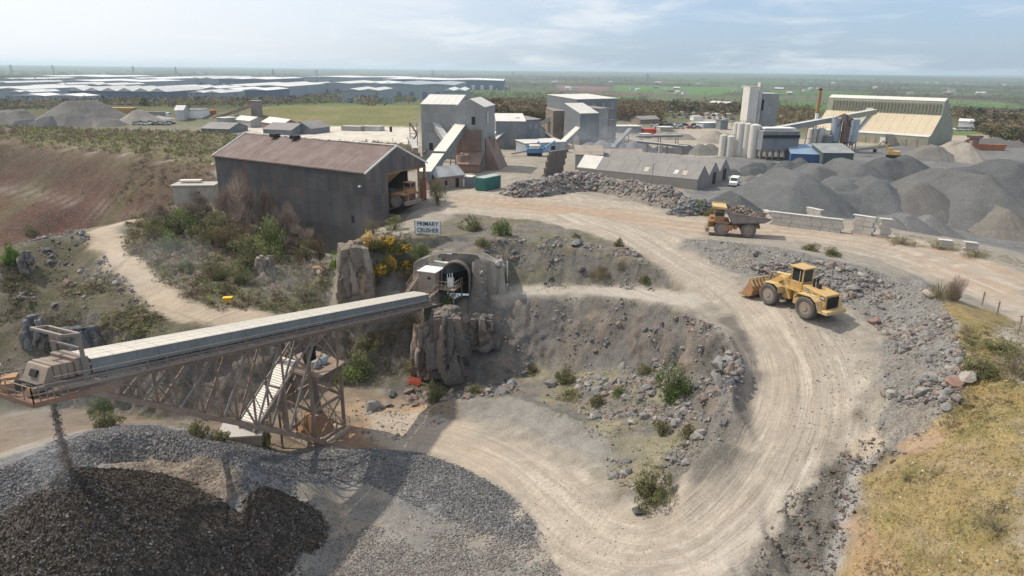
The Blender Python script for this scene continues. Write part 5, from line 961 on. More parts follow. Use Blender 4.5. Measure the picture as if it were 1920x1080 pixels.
# ---------------------------------------------------------------- crusher house
K0 = V3(PZ(685, 333, 7.4)); K0 = V3(PD(685, 333, 118.)); eave = 7.4; K0.z = 0; K1 = V3(PD(403, 303, 139.)); K1.z = 0
wl = (K1 - K0); WL = wl.length; rzk = math.atan2(wl.y, wl.x); cw = 16.8
kh = None; kh = thing('crusher_house', 'tall dark rust streaked crusher house with its end bay open', 'industrial building', K0, rzk)   # local x along the long wall to the rear left, local y to -> outside/inside
ys = -1 if (Matrix.Rotation(rzk, 3, 'Z') @ V3((0, -1, 0))).y > 0 else 1
ns = 28; sw = WL / ns; m_w = corr(sw, 19.5, 7, .06); m_w.materials.append(CRW)
for i in range(ns): o = link('wall_sheet', m_w, None, kh); o.location = (i * sw, 0, -12.1); o.rotation_euler.x = random.uniform(-.002, .002)
m_b = corr(sw, 9.6, 7, .06); m_b.materials.append(CRW)
for i in range(ns):
    if i > 2: o = link('wall_sheet', m_b, None, kh); o.location = (i * sw, ys * cw, -2.2)
rise = 3.9; sl = math.hypot(cw / 2 + .4, rise); m_r = corr(sw, sl, 7, .06); CRR2 = weathered('streaked_roof_sheet', (.30, .235, .215), (.22, .155, .13), (.40, .36, .33), .75, .7, .1, .3, (1.2, .10, .1), .1, pobj=kh, pos='Object'); m_r.materials.append(CRR2)
for sd_ in (0, 1):
    for i in range(ns):
        o = link('roof_sheet', m_r, None, kh); ang = math.atan2(cw / 2 + .4, rise)
        if sd_ == 0: o.location = (i * sw, -ys * .4, eave - .12); o.rotation_euler.x = -ang * ys
        else: o.location = (i * sw, ys * (cw + .4), eave - .12); o.rotation_euler.x = ang * ys
def gab(x, y0, y1, zlo, nm='gable_sheet', mt=CRW):
    n_ = max(1, int(abs(y1 - y0) / 1.4))
    for k in range(n_):
        a, b = y0 + (y1 - y0) * k / n_, y0 + (y1 - y0) * (k + 1) / n_ - .01; zf = lambda y: eave + rise * (1 - abs(y - cw / 2) / (cw / 2)); f = MB(); pts = [(x, ys * a, zlo), (x, ys * b, zlo), (x, ys * b, zf(b)), (x, ys * a, zf(a))]
        if a < cw / 2 < b: pts.insert(3, (x, ys * cw / 2, eave + rise))
        f.prism(pts, (.06 + .03 * (k % 2), 0, 0)); f.build(nm, mt, kh)
gab(-.05, 0, 5.6, -12.); gab(-.05, 5.6, cw, 6.6); gab(WL - .1, 0, cw, -6.)
f = MB(); zr = eave + rise; f.bar((-.3, -ys * .5, eave - .15), (-.3, ys * cw / 2, zr + .1), .12, .3); f.bar((-.3, ys * (cw + .5), eave - .15), (-.3, ys * cw / 2, zr + .1), .12, .3); f.bar((WL + .2, -ys * .5, eave - .15), (WL + .2, ys * cw / 2, zr + .1), .12, .3); f.bar((-.3, ys * cw / 2, zr + .16), (WL + .2, ys * cw / 2, zr + .16), .35, .1); f.build('roof_trim', WHT, kh)
f = MB(); f.bar((0, -ys * .42, eave - .05), (WL, -ys * .42, eave - .05), .3, .26); f.build('gutter', CRR, kh)
for t in (.60, .755): f = MB(); q = (WL * (1 - (t - .42)) * .93, ys * (cw / 2 - .7), zr + .12); f.box(q, (1.5, 1.6, .7)); f.build('ridge_vent', BLK, kh)
f = MB(); f.box((3.6, -ys * .12, -1.4), (.5, .12, 1.3)); f.build('window', DARK, kh)
f = MB(); f.box((1.2, -ys * .3, 4.9), (.35, .5, .3)); f.build('lamp', WHT, kh); f = MB(); f.box((WL + .1, -ys * .4, 5.6), (.5, .5, .4)); f.build('lamp', WHT, kh)
f = MB(); f.box((.2, ys * 5.7, 3.3), (.3, .3, 6.6)); f.box((.2, ys * cw, 3.2), (.4, .4, 7.6)); f.box((-.4, ys * (cw - 2.6), 3.3), (.3, .3, 6.6)); f.box((.1, ys * 11.2, 6.6), (.3, 11.2, .3)); f.build('door_frame', ORG, kh)
for k in range(4): f = MB(); f.box((-.15, ys * (cw - .3 - k * .62), 2.2 + .3 * (k % 2)), (.08, .55, 4.2)); f.build('door_slat', weathered('rust_red_%d' % k, (.25 - .03 * k, .09, .06), sc=1.5), kh)
f = MB(); f.box((7, ys * (cw / 2 + 1.2), -.1), (14, cw - 3, .2)); f.build('floor_slab', weathered('oily_floor', (.12, .10, .085), sc=.7), kh)
f = MB(); f.box((11.5, ys * 10, 2.4), (.2, 12, 7.)); f.build('inner_wall', weathered('inner_sheet', (.10, .06, .05), sc=.7), kh)
f = MB(); [f.box((11.3, ys * (7 + k * 1.5), 6.6), (.1, .9, 1.4)) for k in range(5)]; f.build('rooflight', weathered('pale_plastic', (.72, .66, .52), sc=1.), kh)
# stairs and little chute beside the house, down the ravine
st_ = thing('steel_stair', 'steep grey steel stair down the rock below the crusher house', 'stairs', (0, 0, 0)); stairs('flight', st_, PD(590, 502, 108), PD(572, 540, 107), 1.0, STEEL2, 14)
f = MB(); a = V3(PD(588, 500, 108)); b = V3(PD(628, 506, 107)); f.bar(a, b, 1.4, .15); [f.bar(a.lerp(b, k / 6), a.lerp(b, k / 6) + V3((0, 0, 1.1)), .05) for k in range(7)]; f.bar(a + V3((0, 0, 1.1)), b + V3((0, 0, 1.1)), .05); [f.bar(a.lerp(b, k / 3), a.lerp(b, k / 3) - V3((0, 0, 3.)), .14) for k in range(4)]; f.build('landing', ORG, st_)
rb_ = thing('ravine_conveyor', 'short grey slatted conveyor down the ravine behind the rock pillar', 'conveyor', (0, 0, 0)); a = V3(PD(628, 535, 104)); b = V3(PD(596, 574, 100.5)); d_ = (b - a).normalized(); hn = V3((-d_.y, d_.x, 0)).normalized(); n_ = 12
for i in range(n_): f = MB(); f.bar(a.lerp(b, (i + .06) / n_), a.lerp(b, (i + .9) / n_), 1.9, .1); f.build('cover_sheet', SHEETP if i % 3 else SHEETS_, rb_)
f = MB(); [f.bar(a + hn * s_ - V3((0, 0, .3)), b + hn * s_ - V3((0, 0, .3)), .1, .4) for s_ in (-1, 1)]; f.build('side_frame', STEEL, rb_)
# sign
sp = PD(802, 426, 101.); sg = thing('sign', 'white board lettered PRIMARY CRUSHER above the tunnel', 'sign', sp, -.10); f = MB(); f.box((0, 0, 0), (4.0, .08, 2.06)); f.build('board', weathered('sign_white', (.70, .71, .71), (.66, .67, .67), (.5, .47, .43), .25, .5, 0, .5), sg)
f = MB(); f.box((-1.98, -.02, 0), (.07, .14, 2.1)); f.box((1.98, -.02, 0), (.04, .12, 2.1)); f.build('frame', BLK, sg); f = MB(); gz = float(H(sp[0], sp[1])) - sp[2]; [f.box((x, .12, gz / 2 - .1), (.12, .12, abs(gz) + 1.8)) for x in (-1.4, 1.4)]; f.build('post', STEEL2, sg)
text('PRIMARY', (0, -.06, .48), (PI / 2, 0, 0), .92, BLK, sg, .88); text('CRUSHER', (0, -.06, -.5), (PI / 2, 0, 0), .92, BLK, sg, .84)
# flat roofed hut
p = PD(322, 395, 148.); hh_ = thing('flat_roofed_hut', 'pale flat roofed hut at the left end of the crusher house', 'hut', (p[0] + .5, p[1], -4), .12)
f = MB(); f.box((4.6, 2.4, 1.9), (8.6, 4.6, 3.8)); w1 = f.build('wall', weathered('cream_render', (.42, .39, .34), sc=.6), hh_); f = MB(); f.box((4.6, 2.4, 3.92), (9.4, 5.2, .25)); f.build('roof', CONC, hh_, bevel=.03); f = MB(); f.box((3.2, 3.6, 4.6), (4.6, 1.8, .15)); [f.box((x, 3.6, 4.3), (.12, .12, .6)) for x in (1.2, 5.2)]; f.build('canopy', SHEETP, hh_)
f = MB(); f.box((5.4, .08, 2.0), (1.1, .1, 1.2)); f.build('window', DARK, hh_)
# red barrier, yellow crate, reed post, fence
p = G1(776, 722); rb = thing('barrier', 'red plastic barrier lying on the pit floor below the cliff', 'barrier', p, -.35); rb.rotation_euler.x = -.55; f = MB(); [f.box((0, 0, z), (1.7, .07, .1)) for z in (.15, .45, .95)]; [f.box((x, 0, .55), (.08, .07, 1.0)) for x in np.linspace(-.8, .8, 9)]; f.build('panel', RED, rb); f = MB(); [f.box((x, 0, .06), (.14, .6, .1)) for x in (-.6, .6)]; f.build('foot', RED, rb)
p = G1(428, 566); yc = thing('crate', 'yellow plastic grit bin on the access track bend', 'bin', p, .2); f = MB(); f.box((0, 0, .3), (1.2, .8, .6)); f.build('box', weathered('bright_yellow', (.75, .45, .03), sc=2.), yc, bevel=.05); f = MB(); f.box((0, 0, .65), (1.28, .88, .12)); f.build('lid', weathered('bright_yellow_lid', (.8, .5, .05), sc=2.), yc, bevel=.04)
p = G1(951, 531); f = MB(); f.cyl((p[0], p[1], p[2] - .3), (p[0], p[1], p[2] + 3.1), .09, .07, 8); f.box((p[0], p[1], p[2] + 3.1), (.16, .16, .1)); props(f.build('marker_post', WHT), 'thin pale post standing at the edge of the bench track', 'post')
lab = ['rusty fence post furthest along the haul road verge', 'middle rusty fence post of the three on the verge', 'rusty fence post nearest the right edge beside pale ground']; tops = []
for (x, y, h), l in zip(((1841, 573, 26), (1869, 592, 28), (1907, 628, 37)), lab):
    p, _, hh2 = at_px(x, y, 10, h); t = thing('fence_post', l, 'fence post', p, random.uniform(0, 1), 'rusty fence posts'); f = MB(); f.bar((0, 0, -.4), (.06, .03, hh2), .13, .09); f.build('post', STEEL, t); f = MB(); f.bar((-.22, 0, hh2), (.28, .05, hh2 + .03), .1, .08); f.build('arm', STEEL, t); tops.append(V3((p[0], p[1], p[2] + hh2 * .9)))
f = MB()
for a, b in zip(tops[:-1], tops[1:]):
    for dz in (0, -.45):
        pv = a + V3((0, 0, dz))
        for k in range(1, 7): q = a.lerp(b, k / 6) + V3((0, 0, dz - .35 * math.sin(PI * k / 6))); f.bar(pv, q, .018); pv = q
a = tops[-1]; f.bar(a, a + V3((3.2, -2.4, -.9)), .02); props(f.build('fence_wire', STEEL), 'slack wire strung between the rusty fence posts', 'wire')
def lampmast(name, label, px, py, hpx, head=True):
    p, _, h = at_px(px, py, 5, hpx); o = thing(name, label, 'lamp post', p); f = MB(); f.cyl((0, 0, -.2), (0, 0, h), .12, .07, 7); f.build('pole', STEEL2, o)
    if head: f = MB(); f.box((.5, 0, h), (1.2, .25, .12)); f.build('lamp_head', STEEL2, o)
lampmast('lamp_post', 'grey lamp post above the dump truck cab', 1351, 402, 32); lampmast('mast', 'tall thin mast in front of the sawtooth shed', 1222, 350, 44, False)
# ---------------------------------------------------------------- dump trucks
def wheel(parent, x, y, r, wd, mt, hub, z=None, chain=False):
    z = r if z is None else z; f = MB(); n_ = 28; prof = [(.62, -wd * .42), (.9, -wd * .5), (1., -wd * .36), (1., wd * .36), (.9, wd * .5), (.62, wd * .42)]; vs_ = []; fs_ = []
    for i in range(n_):
        a = 2 * PI * i / n_
        for k, (q, yy) in enumerate(prof): rr3 = r * q * (1 + (.022 if i % 2 and .95 < q else 0)); vs_.append((x + rr3 * math.cos(a), y + yy, z + rr3 * math.sin(a)))
    for i in range(n_):
        for k in range(5): fs_.append((i * 6 + k, ((i + 1) % n_) * 6 + k, ((i + 1) % n_) * 6 + k + 1, i * 6 + k + 1))
    f.add(vs_, fs_); w_ = f.build('wheel', mt, parent); f = MB(); f.cyl((x, y - wd * .40, z), (x, y + wd * .40, z), r * .63, n=20); f.cyl((x, y - wd * .47, z), (x, y + wd * .47, z), r * .30, n=14); f.build('rim', hub, w_)
    if chain:
        f = MB()
        for sy in (-1, 1):
            for ring, nn in ((.93, 30), (.8, 26), (.68, 22)):
                for i in range(nn): a = 2 * PI * i / nn; f.box((x + r * ring * math.cos(a), y + sy * wd * (.5 if ring > .7 else .45), z + r * ring * math.sin(a)), (.09, .05, .09))
        for i in range(36):
            a = 2 * PI * i / 36
            for yy in (-.3, -.1, .1, .3): f.box((x + r * 1.015 * math.cos(a), y + yy * wd, z + r * 1.015 * math.sin(a)), (.1, .1, .1))
        f.build('tyre_chain', mt, w_)
    return w_
def dump_truck(label, p, rz, load=True, tip=0., dim=False):
    t = thing('dump_truck', label, 'dump truck', p, rz, 'quarry dump trucks')
    f = MB(); [f.box((.3, y, 1.75), (8.6, .35, .6)) for y in (-.7, .7)]; f.box((2.7, 0, 1.35), (.5, 3.2, .5)); f.box((-1.9, 0, 1.35), (.8, 3.4, .8)); f.build('chassis', ORG, t)
    f = MB(); f.prism([(3.4, -2.3, 2.6), (5.0, -2.3, 2.6), (5.0, -2.3, 2.45), (3.4, -2.3, 2.45)], (0, 4.6, 0)); f.prism([(1.4, -2.3, 2.55), (3.4, -2.3, 2.85), (5., -2.3, 2.6), (5., -2.3, 2.4), (1.4, -2.3, 2.35)], (0, 4.6, 0)); f.build('deck', ORG, t)
    f = MB(); f.box((4.55, 0, 2.0), (.9, 2.2, 1.3)); f.box((4.3, 0, 2.9), (1.0, 1.9, .7)); f.build('hood', ORG, t, bevel=.05); f = MB(); [f.box((5.02, 0, 1.5 + .17 * k), (.05, 1.7, .08)) for k in range(6)]; f.build('grille', BLK, t)
    f = MB(); f.box((5.2, 0, 1.0), (.7, 4.4, .75)); f.build('bumper', TANM, t, bevel=.06); f = MB()
    for k in range(6): f.box((5.2, 1.6, 1.3 + k * .28), (.3, .6, .05))
    f.bar((5.3, 1.3, 1.2), (4.9, 1.3, 3.7), .06); f.bar((5.3, 1.9, 1.2), (4.9, 1.9, 3.7), .06); f.build('ladder', YEL, t)
    cy = 1.35; f = MB(); f.box((3.3, cy, 3.2), (1.7, 1.6, .8)); f.box((3.3, cy, 4.42), (1.8, 1.75, .12)); [f.box((3.3 + a * .8, cy + b * .72, 3.95), (.12, .12, .9)) for a in (-1, 1) for b in (-1, 1)]; f.build('cab', ORG, t); f = MB(); f.box((3.3, cy, 3.95), (1.55, 1.42, .85)); f.build('cab_glass', GLS, t)
    f = MB(); 
    for y in (-2.2, 2.2):
        for x in (3.2, 4., 4.8): f.bar((x, y, 2.6), (x, y, 3.6), .05)
        f.bar((3.2, y, 3.6), (4.8, y, 3.6), .05)
    f.build('guard_rail', YEL, t); f = MB(); f.box((1.6, 1.9, 1.6), (1.5, .8, 1.0)); f.cyl((.4, 1.9, 1.7), (.4, 1.0, 1.7), .45, n=12); f.build('fuel_tank', ORG, t)
    for x, y, w_ in ((2.7, 1.95, .75), (2.7, -1.95, .75), (-1.9, 2.1, .7), (-1.9, 1.3, .7), (-1.9, -2.1, .7), (-1.9, -1.3, .7)): wheel(t, x, y, 1.32, w_, RUBBER, TANM)
    hx, hz = -3.9, 2.5; M = Matrix.Translation((hx, 0, hz)) @ Matrix.Rotation(-tip, 4, 'Y') @ Matrix.Translation((-hx, 0, -hz))
    bed = bpy.data.objects.new('dump_body', None); COL.objects.link(bed); bed.parent = t; bed.matrix_local = M
    out_ = [(1.05, 2.35), (-4.4, 2.85), (-5.6, 3.55), (-5.2, 3.72), (.95, 4.3), (1.75, 5.05), (2.3, 5.05), (2.2, 4.75)]; hw = 2.65
    f = MB()
    for sd_ in (1, -1): f.prism([(x, sd_ * hw, z) for x, z in out_[:7]] + [(2.2, sd_ * hw, 4.7)], (0, -sd_ * .14, 0)); [f.box((x, sd_ * (hw + .06), 3.35), (.22, .14, 1.25)) for x in (.2, -1.4, -3.)]; f.bar((-5.5, sd_ * hw, 3.64), (1., sd_ * hw, 4.3), .2, .18)
    f.prism([(1.05, -hw, 2.35), (-4.4, -hw, 2.85), (-5.6, -hw, 3.55), (-5.6, -hw, 3.7), (-4.4, -hw, 3.0), (1.0, -hw, 2.55)], (0, 2 * hw, 0)); f.prism([(1.05, -hw, 2.35), (1.0, -hw, 2.55), (2.1, -hw, 4.9), (2.3, -hw, 4.75)], (0, 2 * hw, 0)); sb = f.build('bed', BEDM if not tip else YELP, bed)
    f = MB(); f.prism([(2.1, -hw, 4.95), (2.1, hw, 4.95), (4.6, hw - .35, 5.1), (4.6, -hw + .35, 5.1)], (0, 0, .14)); f.prism([(4.45, -2.3, 4.85), (4.45, 2.3, 4.85), (4.65, 2.3, 5.1), (4.65, -2.3, 5.1)], (.1, 0, .1)); [f.bar((2.1, s_ * hw, 5.15), (4.6, s_ * (hw - .35), 5.28), .12, .28) for s_ in (-1, 1)]; f.build('canopy', YELP, bed)
    if load:
        n_ = 800; x = RNG.uniform(-4.9, 1.5, n_); y = RNG.uniform(-2.3, 2.3, n_); h = 3.35 + 1.75 * np.exp(-((x + .4) / 2.6) ** 2) * (1 - (np.abs(y) / 2.7) ** 2) + .2 * fbm(x, y, seed=3); s_ = psize(n_, .12, .5, 2.0); o = np.argsort(-s_)
        rk = [(.16, .12, .095), (.22, .17, .14), (.11, .085, .07), (.30, .25, .22)]; P = np.stack([x, y, h], 1); ld = thing('rock_load', 'heaped load of dark brown rock in the dump truck body', 'rock load', p, rz)
        for i in o[:60]: one_rock('rock', P[i], s_[i], rk, ld)
        link('loose_stones', scatter_mesh('loose_stones', P[o[60:]], s_[o[60:]], rk, 1.), ROCKM, ld, kind='stuff'); f = MB(); f.prism([(-4.9, -2.45, 3.3), (1.0, -2.45, 3.3), (1.5, -2.45, 4.2), (-.3, -2.45, 4.2)], (0, 4.9, 0)); f.build('core', ROCKM2, ld)
    return t
ROCKM2 = weathered('rock_core', (.12, .09, .075), sc=2.)
a = PZ(1357, 446, 0); b = PZ(1404, 449, 0); fwd = math.atan2((a - b)[1], (a - b)[0]); c_ = (a + b) / 2; n2 = np.array([-math.sin(fwd), math.cos(fwd)]); n2 = n2 if n2[1] > 0 else -n2
dt = dump_truck('loaded dump truck heaped with rock driving left along the haul road', (c_[0] + n2[0] * 1.9, c_[1] + n2[1] * 1.9, float(H(c_[0], c_[1])) + .05), fwd); dt.scale = (.87, .87, .87); ro_ = [o for o in COL.objects if o.name.startswith('rock_load')][0]; ro_.scale = dt.scale
kf = math.atan2(-wl.y, -wl.x); q = PZ(747, 409, 0); ft = V3((math.cos(kf), math.sin(kf), 0)); nn_ = V3((-ft.y, ft.x, 0)); nn_ = nn_ if nn_.y > 0 else -nn_; c_ = K0 + nn_ * 9.1 + ft * (.6 - 2.7)
dump_truck('empty dump truck tipping inside the open bay of the crusher house', (c_.x, c_.y, .05), kf, False, rad(42)); f = MB(); f.cyl((0, 0, 0), (0, 0, .3), .1, n=8)
# ---------------------------------------------------------------- wheel loader
a = PZ(1442, 566, -.5); b = PZ(1510, 594, -.6); fw = math.atan2((a - b)[1], (a - b)[0]); c_ = (a + b) / 2; lf = np.array([-math.sin(fw), math.cos(fw)])
lz = float(H(c_[0], c_[1])); wb = np.hypot(*(a - b)[:2]); c_ = c_ - np.append(lf, 0) * 1.5
ld = thing('wheel_loader', 'big yellow wheel loader with chained tyres beside the rubble bank', 'wheel loader', (c_[0], c_[1], lz + .02), fw)
fx, rx = wb / 2, -wb / 2; R_ = 1.2
for x in (fx, rx):
    for y in (1.5, -1.5): wheel(ld, x, y, R_, 1.0, RUBBER, TANM, chain=True)
f = MB(); f.box((rx, 0, 1.25), (.5, 2.4, .6)); f.box((fx, 0, 1.25), (.5, 2.4, .6)); f.prism([(-.4, -1.2, 1.0), (-.4, -1.2, 2.3), (-1.6, -1.2, 2.5), (-4.4, -1.2, 1.9), (-4.4, -1.2, 1.2), (-1.4, -1.2, 1.0)], (0, 2.4, 0)); f.build('rear_frame', YEL, ld)
f = MB(); f.prism([(-1.3, -1.1, 2.2), (-1.3, -1.1, 3.35), (-4.45, -1.1, 2.95), (-4.5, -1.1, 1.35), (-3.4, -1.1, 1.4)], (0, 2.2, 0)); hoodo = f.build('engine_hood', YEL, ld, bevel=.05)
f = MB(); f.box((-4.54, 0, 2.1), (.06, 1.7, 1.25)); [f.box((-4.58, 0, 1.6 + .16 * k), (.04, 1.6, .04)) for k in range(7)]; f.build('grille', BLK, ld)
f = MB(); f.prism([(-3.9, -1.55, 1.0), (-5.2, -1.55, 1.0), (-5.2, -1.55, 1.4), (-3.9, -1.55, 1.45)], (0, 3.1, 0)); f.build('counterweight', YELP, ld, bevel=.06)
for s_ in (1, -1):
    f = MB(); pr_ = [(rx + 1.5, 1.9), (rx + 1.05, 2.55), (rx - .6, 2.62), (rx - 1.35, 2.2), (rx - 1.75, 1.35)]; [f.prism([(x0, s_ * .95, z0), (x1, s_ * .95, z1), (x1, s_ * .95, z1 + .08), (x0, s_ * .95, z0 + .08)], (0, s_ * 1.05, 0)) for (x0, z0), (x1, z1) in zip(pr_[:-1], pr_[1:])]; f.build('fender', YELP, ld)
    f = MB(); pr_ = [(fx + .7, 2.5), (fx - .7, 2.62), (fx - 1.3, 2.35), (fx - 1.45, 1.7)]; [f.prism([(x0, s_ * .98, z0), (x1, s_ * .98, z1), (x1, s_ * .98, z1 + .08), (x0, s_ * .98, z0 + .08)], (0, s_ * 1.0, 0)) for (x0, z0), (x1, z1) in zip(pr_[:-1], pr_[1:])]; f.build('fender', YELP, ld)
f = MB(); f.box((-.15, 0, 2.55), (2.3, 2.9, .14)); f.build('deck', YEL, ld); f = MB(); f.box((-.2, 0, 3.0), (1.6, 1.6, .85)); f.box((-.2, 0, 5.02), (2.1, 1.95, .16)); [f.box((-.2 + a_ * .74, b_ * .74, 4.2), (.18 if a_ < 0 else .12, .14, 1.6)) for a_ in (-1, 1) for b_ in (-1, 1)]; f.box((-.75, 0, 4.2), (.12, 1.4, 1.55)) if False else None; f.build('cab', YEL, ld, bevel=.03)
f = MB(); f.box((-.2, 0, 4.15), (1.42, 1.46, 1.55)); f.build('cab_glass', GLS, ld); f = MB(); f.box((-.55, .79, 3.55), (.08, .06, 2.3)); f.box((-.2, .80, 3.35), (1.4, .04, .1)); f.build('door', YEL, ld)
f = MB(); 
for (x0, y0, x1, y1) in ((-1.3, 1.4, .9, 1.4), (-1.3, -1.4, .9, -1.4)):
    for k in range(4): x = x0 + (x1 - x0) * k / 3; f.bar((x, y0, 2.6), (x, y0, 3.5), .045)
    f.bar((x0, y0, 3.5), (x1, y1, 3.5), .045); f.bar((x0, y0, 3.05), (x1, y1, 3.05), .035)
f.build('guard_rail', YEL, ld)
f = MB(); [f.cyl((-2.1, y, 3.1), (-2.1, y, 4.2), .11, n=8) for y in (-.3, .3)]; f.cyl((-2.6, 0, 3.1), (-2.6, 0, 3.65), .25, n=10); f.build('exhaust', BLK, ld)
f = MB(); [f.bar((-3.0 - .12 * (k == 9), 1.5, .55 + .25 * k), (-3.5, 1.5, .55 + .25 * k), .14, .04) for k in range(4)]; f.bar((-3.0, 1.55, .5), (-3.0, 1.55, 1.6), .05); f.bar((-3.5, 1.55, .5), (-3.5, 1.55, 1.6), .05); f.build('ladder', TANM, ld); f = MB(); [f.bar((-2.5 - .16 * k, 1.25, 2.6 - .22 * k), (-2.5 - .16 * k, 1.75, 2.6 - .22 * k), .2, .05) for k in range(6)]; f.bar((-2.4, 1.75, 3.3), (-3.6, 1.75, 2.2), .05); f.build('steps', YEL, ld)
f = MB(); f.prism([(.3, -.9, 1.1), (.3, -.9, 2.2), (1.4, -.9, 3.4), (2.2, -.9, 3.5), (3.0, -.9, 1.6), (2.8, -.9, 1.0)], (0, 1.8, 0)); f.build('front_frame', YEL, ld, bevel=.04)
f = MB()
for s_ in (1, -1): f.prism([(1.5, s_ * .95, 3.1), (2.0, s_ * .95, 3.45), (3.6, s_ * .95, 2.4), (4.7, s_ * .95, .95), (4.4, s_ * .95, .65), (3.0, s_ * .95, 1.9)], (0, s_ * .22, 0))
f.build('lift_arm', YEL, ld); f = MB(); f.cyl((1.3, .0, 3.55), (3.2, 0, 3.4), .17, n=10); f.build('tilt_cylinder', YELP, ld); f = MB(); f.cyl((3.2, 0, 3.4), (4.1, 0, 3.2), .09, n=8); f.bar((4.1, 0, 3.3), (4.6, 0, 1.3), .3, .4); f.build('tilt_rod', STEEL2, ld); f = MB(); [f.cyl((1.2, s_ * .8, 1.5), (3.2, s_ * .8, 2.0), .15, n=8) for s_ in (1, -1)]; f.build('lift_cylinder', YELP, ld)
bp = [(6.5, .12), (5.2, .10), (4.75, .35), (4.6, .9), (4.75, 1.5), (5.3, 2.0)]; bw = 2.15; f = MB()
for (x0, z0), (x1, z1) in zip(bp[:-1], bp[1:]): f.prism([(x0, -bw, z0), (x1, -bw, z1), (x1 + .05, -bw, z1 + .08), (x0, -bw, z0 + .1)], (0, 2 * bw, 0))
for s_ in (1, -1): f.prism([(6.4, s_ * bw, .12), (5.2, s_ * bw, .1), (4.75, s_ * bw, .35), (4.6, s_ * bw, .9), (4.75, s_ * bw, 1.5), (5.3, s_ * bw, 2.0), (5.75, s_ * bw, 1.3)], (0, -s_ * .1, 0))
bk = f.build('bucket', ORG, ld); f = MB(); [f.prism([(4.55, y, 1.45), (4.72, y, 1.5), (5.45, y, 2.25), (5.2, y, 2.3)], (0, .12, 0)) for y in np.linspace(-2.05, 1.93, 8)]; f.bar((5.35, -bw, 2.3), (5.35, bw, 2.3), .14, .12); f.build('spill_guard', YELP, bk); f = MB(); [f.prism([(6.4, y - .12, .06), (6.4, y + .12, .06), (6.9, y + .05, .05), (6.9, y - .05, .05)], (0, 0, .14)) for y in np.linspace(-1.95, 1.95, 8)]; f.build('tooth', STEEL2, bk)
f = MB(); f.prism([(-2.45, 1.105, 2.62), (-1.75, 1.105, 2.72), (-1.75, 1.105, 3.12), (-2.45, 1.105, 3.05)], (0, .01, 0)); f.prism([(-3.75, 1.105, 2.4), (-4.35, 1.105, 2.32), (-4.35, 1.105, 2.78), (-3.75, 1.105, 2.86)], (0, .01, 0)); f.build('name_plate', BLK, ld); f = MB(); f.box((-2.95, 1.11, 2.3), (.5, .02, 1.2)); f.box((-4.0, 1.11, 1.95), (.5, .02, .25)); f.build('side_vent', STEEL2, ld)
text('CAT', (-2.1, 1.13, 2.86), (PI / 2, 0, PI), .42, WHT, ld, 1., .004); text('990', (-4.05, 1.13, 2.58), (PI / 2, 0, PI), .38, WHT, ld, .85, .004)
# ================================================================ the processing plant behind
GCL = weathered('grey_cladding', (.30, .305, .30), (.255, .265, .265), (.22, .17, .14), .4, .65, 0, .16, (1, 1, .15), .05, panel=.10); GCD = weathered('dark_blue_cladding', (.16, .18, .20), (.20, .21, .22), (.22, .19, .16), .45, .7, 0, .14, (1, 1, .15), .05, panel=.10)
GCP = weathered('pale_cladding', (.52, .51, .49), (.46, .455, .44), (.34, .29, .25), .35, .6, 0, .14, (1, 1, .2), .05, panel=.10); RST = weathered('rusty_cladding', (.26, .165, .13), (.20, .15, .125), (.28, .23, .20), .6, .8, 0, .22, (1, 1, .15), .1, panel=.10)
RFL = weathered('dusty_pale_roof', (.60, .575, .54), (.53, .51, .48), (.38, .34, .30), .3, .7, 0, .2); RFD = weathered('dusty_dark_roof', (.255, .24, .23), (.21, .20, .195), (.31, .28, .25), .5, .85, 0, .2); BRK = weathered('dusty_brick', (.30, .21, .17), (.25, .19, .16), (.36, .31, .27), .5, .9, 0, .5)
TEAL = weathered('green_container', (.06, .20, .18), (.05, .16, .15), (.2, .17, .14), .3, .6, 0, .5); BLU = weathered('blue_cladding', (.05, .11, .24), (.04, .09, .20), (.2, .2, .2), .3, .6, 0, .3); BLUR = weathered('blue_roof', (.17, .26, .37), (.21, .29, .38), (.3, .28, .26), .3, .6, 0, .3)
SAGE = weathered('sage_cladding', (.33, .335, .25), (.29, .30, .23), (.35, .30, .22), .35, .7, 0, .12, (1, 1, .2), .05, panel=.10); CRM = weathered('cream_roof', (.50, .43, .31), (.46, .39, .28), (.42, .35, .26), .3, .75, 0, .08, (1, 1, 1), .05); SILO = weathered('silo_white', (.60, .575, .53), (.54, .52, .48), (.36, .31, .27), .35, .6, 0, .3, (1, 1, .1), .05)
GLZ = weathered('pale_window', (.50, .46, .36), sc=1., rough=.4, bump=0); WAR = weathered('warehouse_grey', (.30, .33, .37), (.26, .29, .33), sc=.02, bump=0, amt=.1); WARB = weathered('warehouse_blue', (.10, .13, .19), (.12, .15, .21), sc=.02, bump=0, amt=.1); WARR = weathered('warehouse_roof', (.62, .63, .63), (.55, .56, .57), sc=.01, bump=0, amt=.15); WARR2 = weathered('warehouse_roof_grey', (.48, .49, .48), (.54, .54, .52), sc=.01, bump=0, amt=.15)
def gp(px, py): return V3(G1(px, py))
def hz(px, y0, y1, p):                  # height of something from its pixel extent at the place p
    D = proj(p)[2]; return (y0 - y1) / FPX * D * 1.04
def frame_(a, b):
    d = b - a; return math.atan2(d.y, d.x), math.hypot(d.x, d.y)
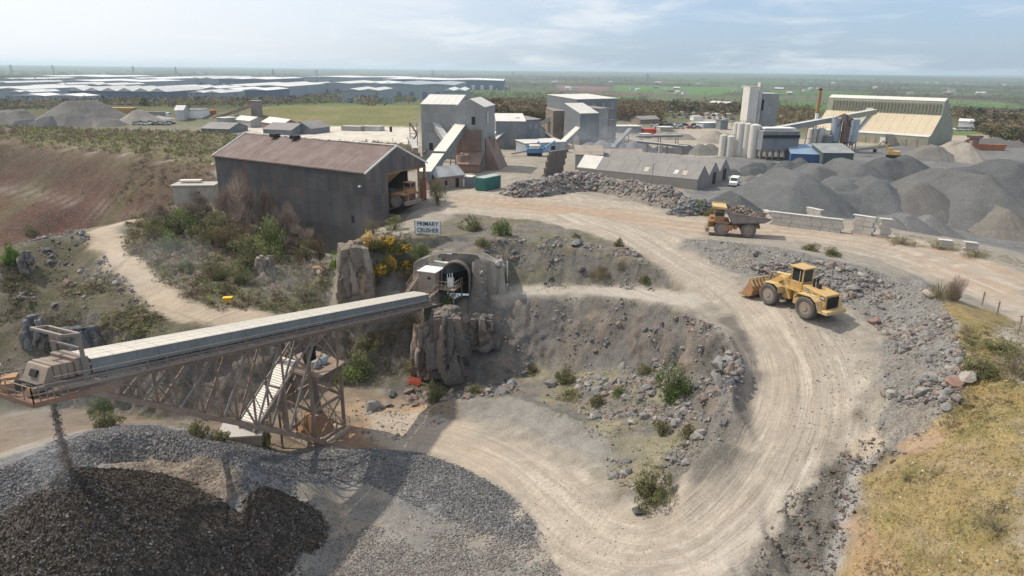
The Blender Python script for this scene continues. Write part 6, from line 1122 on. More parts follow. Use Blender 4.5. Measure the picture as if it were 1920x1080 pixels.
def shed(name, label, cat, a, b, dp, eave, ridge, kind='x', wm=None, rm=None, group=None, wins=(), z=None, over=.3, base=1.5, winm=None, nsheet=0):
    """a, b: foot of the wall facing us; kind x: ridge along the wall, y: ridge away from us, m: single slope rising away, n: rising towards us, f: flat"""
    rz, L = frame_(a, b); z0 = min(a.z, b.z) if z is None else z; t = thing(name, label, cat, (a.x, a.y, z0), rz, group); wm = wm or GCL; rm = rm or RFL
    if kind == 'x': pf = [(0, eave), (dp / 2, ridge), (dp, eave)]; ends = 'x'
    elif kind == 'm': pf = [(0, eave), (dp, ridge)]; ends = 'x'
    elif kind == 'n': pf = [(0, ridge), (dp, eave)]; ends = 'x'
    elif kind == 'f': pf = [(0, eave), (dp, eave)]; ends = 'x'
    else: pf = [(0, eave), (L / 2, ridge), (L, eave)]; ends = 'y'
    f = MB(); 
    if ends == 'x': f.prism([(0, 0, -base), (0, dp, -base)] + [(0, y, h) for y, h in pf[::-1]], (L, 0, 0))
    else: f.prism([(0, 0, -base), (L, 0, -base)] + [(x, 0, h) for x, h in pf[::-1]], (0, dp, 0))
    w_ = f.build('wall', wm, t)
    for (u0, h0), (u1, h1) in zip(pf[:-1], pf[1:]):
        dd = math.hypot(u1 - u0, h1 - h0); ex = over / dd; a0, b0 = u0 - (u1 - u0) * (ex if u0 == 0 else 0), h0 - (h1 - h0) * (ex if u0 == 0 else 0); lastu = u1 == pf[-1][0]; a1, b1 = u1 + (u1 - u0) * (ex if lastu else 0), h1 + (h1 - h0) * (ex if lastu else 0)
        n_ = nsheet or 1; Lw = (L if ends == 'x' else dp) + 2 * over
        for k in range(n_):
            s0, s1 = -over + Lw * k / n_, -over + Lw * (k + 1) / n_ - (.06 if n_ > 1 else 0); f = MB()
            if ends == 'x': f.prism([(s0, a0, b0 + .03), (s1, a0, b0 + .03), (s1, a1, b1 + .03), (s0, a1, b1 + .03)], (0, 0, .16))
            else: f.prism([(a0, s0, b0 + .03), (a0, s1, b0 + .03), (a1, s1, b1 + .03), (a1, s0, b1 + .03)], (0, 0, .16))
            f.build('roof_sheet' if n_ > 1 else 'roof', rm, t)
    for (x, zc, w2, h2) in wins:
        f = MB(); f.box((x * L, -.04, zc), (w2, .14, h2)); f.build('window' if h2 < 2.6 else 'door', winm or DARK, t)
    return t
def gallery(name, label, a, b, w_, h_, rm=None, wm=None, legs=(), n=10, zleg=None):
    """covered conveyor from a to b"""
    a, b = V3(a), V3(b); t = thing(name, label, 'conveyor', (0, 0, 0)); d = b - a; hn = V3((-d.y, d.x, 0)).normalized(); u = V3((0, 0, 1))
    f = MB(); f.prism([a - hn * w_ / 2, a + hn * w_ / 2, b + hn * w_ / 2, b - hn * w_ / 2], u * -h_); f.build('side_wall', wm or SHEETS_, t)
    for k in range(n):
        p, q = a.lerp(b, k / n), a.lerp(b, (k + .97) / n); f = MB(); f.prism([p - hn * (w_ / 2 + .1), p + hn * (w_ / 2 + .1), q + hn * (w_ / 2 + .1), q - hn * (w_ / 2 + .1)], u * .08); f.build('roof_sheet', rm or SHEETP, t)
    for s in legs:
        q = a.lerp(b, s) - u * h_; zz_ = float(H(q.x, q.y)) if zleg is None else zleg; f = MB(); [f.bar(q + hn * w_ * .45 * k, V3((q.x + hn.x * w_ * .8 * k, q.y + hn.y * w_ * .8 * k, zz_ - .3)), .25) for k in (-1, 1)]; f.bar(q.lerp(V3((q.x, q.y, zz_)), .5) + hn * w_ * .6, q.lerp(V3((q.x, q.y, zz_)), .5) - hn * w_ * .6, .2); f.build('trestle', STEEL, t)
    return t
YZ = -1.6
# tower house A, pale mono pitched roof
A0 = V3(PZ(792, 296, -1.4)); A1 = V3(PZ(860, 298, -1.4)); D0 = proj(A0)[2]; hA = hz(0, 296, 203, A0)
shed('screen_house', 'tallest grey screen house with a bright sloping roof above the conveyors', 'industrial building', A0, A1, 11, hA, hA + 2.4, 'm', GCL, RFL, wins=((.25, 3.5, 1.2, 2.2),), over=.1, nsheet=6)
gallery('covered_conveyor', 'left of two steep galleries running down the tall screen house', PD(806, 213, D0 - .5), PD(839, 262, D0 - 9), 2.0, 1.6, GCP, GCL, (), 6); gallery('covered_conveyor', 'right of two steep galleries running down the tall screen house', PD(841, 214, D0 - .5), PD(862, 252, D0 - 7), 2.0, 1.6, GCP, GCL, (), 5)
# tower B
B0 = V3(PZ(855, 320, -1.2)); B1 = V3(PZ(909, 322, -1.2)); DB = proj(B0)[2]; hB = hz(0, 320, 209, B0)
tb = shed('crushing_tower', 'crushing tower with grey cladding above and rusty sheeting below', 'industrial building', B0, B1, 13, hB, hB + 2.0, 'y', GCL, RFL, wins=((.62, hB - 3.4, .9, 2.0),), over=.1)
rz_, LB = frame_(B0, B1)
f = MB(); f.box((LB / 2 - .3, -.35, hB * .33), (LB - 1.4, .5, hB * .66)); f.build('rusty_cladding', RST, tb)
for k in range(7): f = MB(); f.box((LB / 2 - .3, -.66, 1.2 + k * hB * .62 / 7), (LB - 1.3, .08, .12)); f.build('cladding_rail', STEEL, tb)
f = MB(); f.prism([(LB, .5, -1), (LB + 4.6, .5, -1), (LB + .2, .5, hB * .52)], (0, 11, 0)); f.build('side_lean', RST, tb); f = MB(); f.prism([(LB + .1, 2, hB - 4.2), (LB + .12, 4, hB - 4.2), (LB + .12, 4, hB - 1.2), (LB + .1, 2, hB - 1.2)], (.08, 0, 0)); f.build('louvre', GCP, tb)
f = MB(); q = V3((LB * .35, -3.2, 0)); f.cyl((q.x, q.y, -1), (q.x, q.y, 4.6), 3.2, 1.7, 14); f.build('hopper', RST, tb); f = MB(); f.prism([(LB * .25, -5.6, -1), (LB * .95, -5.6, -1), (LB * .95, -.6, -1), (LB * .25, -.6, -1)], (0, 0, 3.4)); f.prism([(LB * .2, -6, 2.5), (LB, -6, 2.5), (LB, -.4, 5.2), (LB * .2, -.4, 5.2)], (0, 0, .12)); f.build('lean_to', RST, tb)
gallery('covered_conveyor', 'bright roofed covered conveyor climbing from the crusher house to the crushing tower', PD(796, 322, 142), PD(822, 288, 158), 2.6, 2.0, SHEETP, SHEETS_, (.6,), 5); gallery('covered_conveyor', 'upper length of the bright roofed conveyor entering the crushing tower', PD(824, 284, 159), PD(870, 224, DB - .4), 2.8, 2.1, SHEETP, SHEETS_, (.35, .7), 9)
f = MB(); q = PD(874, 224, DB - 1.2); f.box(q, (3.4, 3.0, 2.2), .4); props(f.build('transfer_hood', DARK), 'dark hood where the bright conveyor enters the crushing tower', 'hood')
gallery('covered_conveyor', 'low thin conveyor running left from the tall screen house', PD(717, 274, 176), PD(784, 287, 190), 1.6, 1.0, GCP, STEEL, (.1, .5, .9), 6); gallery('covered_conveyor', 'short steep conveyor at the left foot of the tall screen house', PD(768, 254, 208), PD(779, 278, 200), 1.6, 1.0, GCP, STEEL, (.2,), 4)
# brick hut, containers
H0 = V3(PZ(818, 356, 0)); H1 = V3(PZ(870, 350, 0)); hh_ = hz(0, 356, 334, H0)
shed('brick_hut', 'small brick hut with a grey pitched roof beside the green container', 'hut', H0, H1, 6.0, hh_, hh_ + 1.7, 'x', BRK, weathered('hut_roof', (.33, .34, .35), sc=.4), wins=((.35, 1.3, .6, 1.0), (.75, 1.1, .8, 2.0)))
C0 = V3(PZ(886, 356, 0)); C1 = V3(PZ(904, 356, 0)); f_ = shed('shipping_container', 'green shipping container at the edge of the haul road', 'container', C0, V3((C0.x + 2.5, C0.y - .1, 0)), 6.1, 2.6, 2.6, 'f', TEAL, weathered('container_top', (.35, .44, .40), sc=.5), over=0., base=.0); f_.rotation_euler.z -= .55; f_.location.x += .6
f = MB(); [f.box((.15 + .44 * k, -.05, 1.3), (.1, .1, 2.4)) for k in range(6)]; f.build('door_bar', TEAL, f_); f = MB(); [f.box((2.55, .3 + .5 * k, 1.3), (.08, .22, 2.5)) for k in range(12)]; f.build('side_rib', TEAL, f_)
shed('site_box', 'small grey flat roofed box between the brick hut and green container', 'container', V3(PZ(868, 350, 0)), V3(PZ(885, 351, 0)), 2.6, 2.1, 2.1, 'f', GCD, RFL, over=.05, wins=((.1, .9, .3, 1.7),), winm=WHT)
# middle sheds
def S(name, label, x0, y0, x1, y1, dp, ytop, rise, kind, wm, rm, cat='industrial building', **k):
    a, b = gp(x0, y0), gp(x1, y1); h = hz(0, (y0 + y1) / 2, ytop, (a + b) / 2); return shed(name, label, cat, a, b, dp, h, h + rise, kind, wm, rm, **k)
sc_ = S('screening_shed', 'blue grey shed with two light stripes right of the crushing tower', 930, 279, 985, 280, 16, 231, 1.6, 'm', GCD, RFL, wins=((.15, 3, 1.6, 3.4), (.6, 3, 1.8, 3.6)), winm=weathered('faded_door', (.30, .27, .22), sc=.5), over=.1)
D3 = proj(gp(950, 279))[2]; gallery('covered_conveyor', 'upper pale conveyor against the blue grey shed', PD(928, 250, D3 - 2), PD(943, 236, D3 - .6), 1.3, .8, GCP, GCD, (), 4); gallery('covered_conveyor', 'lower longer pale conveyor against the blue grey shed', PD(927, 262, D3 - 4), PD(956, 237, D3 - .6), 1.3, .8, GCP, GCD, (), 5)
S('lean_shed', 'low dark extension behind the blue grey shed', 985, 278, 1012, 276, 12, 228, 1.0, 'm', GCD, RFD, wins=((.3, 7.4, 1, 1.4), (.7, 7.4, 1, 1.4)), winm=GCL); S('gabled_shed', 'small gabled grey shed right of the dark extension', 1003, 276, 1022, 276, 10, 246, 1.6, 'y', GCL, RFD)
sd4 = S('screen_house', 'widest dark screen house under a thin bright roof line', 1078, 264, 1154, 262, 18, 190, 1.2, 'm', GCD, RFL, wins=((.2, 13.6, 2.2, 2.5), (.42, 13.6, 2.2, 2.5), (.64, 13.6, 1.6, 3.0), (.86, 14, 1.6, 3.4)), winm=GCL, over=.1)
D4 = proj(gp(1100, 264))[2]; S('crusher_annex', 'dusty annex with a white skylight roof before the dark screen house', 1086, 272, 1120, 272, 10, 216, 3.2, 'm', GCD, RFL, over=.1, nsheet=4)
S('clad_annex', 'tan streaked annex wall to the right of the white skylight roof', 1121, 270, 1138, 268, 9, 208, .6, 'm', GCL, RFD, over=.1); S('rusty_building', 'low rusty frame building left of the dark screen house', 1036, 262, 1080, 262, 10, 212, .8, 'm', weathered('faded_brown', (.21, .18, .15), sc=.3), RFD, over=.1)
S('lit_bay', 'pale yellow sheeted bay under the left hand gallery', 1028, 256, 1056, 256, 6, 234, .6, 'm', weathered('pale_yellow_sheet', (.50, .43, .25), sc=.3), RFD, over=.1)
gallery('covered_conveyor', 'long bright gallery climbing right to the dark screen house', PD(1011, 229, D4 + 4), PD(1075, 199, D4 - .5), 2.2, 1.8, SHEETP, GCL, (.15, .5), 8); gallery('covered_conveyor', 'steep bright gallery climbing to the annex with white skylight', PD(1054, 266, 236), PD(1099, 224, D4 - 10.5), 2.0, 1.6, SHEETP, GCL, (.3,), 7)
gallery('covered_conveyor', 'dark conveyor slanting down right of the gabled shed', PD(1022, 248, 240), PD(1052, 268, 236), 1.6, 1.2, RFD, STEEL, (.5,), 5); gallery('open_conveyor', 'dusty dark conveyor rising behind the stone heaps', PD(1148, 276, 232), PD(1182, 240, 246), 1.4, .8, GCD, GCD, (.4, .8), 6)
S('office_cabin', 'long pale blue cabin with a white roof behind the blue screener', 986, 286, 1058, 284, 7, 268, .5, 'm', weathered('pale_blue_wall', (.38, .44, .48), sc=.3), RFL, 'cabin', wins=((.7, 1.4, 1.6, 1.2), (.3, 1.4, 1, 1.2)))
q = gp(1002, 292); scn = thing('mobile_screener', 'blue mobile screener with white hopper beside the dirt ramp', 'screener', q, .1); f = MB(); f.box((0, 0, 1.6), (5.2, 2.2, 1.4)); f.build('body', weathered('machine_blue', (.10, .25, .45), sc=.6), scn, bevel=.1); f = MB(); f.box((0, 0, .45), (4.6, 2.4, .8)); f.build('track', DARK, scn); f = MB(); f.prism([(-1.2, -1.3, 2.3), (1.2, -1.3, 2.3), (1.7, -1.8, 3.4), (-1.7, -1.8, 3.4)], (0, 3.2, 0)); f.build('hopper', WHT, scn)
for (a, b) in (((2.2, 0, 1.8), (6.6, .5, 4.6)), ((-2.2, 0, 1.6), (-7.5, -1.5, .8)), ((1, 0, 4.4), (5.0, -1.5, 1.2))): f = MB(); f.bar(a, b, 1.0, .35); f.build('conveyor_arm', weathered('arm_blue', (.15, .30, .5), sc=1.) if a[0] > 0 else STEEL2, scn)
# dark block wall with stepped left edge
q0, q1 = gp(1032, 330), gp(1064, 326); rz_, L_ = frame_(q0, q1); bw_ = thing('block_wall', 'tall dark wall of stacked concrete blocks with a stepped left edge', 'wall', q0, rz_); DKC = weathered('dark_block', (.12, .10, .085), (.16, .13, .11), sc=.6); mb_ = MB(); mb_.box((0, 0, 0), (1.55, .8, .78)); bm_ = mb_.mesh('block', bevel=.03); bm_.materials.append(DKC)
for r_ in range(8):
    for c_ in range(5):
        x = -2.4 + c_ * 1.6 + (r_ % 2) * .4 + r_ * .32
        if x < L_ + .6: o = link('block', bm_, None, bw_); o.location = (x, 0, .3 + r_ * .8)
# sawtooth sheds
GZ = -3.1; E0 = V3(PZ(1306, 358, GZ)); E1 = V3(PZ(1366, 334, GZ)); gv = (E1 - E0); gl = gv.length / 3; gd = gv.normalized(); PA = V3(PZ(1060, 337, GZ)); sv = PA - E0; sv = sv - gd * sv.dot(gd); sL = 34.; sdn = sv.normalized()
for i, lb in enumerate(('nearest grey ridge of the long sawtooth shed with skylights', 'middle grey ridge of the long sawtooth shed', 'furthest grey ridge of the long sawtooth shed')):
    a = E0 + gd * gl * i; tt_ = shed('long_shed', lb, 'shed', a, a + gd * (gl - .05), sL, 2.6, 5.6, 'y', weathered('shed_wall', (.27, .25, .23), (.22, .21, .2), sc=.3), RFD, over=.02, nsheet=8, wins=() if i == 0 else ((.5, 1.6, 2.4, 3.0),), winm=DARK)
    # depth runs along local y; mirror so it runs away along the shed
    if i == 0:
        for k, (u, c) in enumerate(((3.2, 0), (5.6, 1), (13.5, 0))): f = MB(); f.prism([(.9, u, 2.6 + 3 * .9 / (gl / 2) + .23), (2.2, u, 2.6 + 3 * 2.2 / (gl / 2) + .23), (2.2, u + (1.3 if c == 0 else 1.1), 2.6 + 3 * 2.2 / (gl / 2) + .23), (.9, u + 1.2, 2.6 + 3 * .9 / (gl / 2) + .23)], (0, 0, .05)); f.build('skylight', GLZ if c == 0 else GCP, tt_)
        f = MB(); f.prism([(.1, sL - 6, 2.9), (gl / 2, sL - 6, 5.85), (gl / 2, sL - .2, 5.85), (.1, sL - .2, 2.9)], (0, 0, .06)); f.build('pale_roof_bay', RFL, tt_)
shed('gabled_workshop', 'small workshop with a tan roof behind the pale roof bay of the sawtooth shed', 'workshop', gp(1078, 318), gp(1128, 322), 9, 4.6, 6.6, 'x', GCL, weathered('tan_roof', (.34, .29, .25), sc=.3)); shed('gabled_workshop', 'low tan roof just beyond the small workshop', 'workshop', gp(1135, 312), gp(1205, 316), 8, 3.6, 5.2, 'x', GCL, weathered('tan_roof2', (.33, .28, .235), sc=.3))
q = gp(1237, 300); f = MB(); f.box((q.x, q.y, q.z + 2.2), (1.1, 1.1, 4.8)); f.box((q.x, q.y, q.z + 4.7), (1.3, 1.3, .2)); props(f.build('brick_stack', CONC), 'square pale stack rising behind the sawtooth shed', 'chimney')
# asphalt plant: silos and tower
SZ = -4.
def silo(label, px, ybase, ytop, wpx, mt=SILO, legs=False, cat='silo', group=None):
    p = V3(PZ(px, ybase, SZ)); D = proj(p)[2]; r = wpx / 2 / FPX * D; h = hz(0, ybase, ytop, p); t = thing('silo', label, cat, (p.x, p.y + r, SZ), 0, group); z0 = h * .3 if legs else -.5
    f = MB(); f.cyl((0, 0, z0), (0, 0, h - r * .25), r, n=20); f.build('shell', mt, t, smooth=True); f = MB(); f.cyl((0, 0, h - r * .25), (0, 0, h), r * 1.01, r * .35, n=20); f.build('cap', mt, t)
    f = MB(); [f.bar((r * .9 * math.cos(a), r * .9 * math.sin(a), h - .2), (r * .9 * math.cos(a), r * .9 * math.sin(a), h + .7), .08) for a in np.linspace(0, 6.28, 9)]; f.build('guard_rail', STEEL2, t)
    if legs:
        f = MB(); f.cyl((0, 0, z0 - r * .9), (0, 0, z0), r * .25, r, n=16); f.build('cone', mt, t)
        for a in (.8, 2.4, 3.9, 5.5): f = MB(); f.bar((r * .9 * math.cos(a), r * .9 * math.sin(a), -.5), (r * .9 * math.cos(a), r * .9 * math.sin(a), z0 + .6), .28); f.build('leg', STEEL, t)
    return t
for lb, x, yb, yt, w_ in (('short white silo at the far left of the silo row', 1355, 293, 255, 13), ('second short white silo, just before the tall ones', 1369, 294, 257, 14), ('leftmost of the four tall white silos', 1378, 292, 233, 13), ('second tall white silo from the left', 1386.5, 294, 234, 14), ('third tall white silo from the left', 1399, 295, 235, 15), ('widest and nearest tall white silo beside the dark hopper', 1413, 297, 237, 19)): silo(lb, x, yb, yt, w_, group='white asphalt plant silos')
def block(name, label, x0, x1, yb, yt, dp, mt, zb=SZ, roofm=None, cat='tower', y1=None, lift=0, **k):
    a, b = V3(PZ(x0, yb, SZ)), V3(PZ(x1, y1 or yb, SZ)); h = hz(0, yb, yt, a); t = shed(name, label, cat, a, b, dp, h, h, 'f', mt, roofm or RFL, z=SZ, base=.5 if not lift else -lift, over=.05, **k); return t, h, a, b
tA, h1, a_, b_ = block('mixing_tower', 'tall narrow cream tower left of the lift shaft at the asphalt plant', 1393, 1410, 283, 173, 6, SILO, roofm=CRM); block('lift_shaft', 'thin pale shaft standing above the asphalt towers', 1411, 1417, 282, 166, 2.2, GCP)
tB, h2, a_, b_ = block('mixing_tower', 'broad grey tower with a white roof right of the lift shaft', 1418, 1448, 282, 184, 9, GCL, wins=((.05, 17, .8, 4),)); 
tC, h3, a_, b_ = block('aggregate_bin', 'wide dark bin raised on brown legs right of the silos', 1425, 1493, 300, 250, 9, GCD, roofm=GCL, lift=3.2)
rz_, L_ = frame_(a_, b_); [MB().bar((L_ * k / 6, y, -.5), (L_ * k / 6, y, 3.4), .35).build('leg', STEEL, tC) for k in range(7) for y in (.4, 8.6)]; f = MB(); f.box((L_ * .5, -.3, h3 - 1.6), (L_, .5, .9)); f.build('walkway', DARK, tC); f = MB(); f.box((L_ * .55, 5, h3 + .8), (L_ * .85, 5, .5)); f.build('top_belt', WHT, tC)
gallery('covered_conveyor', 'long grey gallery rising from the asphalt towers over to the cream shed', PD(1446, 240, 238), PD(1552, 221, 262), 2.2, 1.8, GCP, GCL, (.3, .7), 10); gallery('covered_conveyor', 'last length of the long gallery entering the cream shed roof', PD(1552, 221, 262), PD(1640, 205, 285), 2.4, 2.0, GCP, SAGE, (), 8)
p = V3(PZ(1526, 282, SZ)); chm = thing('chimney', 'slender chimney, white below and rust red above', 'chimney', (p.x, p.y + 2, SZ)); D_ = proj(p)[2]; hc = hz(0, 282, 178, p); f = MB(); f.cyl((0, 0, 0), (0, 0, hc * .62), .62, n=12); f.build('lower_stack', WHT, chm, smooth=True); f = MB(); f.cyl((0, 0, hc * .62), (0, 0, hc), .7, .62, n=12); f.build('upper_stack', ORG, chm, smooth=True); f = MB(); f.cyl((0, 0, hc), (0, 0, hc + .6), .66, n=12); f.build('tip', BLK, chm)
silo('white silo under the chimney', 1522, 283, 243, 17, cat='silo'); silo('grey white silo right of the chimney', 1538, 283, 243, 15); silo('blue grey silo on legs left of the dark pipes', 1565, 284, 224, 18, weathered('blue_grey_silo', (.30, .36, .42), (.26, .32, .38), (.3, .2, .15), .4, sc=.3), True); silo('dark pipe stained brown silo in the middle of the legged group', 1583, 285, 226, 15, weathered('brown_silo', (.17, .12, .105), sc=.5), True); silo('blue white silo on legs right of the dark pipes', 1598, 284, 226, 18, weathered('blue_white_silo', (.38, .44, .50), (.32, .38, .44), (.3, .2, .15), .4, sc=.3), True)
silo('small dark tank between the silo groups', 1552, 285, 255, 16, GCD); f = MB(); p = PD(1585, 222, 246); f.cyl((p[0], p[1], p[2] - 1), (p[0], p[1], p[2] + 1.4), 1.5, .6, 10); [f.cyl((p[0] + k, p[1], p[2] - .5), (p[0] + 2.5 * k, p[1], p[2] - 3), .3, n=6) for k in (-1, 1)]; props(f.build('cyclone', weathered('brown_pipe', (.11, .085, .075), sc=.6)), 'dark cyclone and pipes on top of the legged silos', 'cyclone')
S('blue_shed', 'blue shed with a light blue roof behind the dark stone heaps', 1482, 304, 1538, 306, 9, 290, 2.2, 'm', BLU, BLUR); S('green_grey_shed', 'dark green grey shed joined to the blue shed', 1541, 308, 1598, 309, 9, 288, 2.0, 'm', weathered('dark_green_wall', (.08, .115, .12), sc=.3), weathered('grey_green_roof', (.27, .29, .29), sc=.3))
# the great cream shed
F0 = V3(PZ(1520, 262, SZ - .5)); F1 = V3(PZ(1737, 279, SZ - .5)); rz_, LF = frame_(F0, F1); fs = thing('storage_shed', 'vast cream and sage storage shed with louvres and six doors', 'industrial building', F0, rz_); sc4 = proj(F1)[2] / FPX
pf = [(0, -1), (0, 4.6), (3.2, 5.1), (13.5, 12.6), (14.2, 18.4), (17.5, 19.6), (31, 10.5), (38, 4.6), (38, -1)]; f = MB(); f.prism([(0, y, z) for y, z in pf], (LF, 0, 0)); f.build('wall', SAGE, fs)
nb = 14
for (i0, i1, mt, nm) in ((1, 2, RFL, 'eaves_roof'), (2, 3, CRM, 'roof_sheet'), (4, 5, RFL, 'ridge_roof'), (5, 6, CRM, 'rear_roof'), (6, 7, CRM, 'rear_roof')):
    for k in range(nb if nm == 'roof_sheet' else 1):
        n_ = nb if nm == 'roof_sheet' else 1; (y0, z0), (y1, z1) = pf[i0], pf[i1]; x0, x1 = LF * k / n_ + .02, LF * (k + 1) / n_ - .04
        if nm == 'roof_sheet' and k == 5: mt_ = GCP
        else: mt_ = mt
        f = MB(); f.prism([(x0, y0 - .1, z0 + .05), (x1, y0 - .1, z0 + .05), (x1, y1, z1 + .05), (x0, y1, z1 + .05)], (0, 0, .2)); f.build(nm, mt_, fs)
for k in range(34): f = MB(); x = LF * (.03 + .94 * k / 33); f.prism([(x - .35, 13.45, 13.4), (x + .35, 13.45, 13.4), (x + .35, 13.9, 17.6), (x - .35, 13.9, 17.6)], (0, -.25, 0)); f.build('louvre', weathered('louvre_dark', (.20, .20, .16), sc=.5) if k == 0 else LV, fs) if k else None; LV = bpy.data.materials['louvre_dark'] if 'louvre_dark' in bpy.data.materials else weathered('louvre_dark', (.20, .20, .16), sc=.5)
for k in range(8): f = MB(); x = LF * (.30 + .085 * k); f.box((x, -.05, 1.7), (LF * .045, .2, 3.4)); f.build('door', WHT if k == 4 else weathered('door_tan_%d' % k, (.44, .36, .29), sc=.3), fs)
f = MB(); f.prism([(LF * .335, 2.0, 5.3), (LF * .39, 2.0, 5.3), (LF * .43, 13.4, 13.9), (LF * .37, 13.4, 13.9)], (0, 0, .9)); f.build('roof_gallery', SAGE, fs)
def clutter(px, yb, yt, D, w_, label):
    p = V3(PD(px, yb, D)); h = (yb - yt) / FPX * D; t = thing('stair_tower', label, 'stair tower', p, .1); f = MB(); n_ = max(2, int(h / 2.6)); [f.bar((x, y, -1), (x, y, h), .18) for x in (0, w_) for y in (0, 1.6)]; f.build('frame', STEEL2, t); f = MB()
    for k in range(n_): z = h * (k + 1) / n_; f.box((w_ / 2, .8, z), (w_, 1.7, .12)); f.bar((0 if k % 2 else w_, .2, z - h / n_), (w_ if k % 2 else 0, .2, z), .16, .5)
    f.build('flight', STEEL, t); f = MB(); [f.bar((0, 0, h * (k + 1) / n_ + 1), (w_, 0, h * (k + 1) / n_ + 1), .07) for k in range(n_)]; f.build('handrail', STEEL2, t)
for a in ((770, 292, 232, D0 + 1, 2.2, 'thin stair tower at the left corner of the tall screen house'), (912, 316, 258, DB + 3, 2.2, 'stair tower against the right side of the crushing tower'), (1064, 262, 214, D4 - 2, 2.2, 'stair tower left of the dark screen house'), (1140, 262, 226, D4 - 3, 2.4, 'stair tower at the right of the streaked annex'), (1451, 284, 240, 246, 2.2, 'stair tower right of the broad grey asphalt tower')): clutter(*a)
def duct(label, pts, r, mt=None):
    t = thing('pipe', label, 'pipe', (0, 0, 0)); pp = [V3(PD(*q)) for q in pts]
    for a, b in zip(pp[:-1], pp[1:]): MB().cyl(a, b, r, n=8).build('pipe_length', mt or STEEL2, t)
duct('bent grey duct on the front of the tall screen house', [(800, 240, D0 - .8), (800, 282, D0 - .8), (792, 288, D0 - 1)], .35); duct('grey duct over the roof of the blue grey shed', [(950, 226, D3 + 2), (972, 222, D3 + 2), (990, 232, D3 + 2)], .4); duct('brown pipe linking the legged silos', [(1565, 222, 246), (1583, 214, 246), (1600, 224, 246)], .35, ORG); duct('thin pipe run along the dark screen house wall', [(1082, 206, D4 - .6), (1150, 204, D4 - .6)], .25)
# ---------------------------------------------------------------- stone piles
def pile(label, px, py, wpx, hpx, mat_c, dpf=.8, rough_=.12, name='stone_pile', peaks=None, sl=.62):
    """tipped stone: many cones run together, flattened and gullied, as one closed-footed surface"""
    p = gp(px, py); D = proj(p)[2]; rx = wpx / 2 / FPX * D; h = hpx / FPX * D; ry = max(rx * dpf * .7, h * 1.5); rg = np.random.default_rng(int(px * 7 + py)); seed = int(rg.integers(0, 900)); nx_, ny_ = 84, 60
    m_ = peaks or int(np.clip(rx / max(h / sl, 1) + .8, 1, 4)); x, y = np.meshgrid(np.linspace(-rx * 1.5, rx * 1.5, nx_), np.linspace(-ry * 1.7, ry * 1.7, ny_), indexing='ij'); hh = np.full(x.shape, -9.)
    wx = x + .05 * rx * fbm(x / 9 + seed, y / 9, o=3, seed=seed); wy = y + .05 * rx * fbm(x / 9, y / 9 + seed, o=3, seed=seed + 3)
    for i in range(m_):
        u = 0 if m_ == 1 else (i / (m_ - 1) * 2 - 1); hi = h * (1 if i == m_ // 2 else rg.uniform(.62, .95)); span = max(0., rx - hi / sl); cx = u * span * .75; cy = rg.uniform(-.4, .4) * max(0, ry - hi / sl); hl = (span * .5 if m_ > 1 else span) * rg.uniform(.5, 1.); an = rg.uniform(-.35, .35); ca_, sa_ = math.cos(an), math.sin(an)
        lx = (wx - cx) * ca_ + (wy - cy) * sa_; ly = -(wx - cx) * sa_ + (wy - cy) * ca_; ex_ = np.maximum(np.abs(lx) - hl, 0); ww = rg.uniform(.1, .5) * hi / sl; ey_ = np.maximum(np.abs(ly) - ww, 0); dd_ = np.hypot(ex_, ey_); tilt = rg.uniform(-.12, .12) * np.clip(lx / (hl + 1), -1, 1) * h
        fan = .07 * h * np.abs(fbm(np.arctan2(ey_ * np.sign(ly) + .01, ex_ * np.sign(lx) + .01) * 3 + lx / 5, dd_ / 22, o=3, seed=seed + i)) * np.clip(dd_ / (hi / sl) * 3, 0, 1)
        hh = np.maximum(hh, hi + tilt - dd_ * sl - fan)
    e = np.clip(hh / h * 2.5, 0, 1); gl_ = np.abs(fbm(x / 1.6 + .3 * y, y / 5., o=3, seed=seed + 5)); hh = hh + e * (rough_ * h * .22 * fbm(x / (h * 1.1), y / (h * 1.1), o=4, seed=seed + 1) - .03 * h * gl_) ; gr_l = H(x + p.x, y + p.y + ry * .75) - (p.z - .1) - .6; V = np.stack([x, y, np.maximum(hh, gr_l)], -1).reshape(-1, 3); vis_ = (hh > gr_l).reshape(-1)
    I = np.arange(nx_ * ny_).reshape(nx_, ny_); q = np.stack([I[:-1, :-1], I[1:, :-1], I[1:, 1:], I[:-1, 1:]], -1).reshape(-1, 4); q = q[vis_[q].any(1)]; us, inv = np.unique(q, return_inverse=True); V = V[us]
    cc = np.array(mat_c) * (1 + .22 * fbm(V[:, 0] / 5 + seed, V[:, 1] / 5, V[:, 2] / 2, o=4, seed=seed + 7))[:, None]; t = link(name, npmesh(name, V, inv.reshape(-1, 4), cc, True), GM['pile'], None, label=label, cat='stone pile'); t.location = (p.x, p.y + ry * .75, p.z - .1); return t
G_ = (.098, .105, .11); GD_ = (.066, .072, .078); GB_ = (.14, .135, .127); GT_ = (.24, .22, .195)
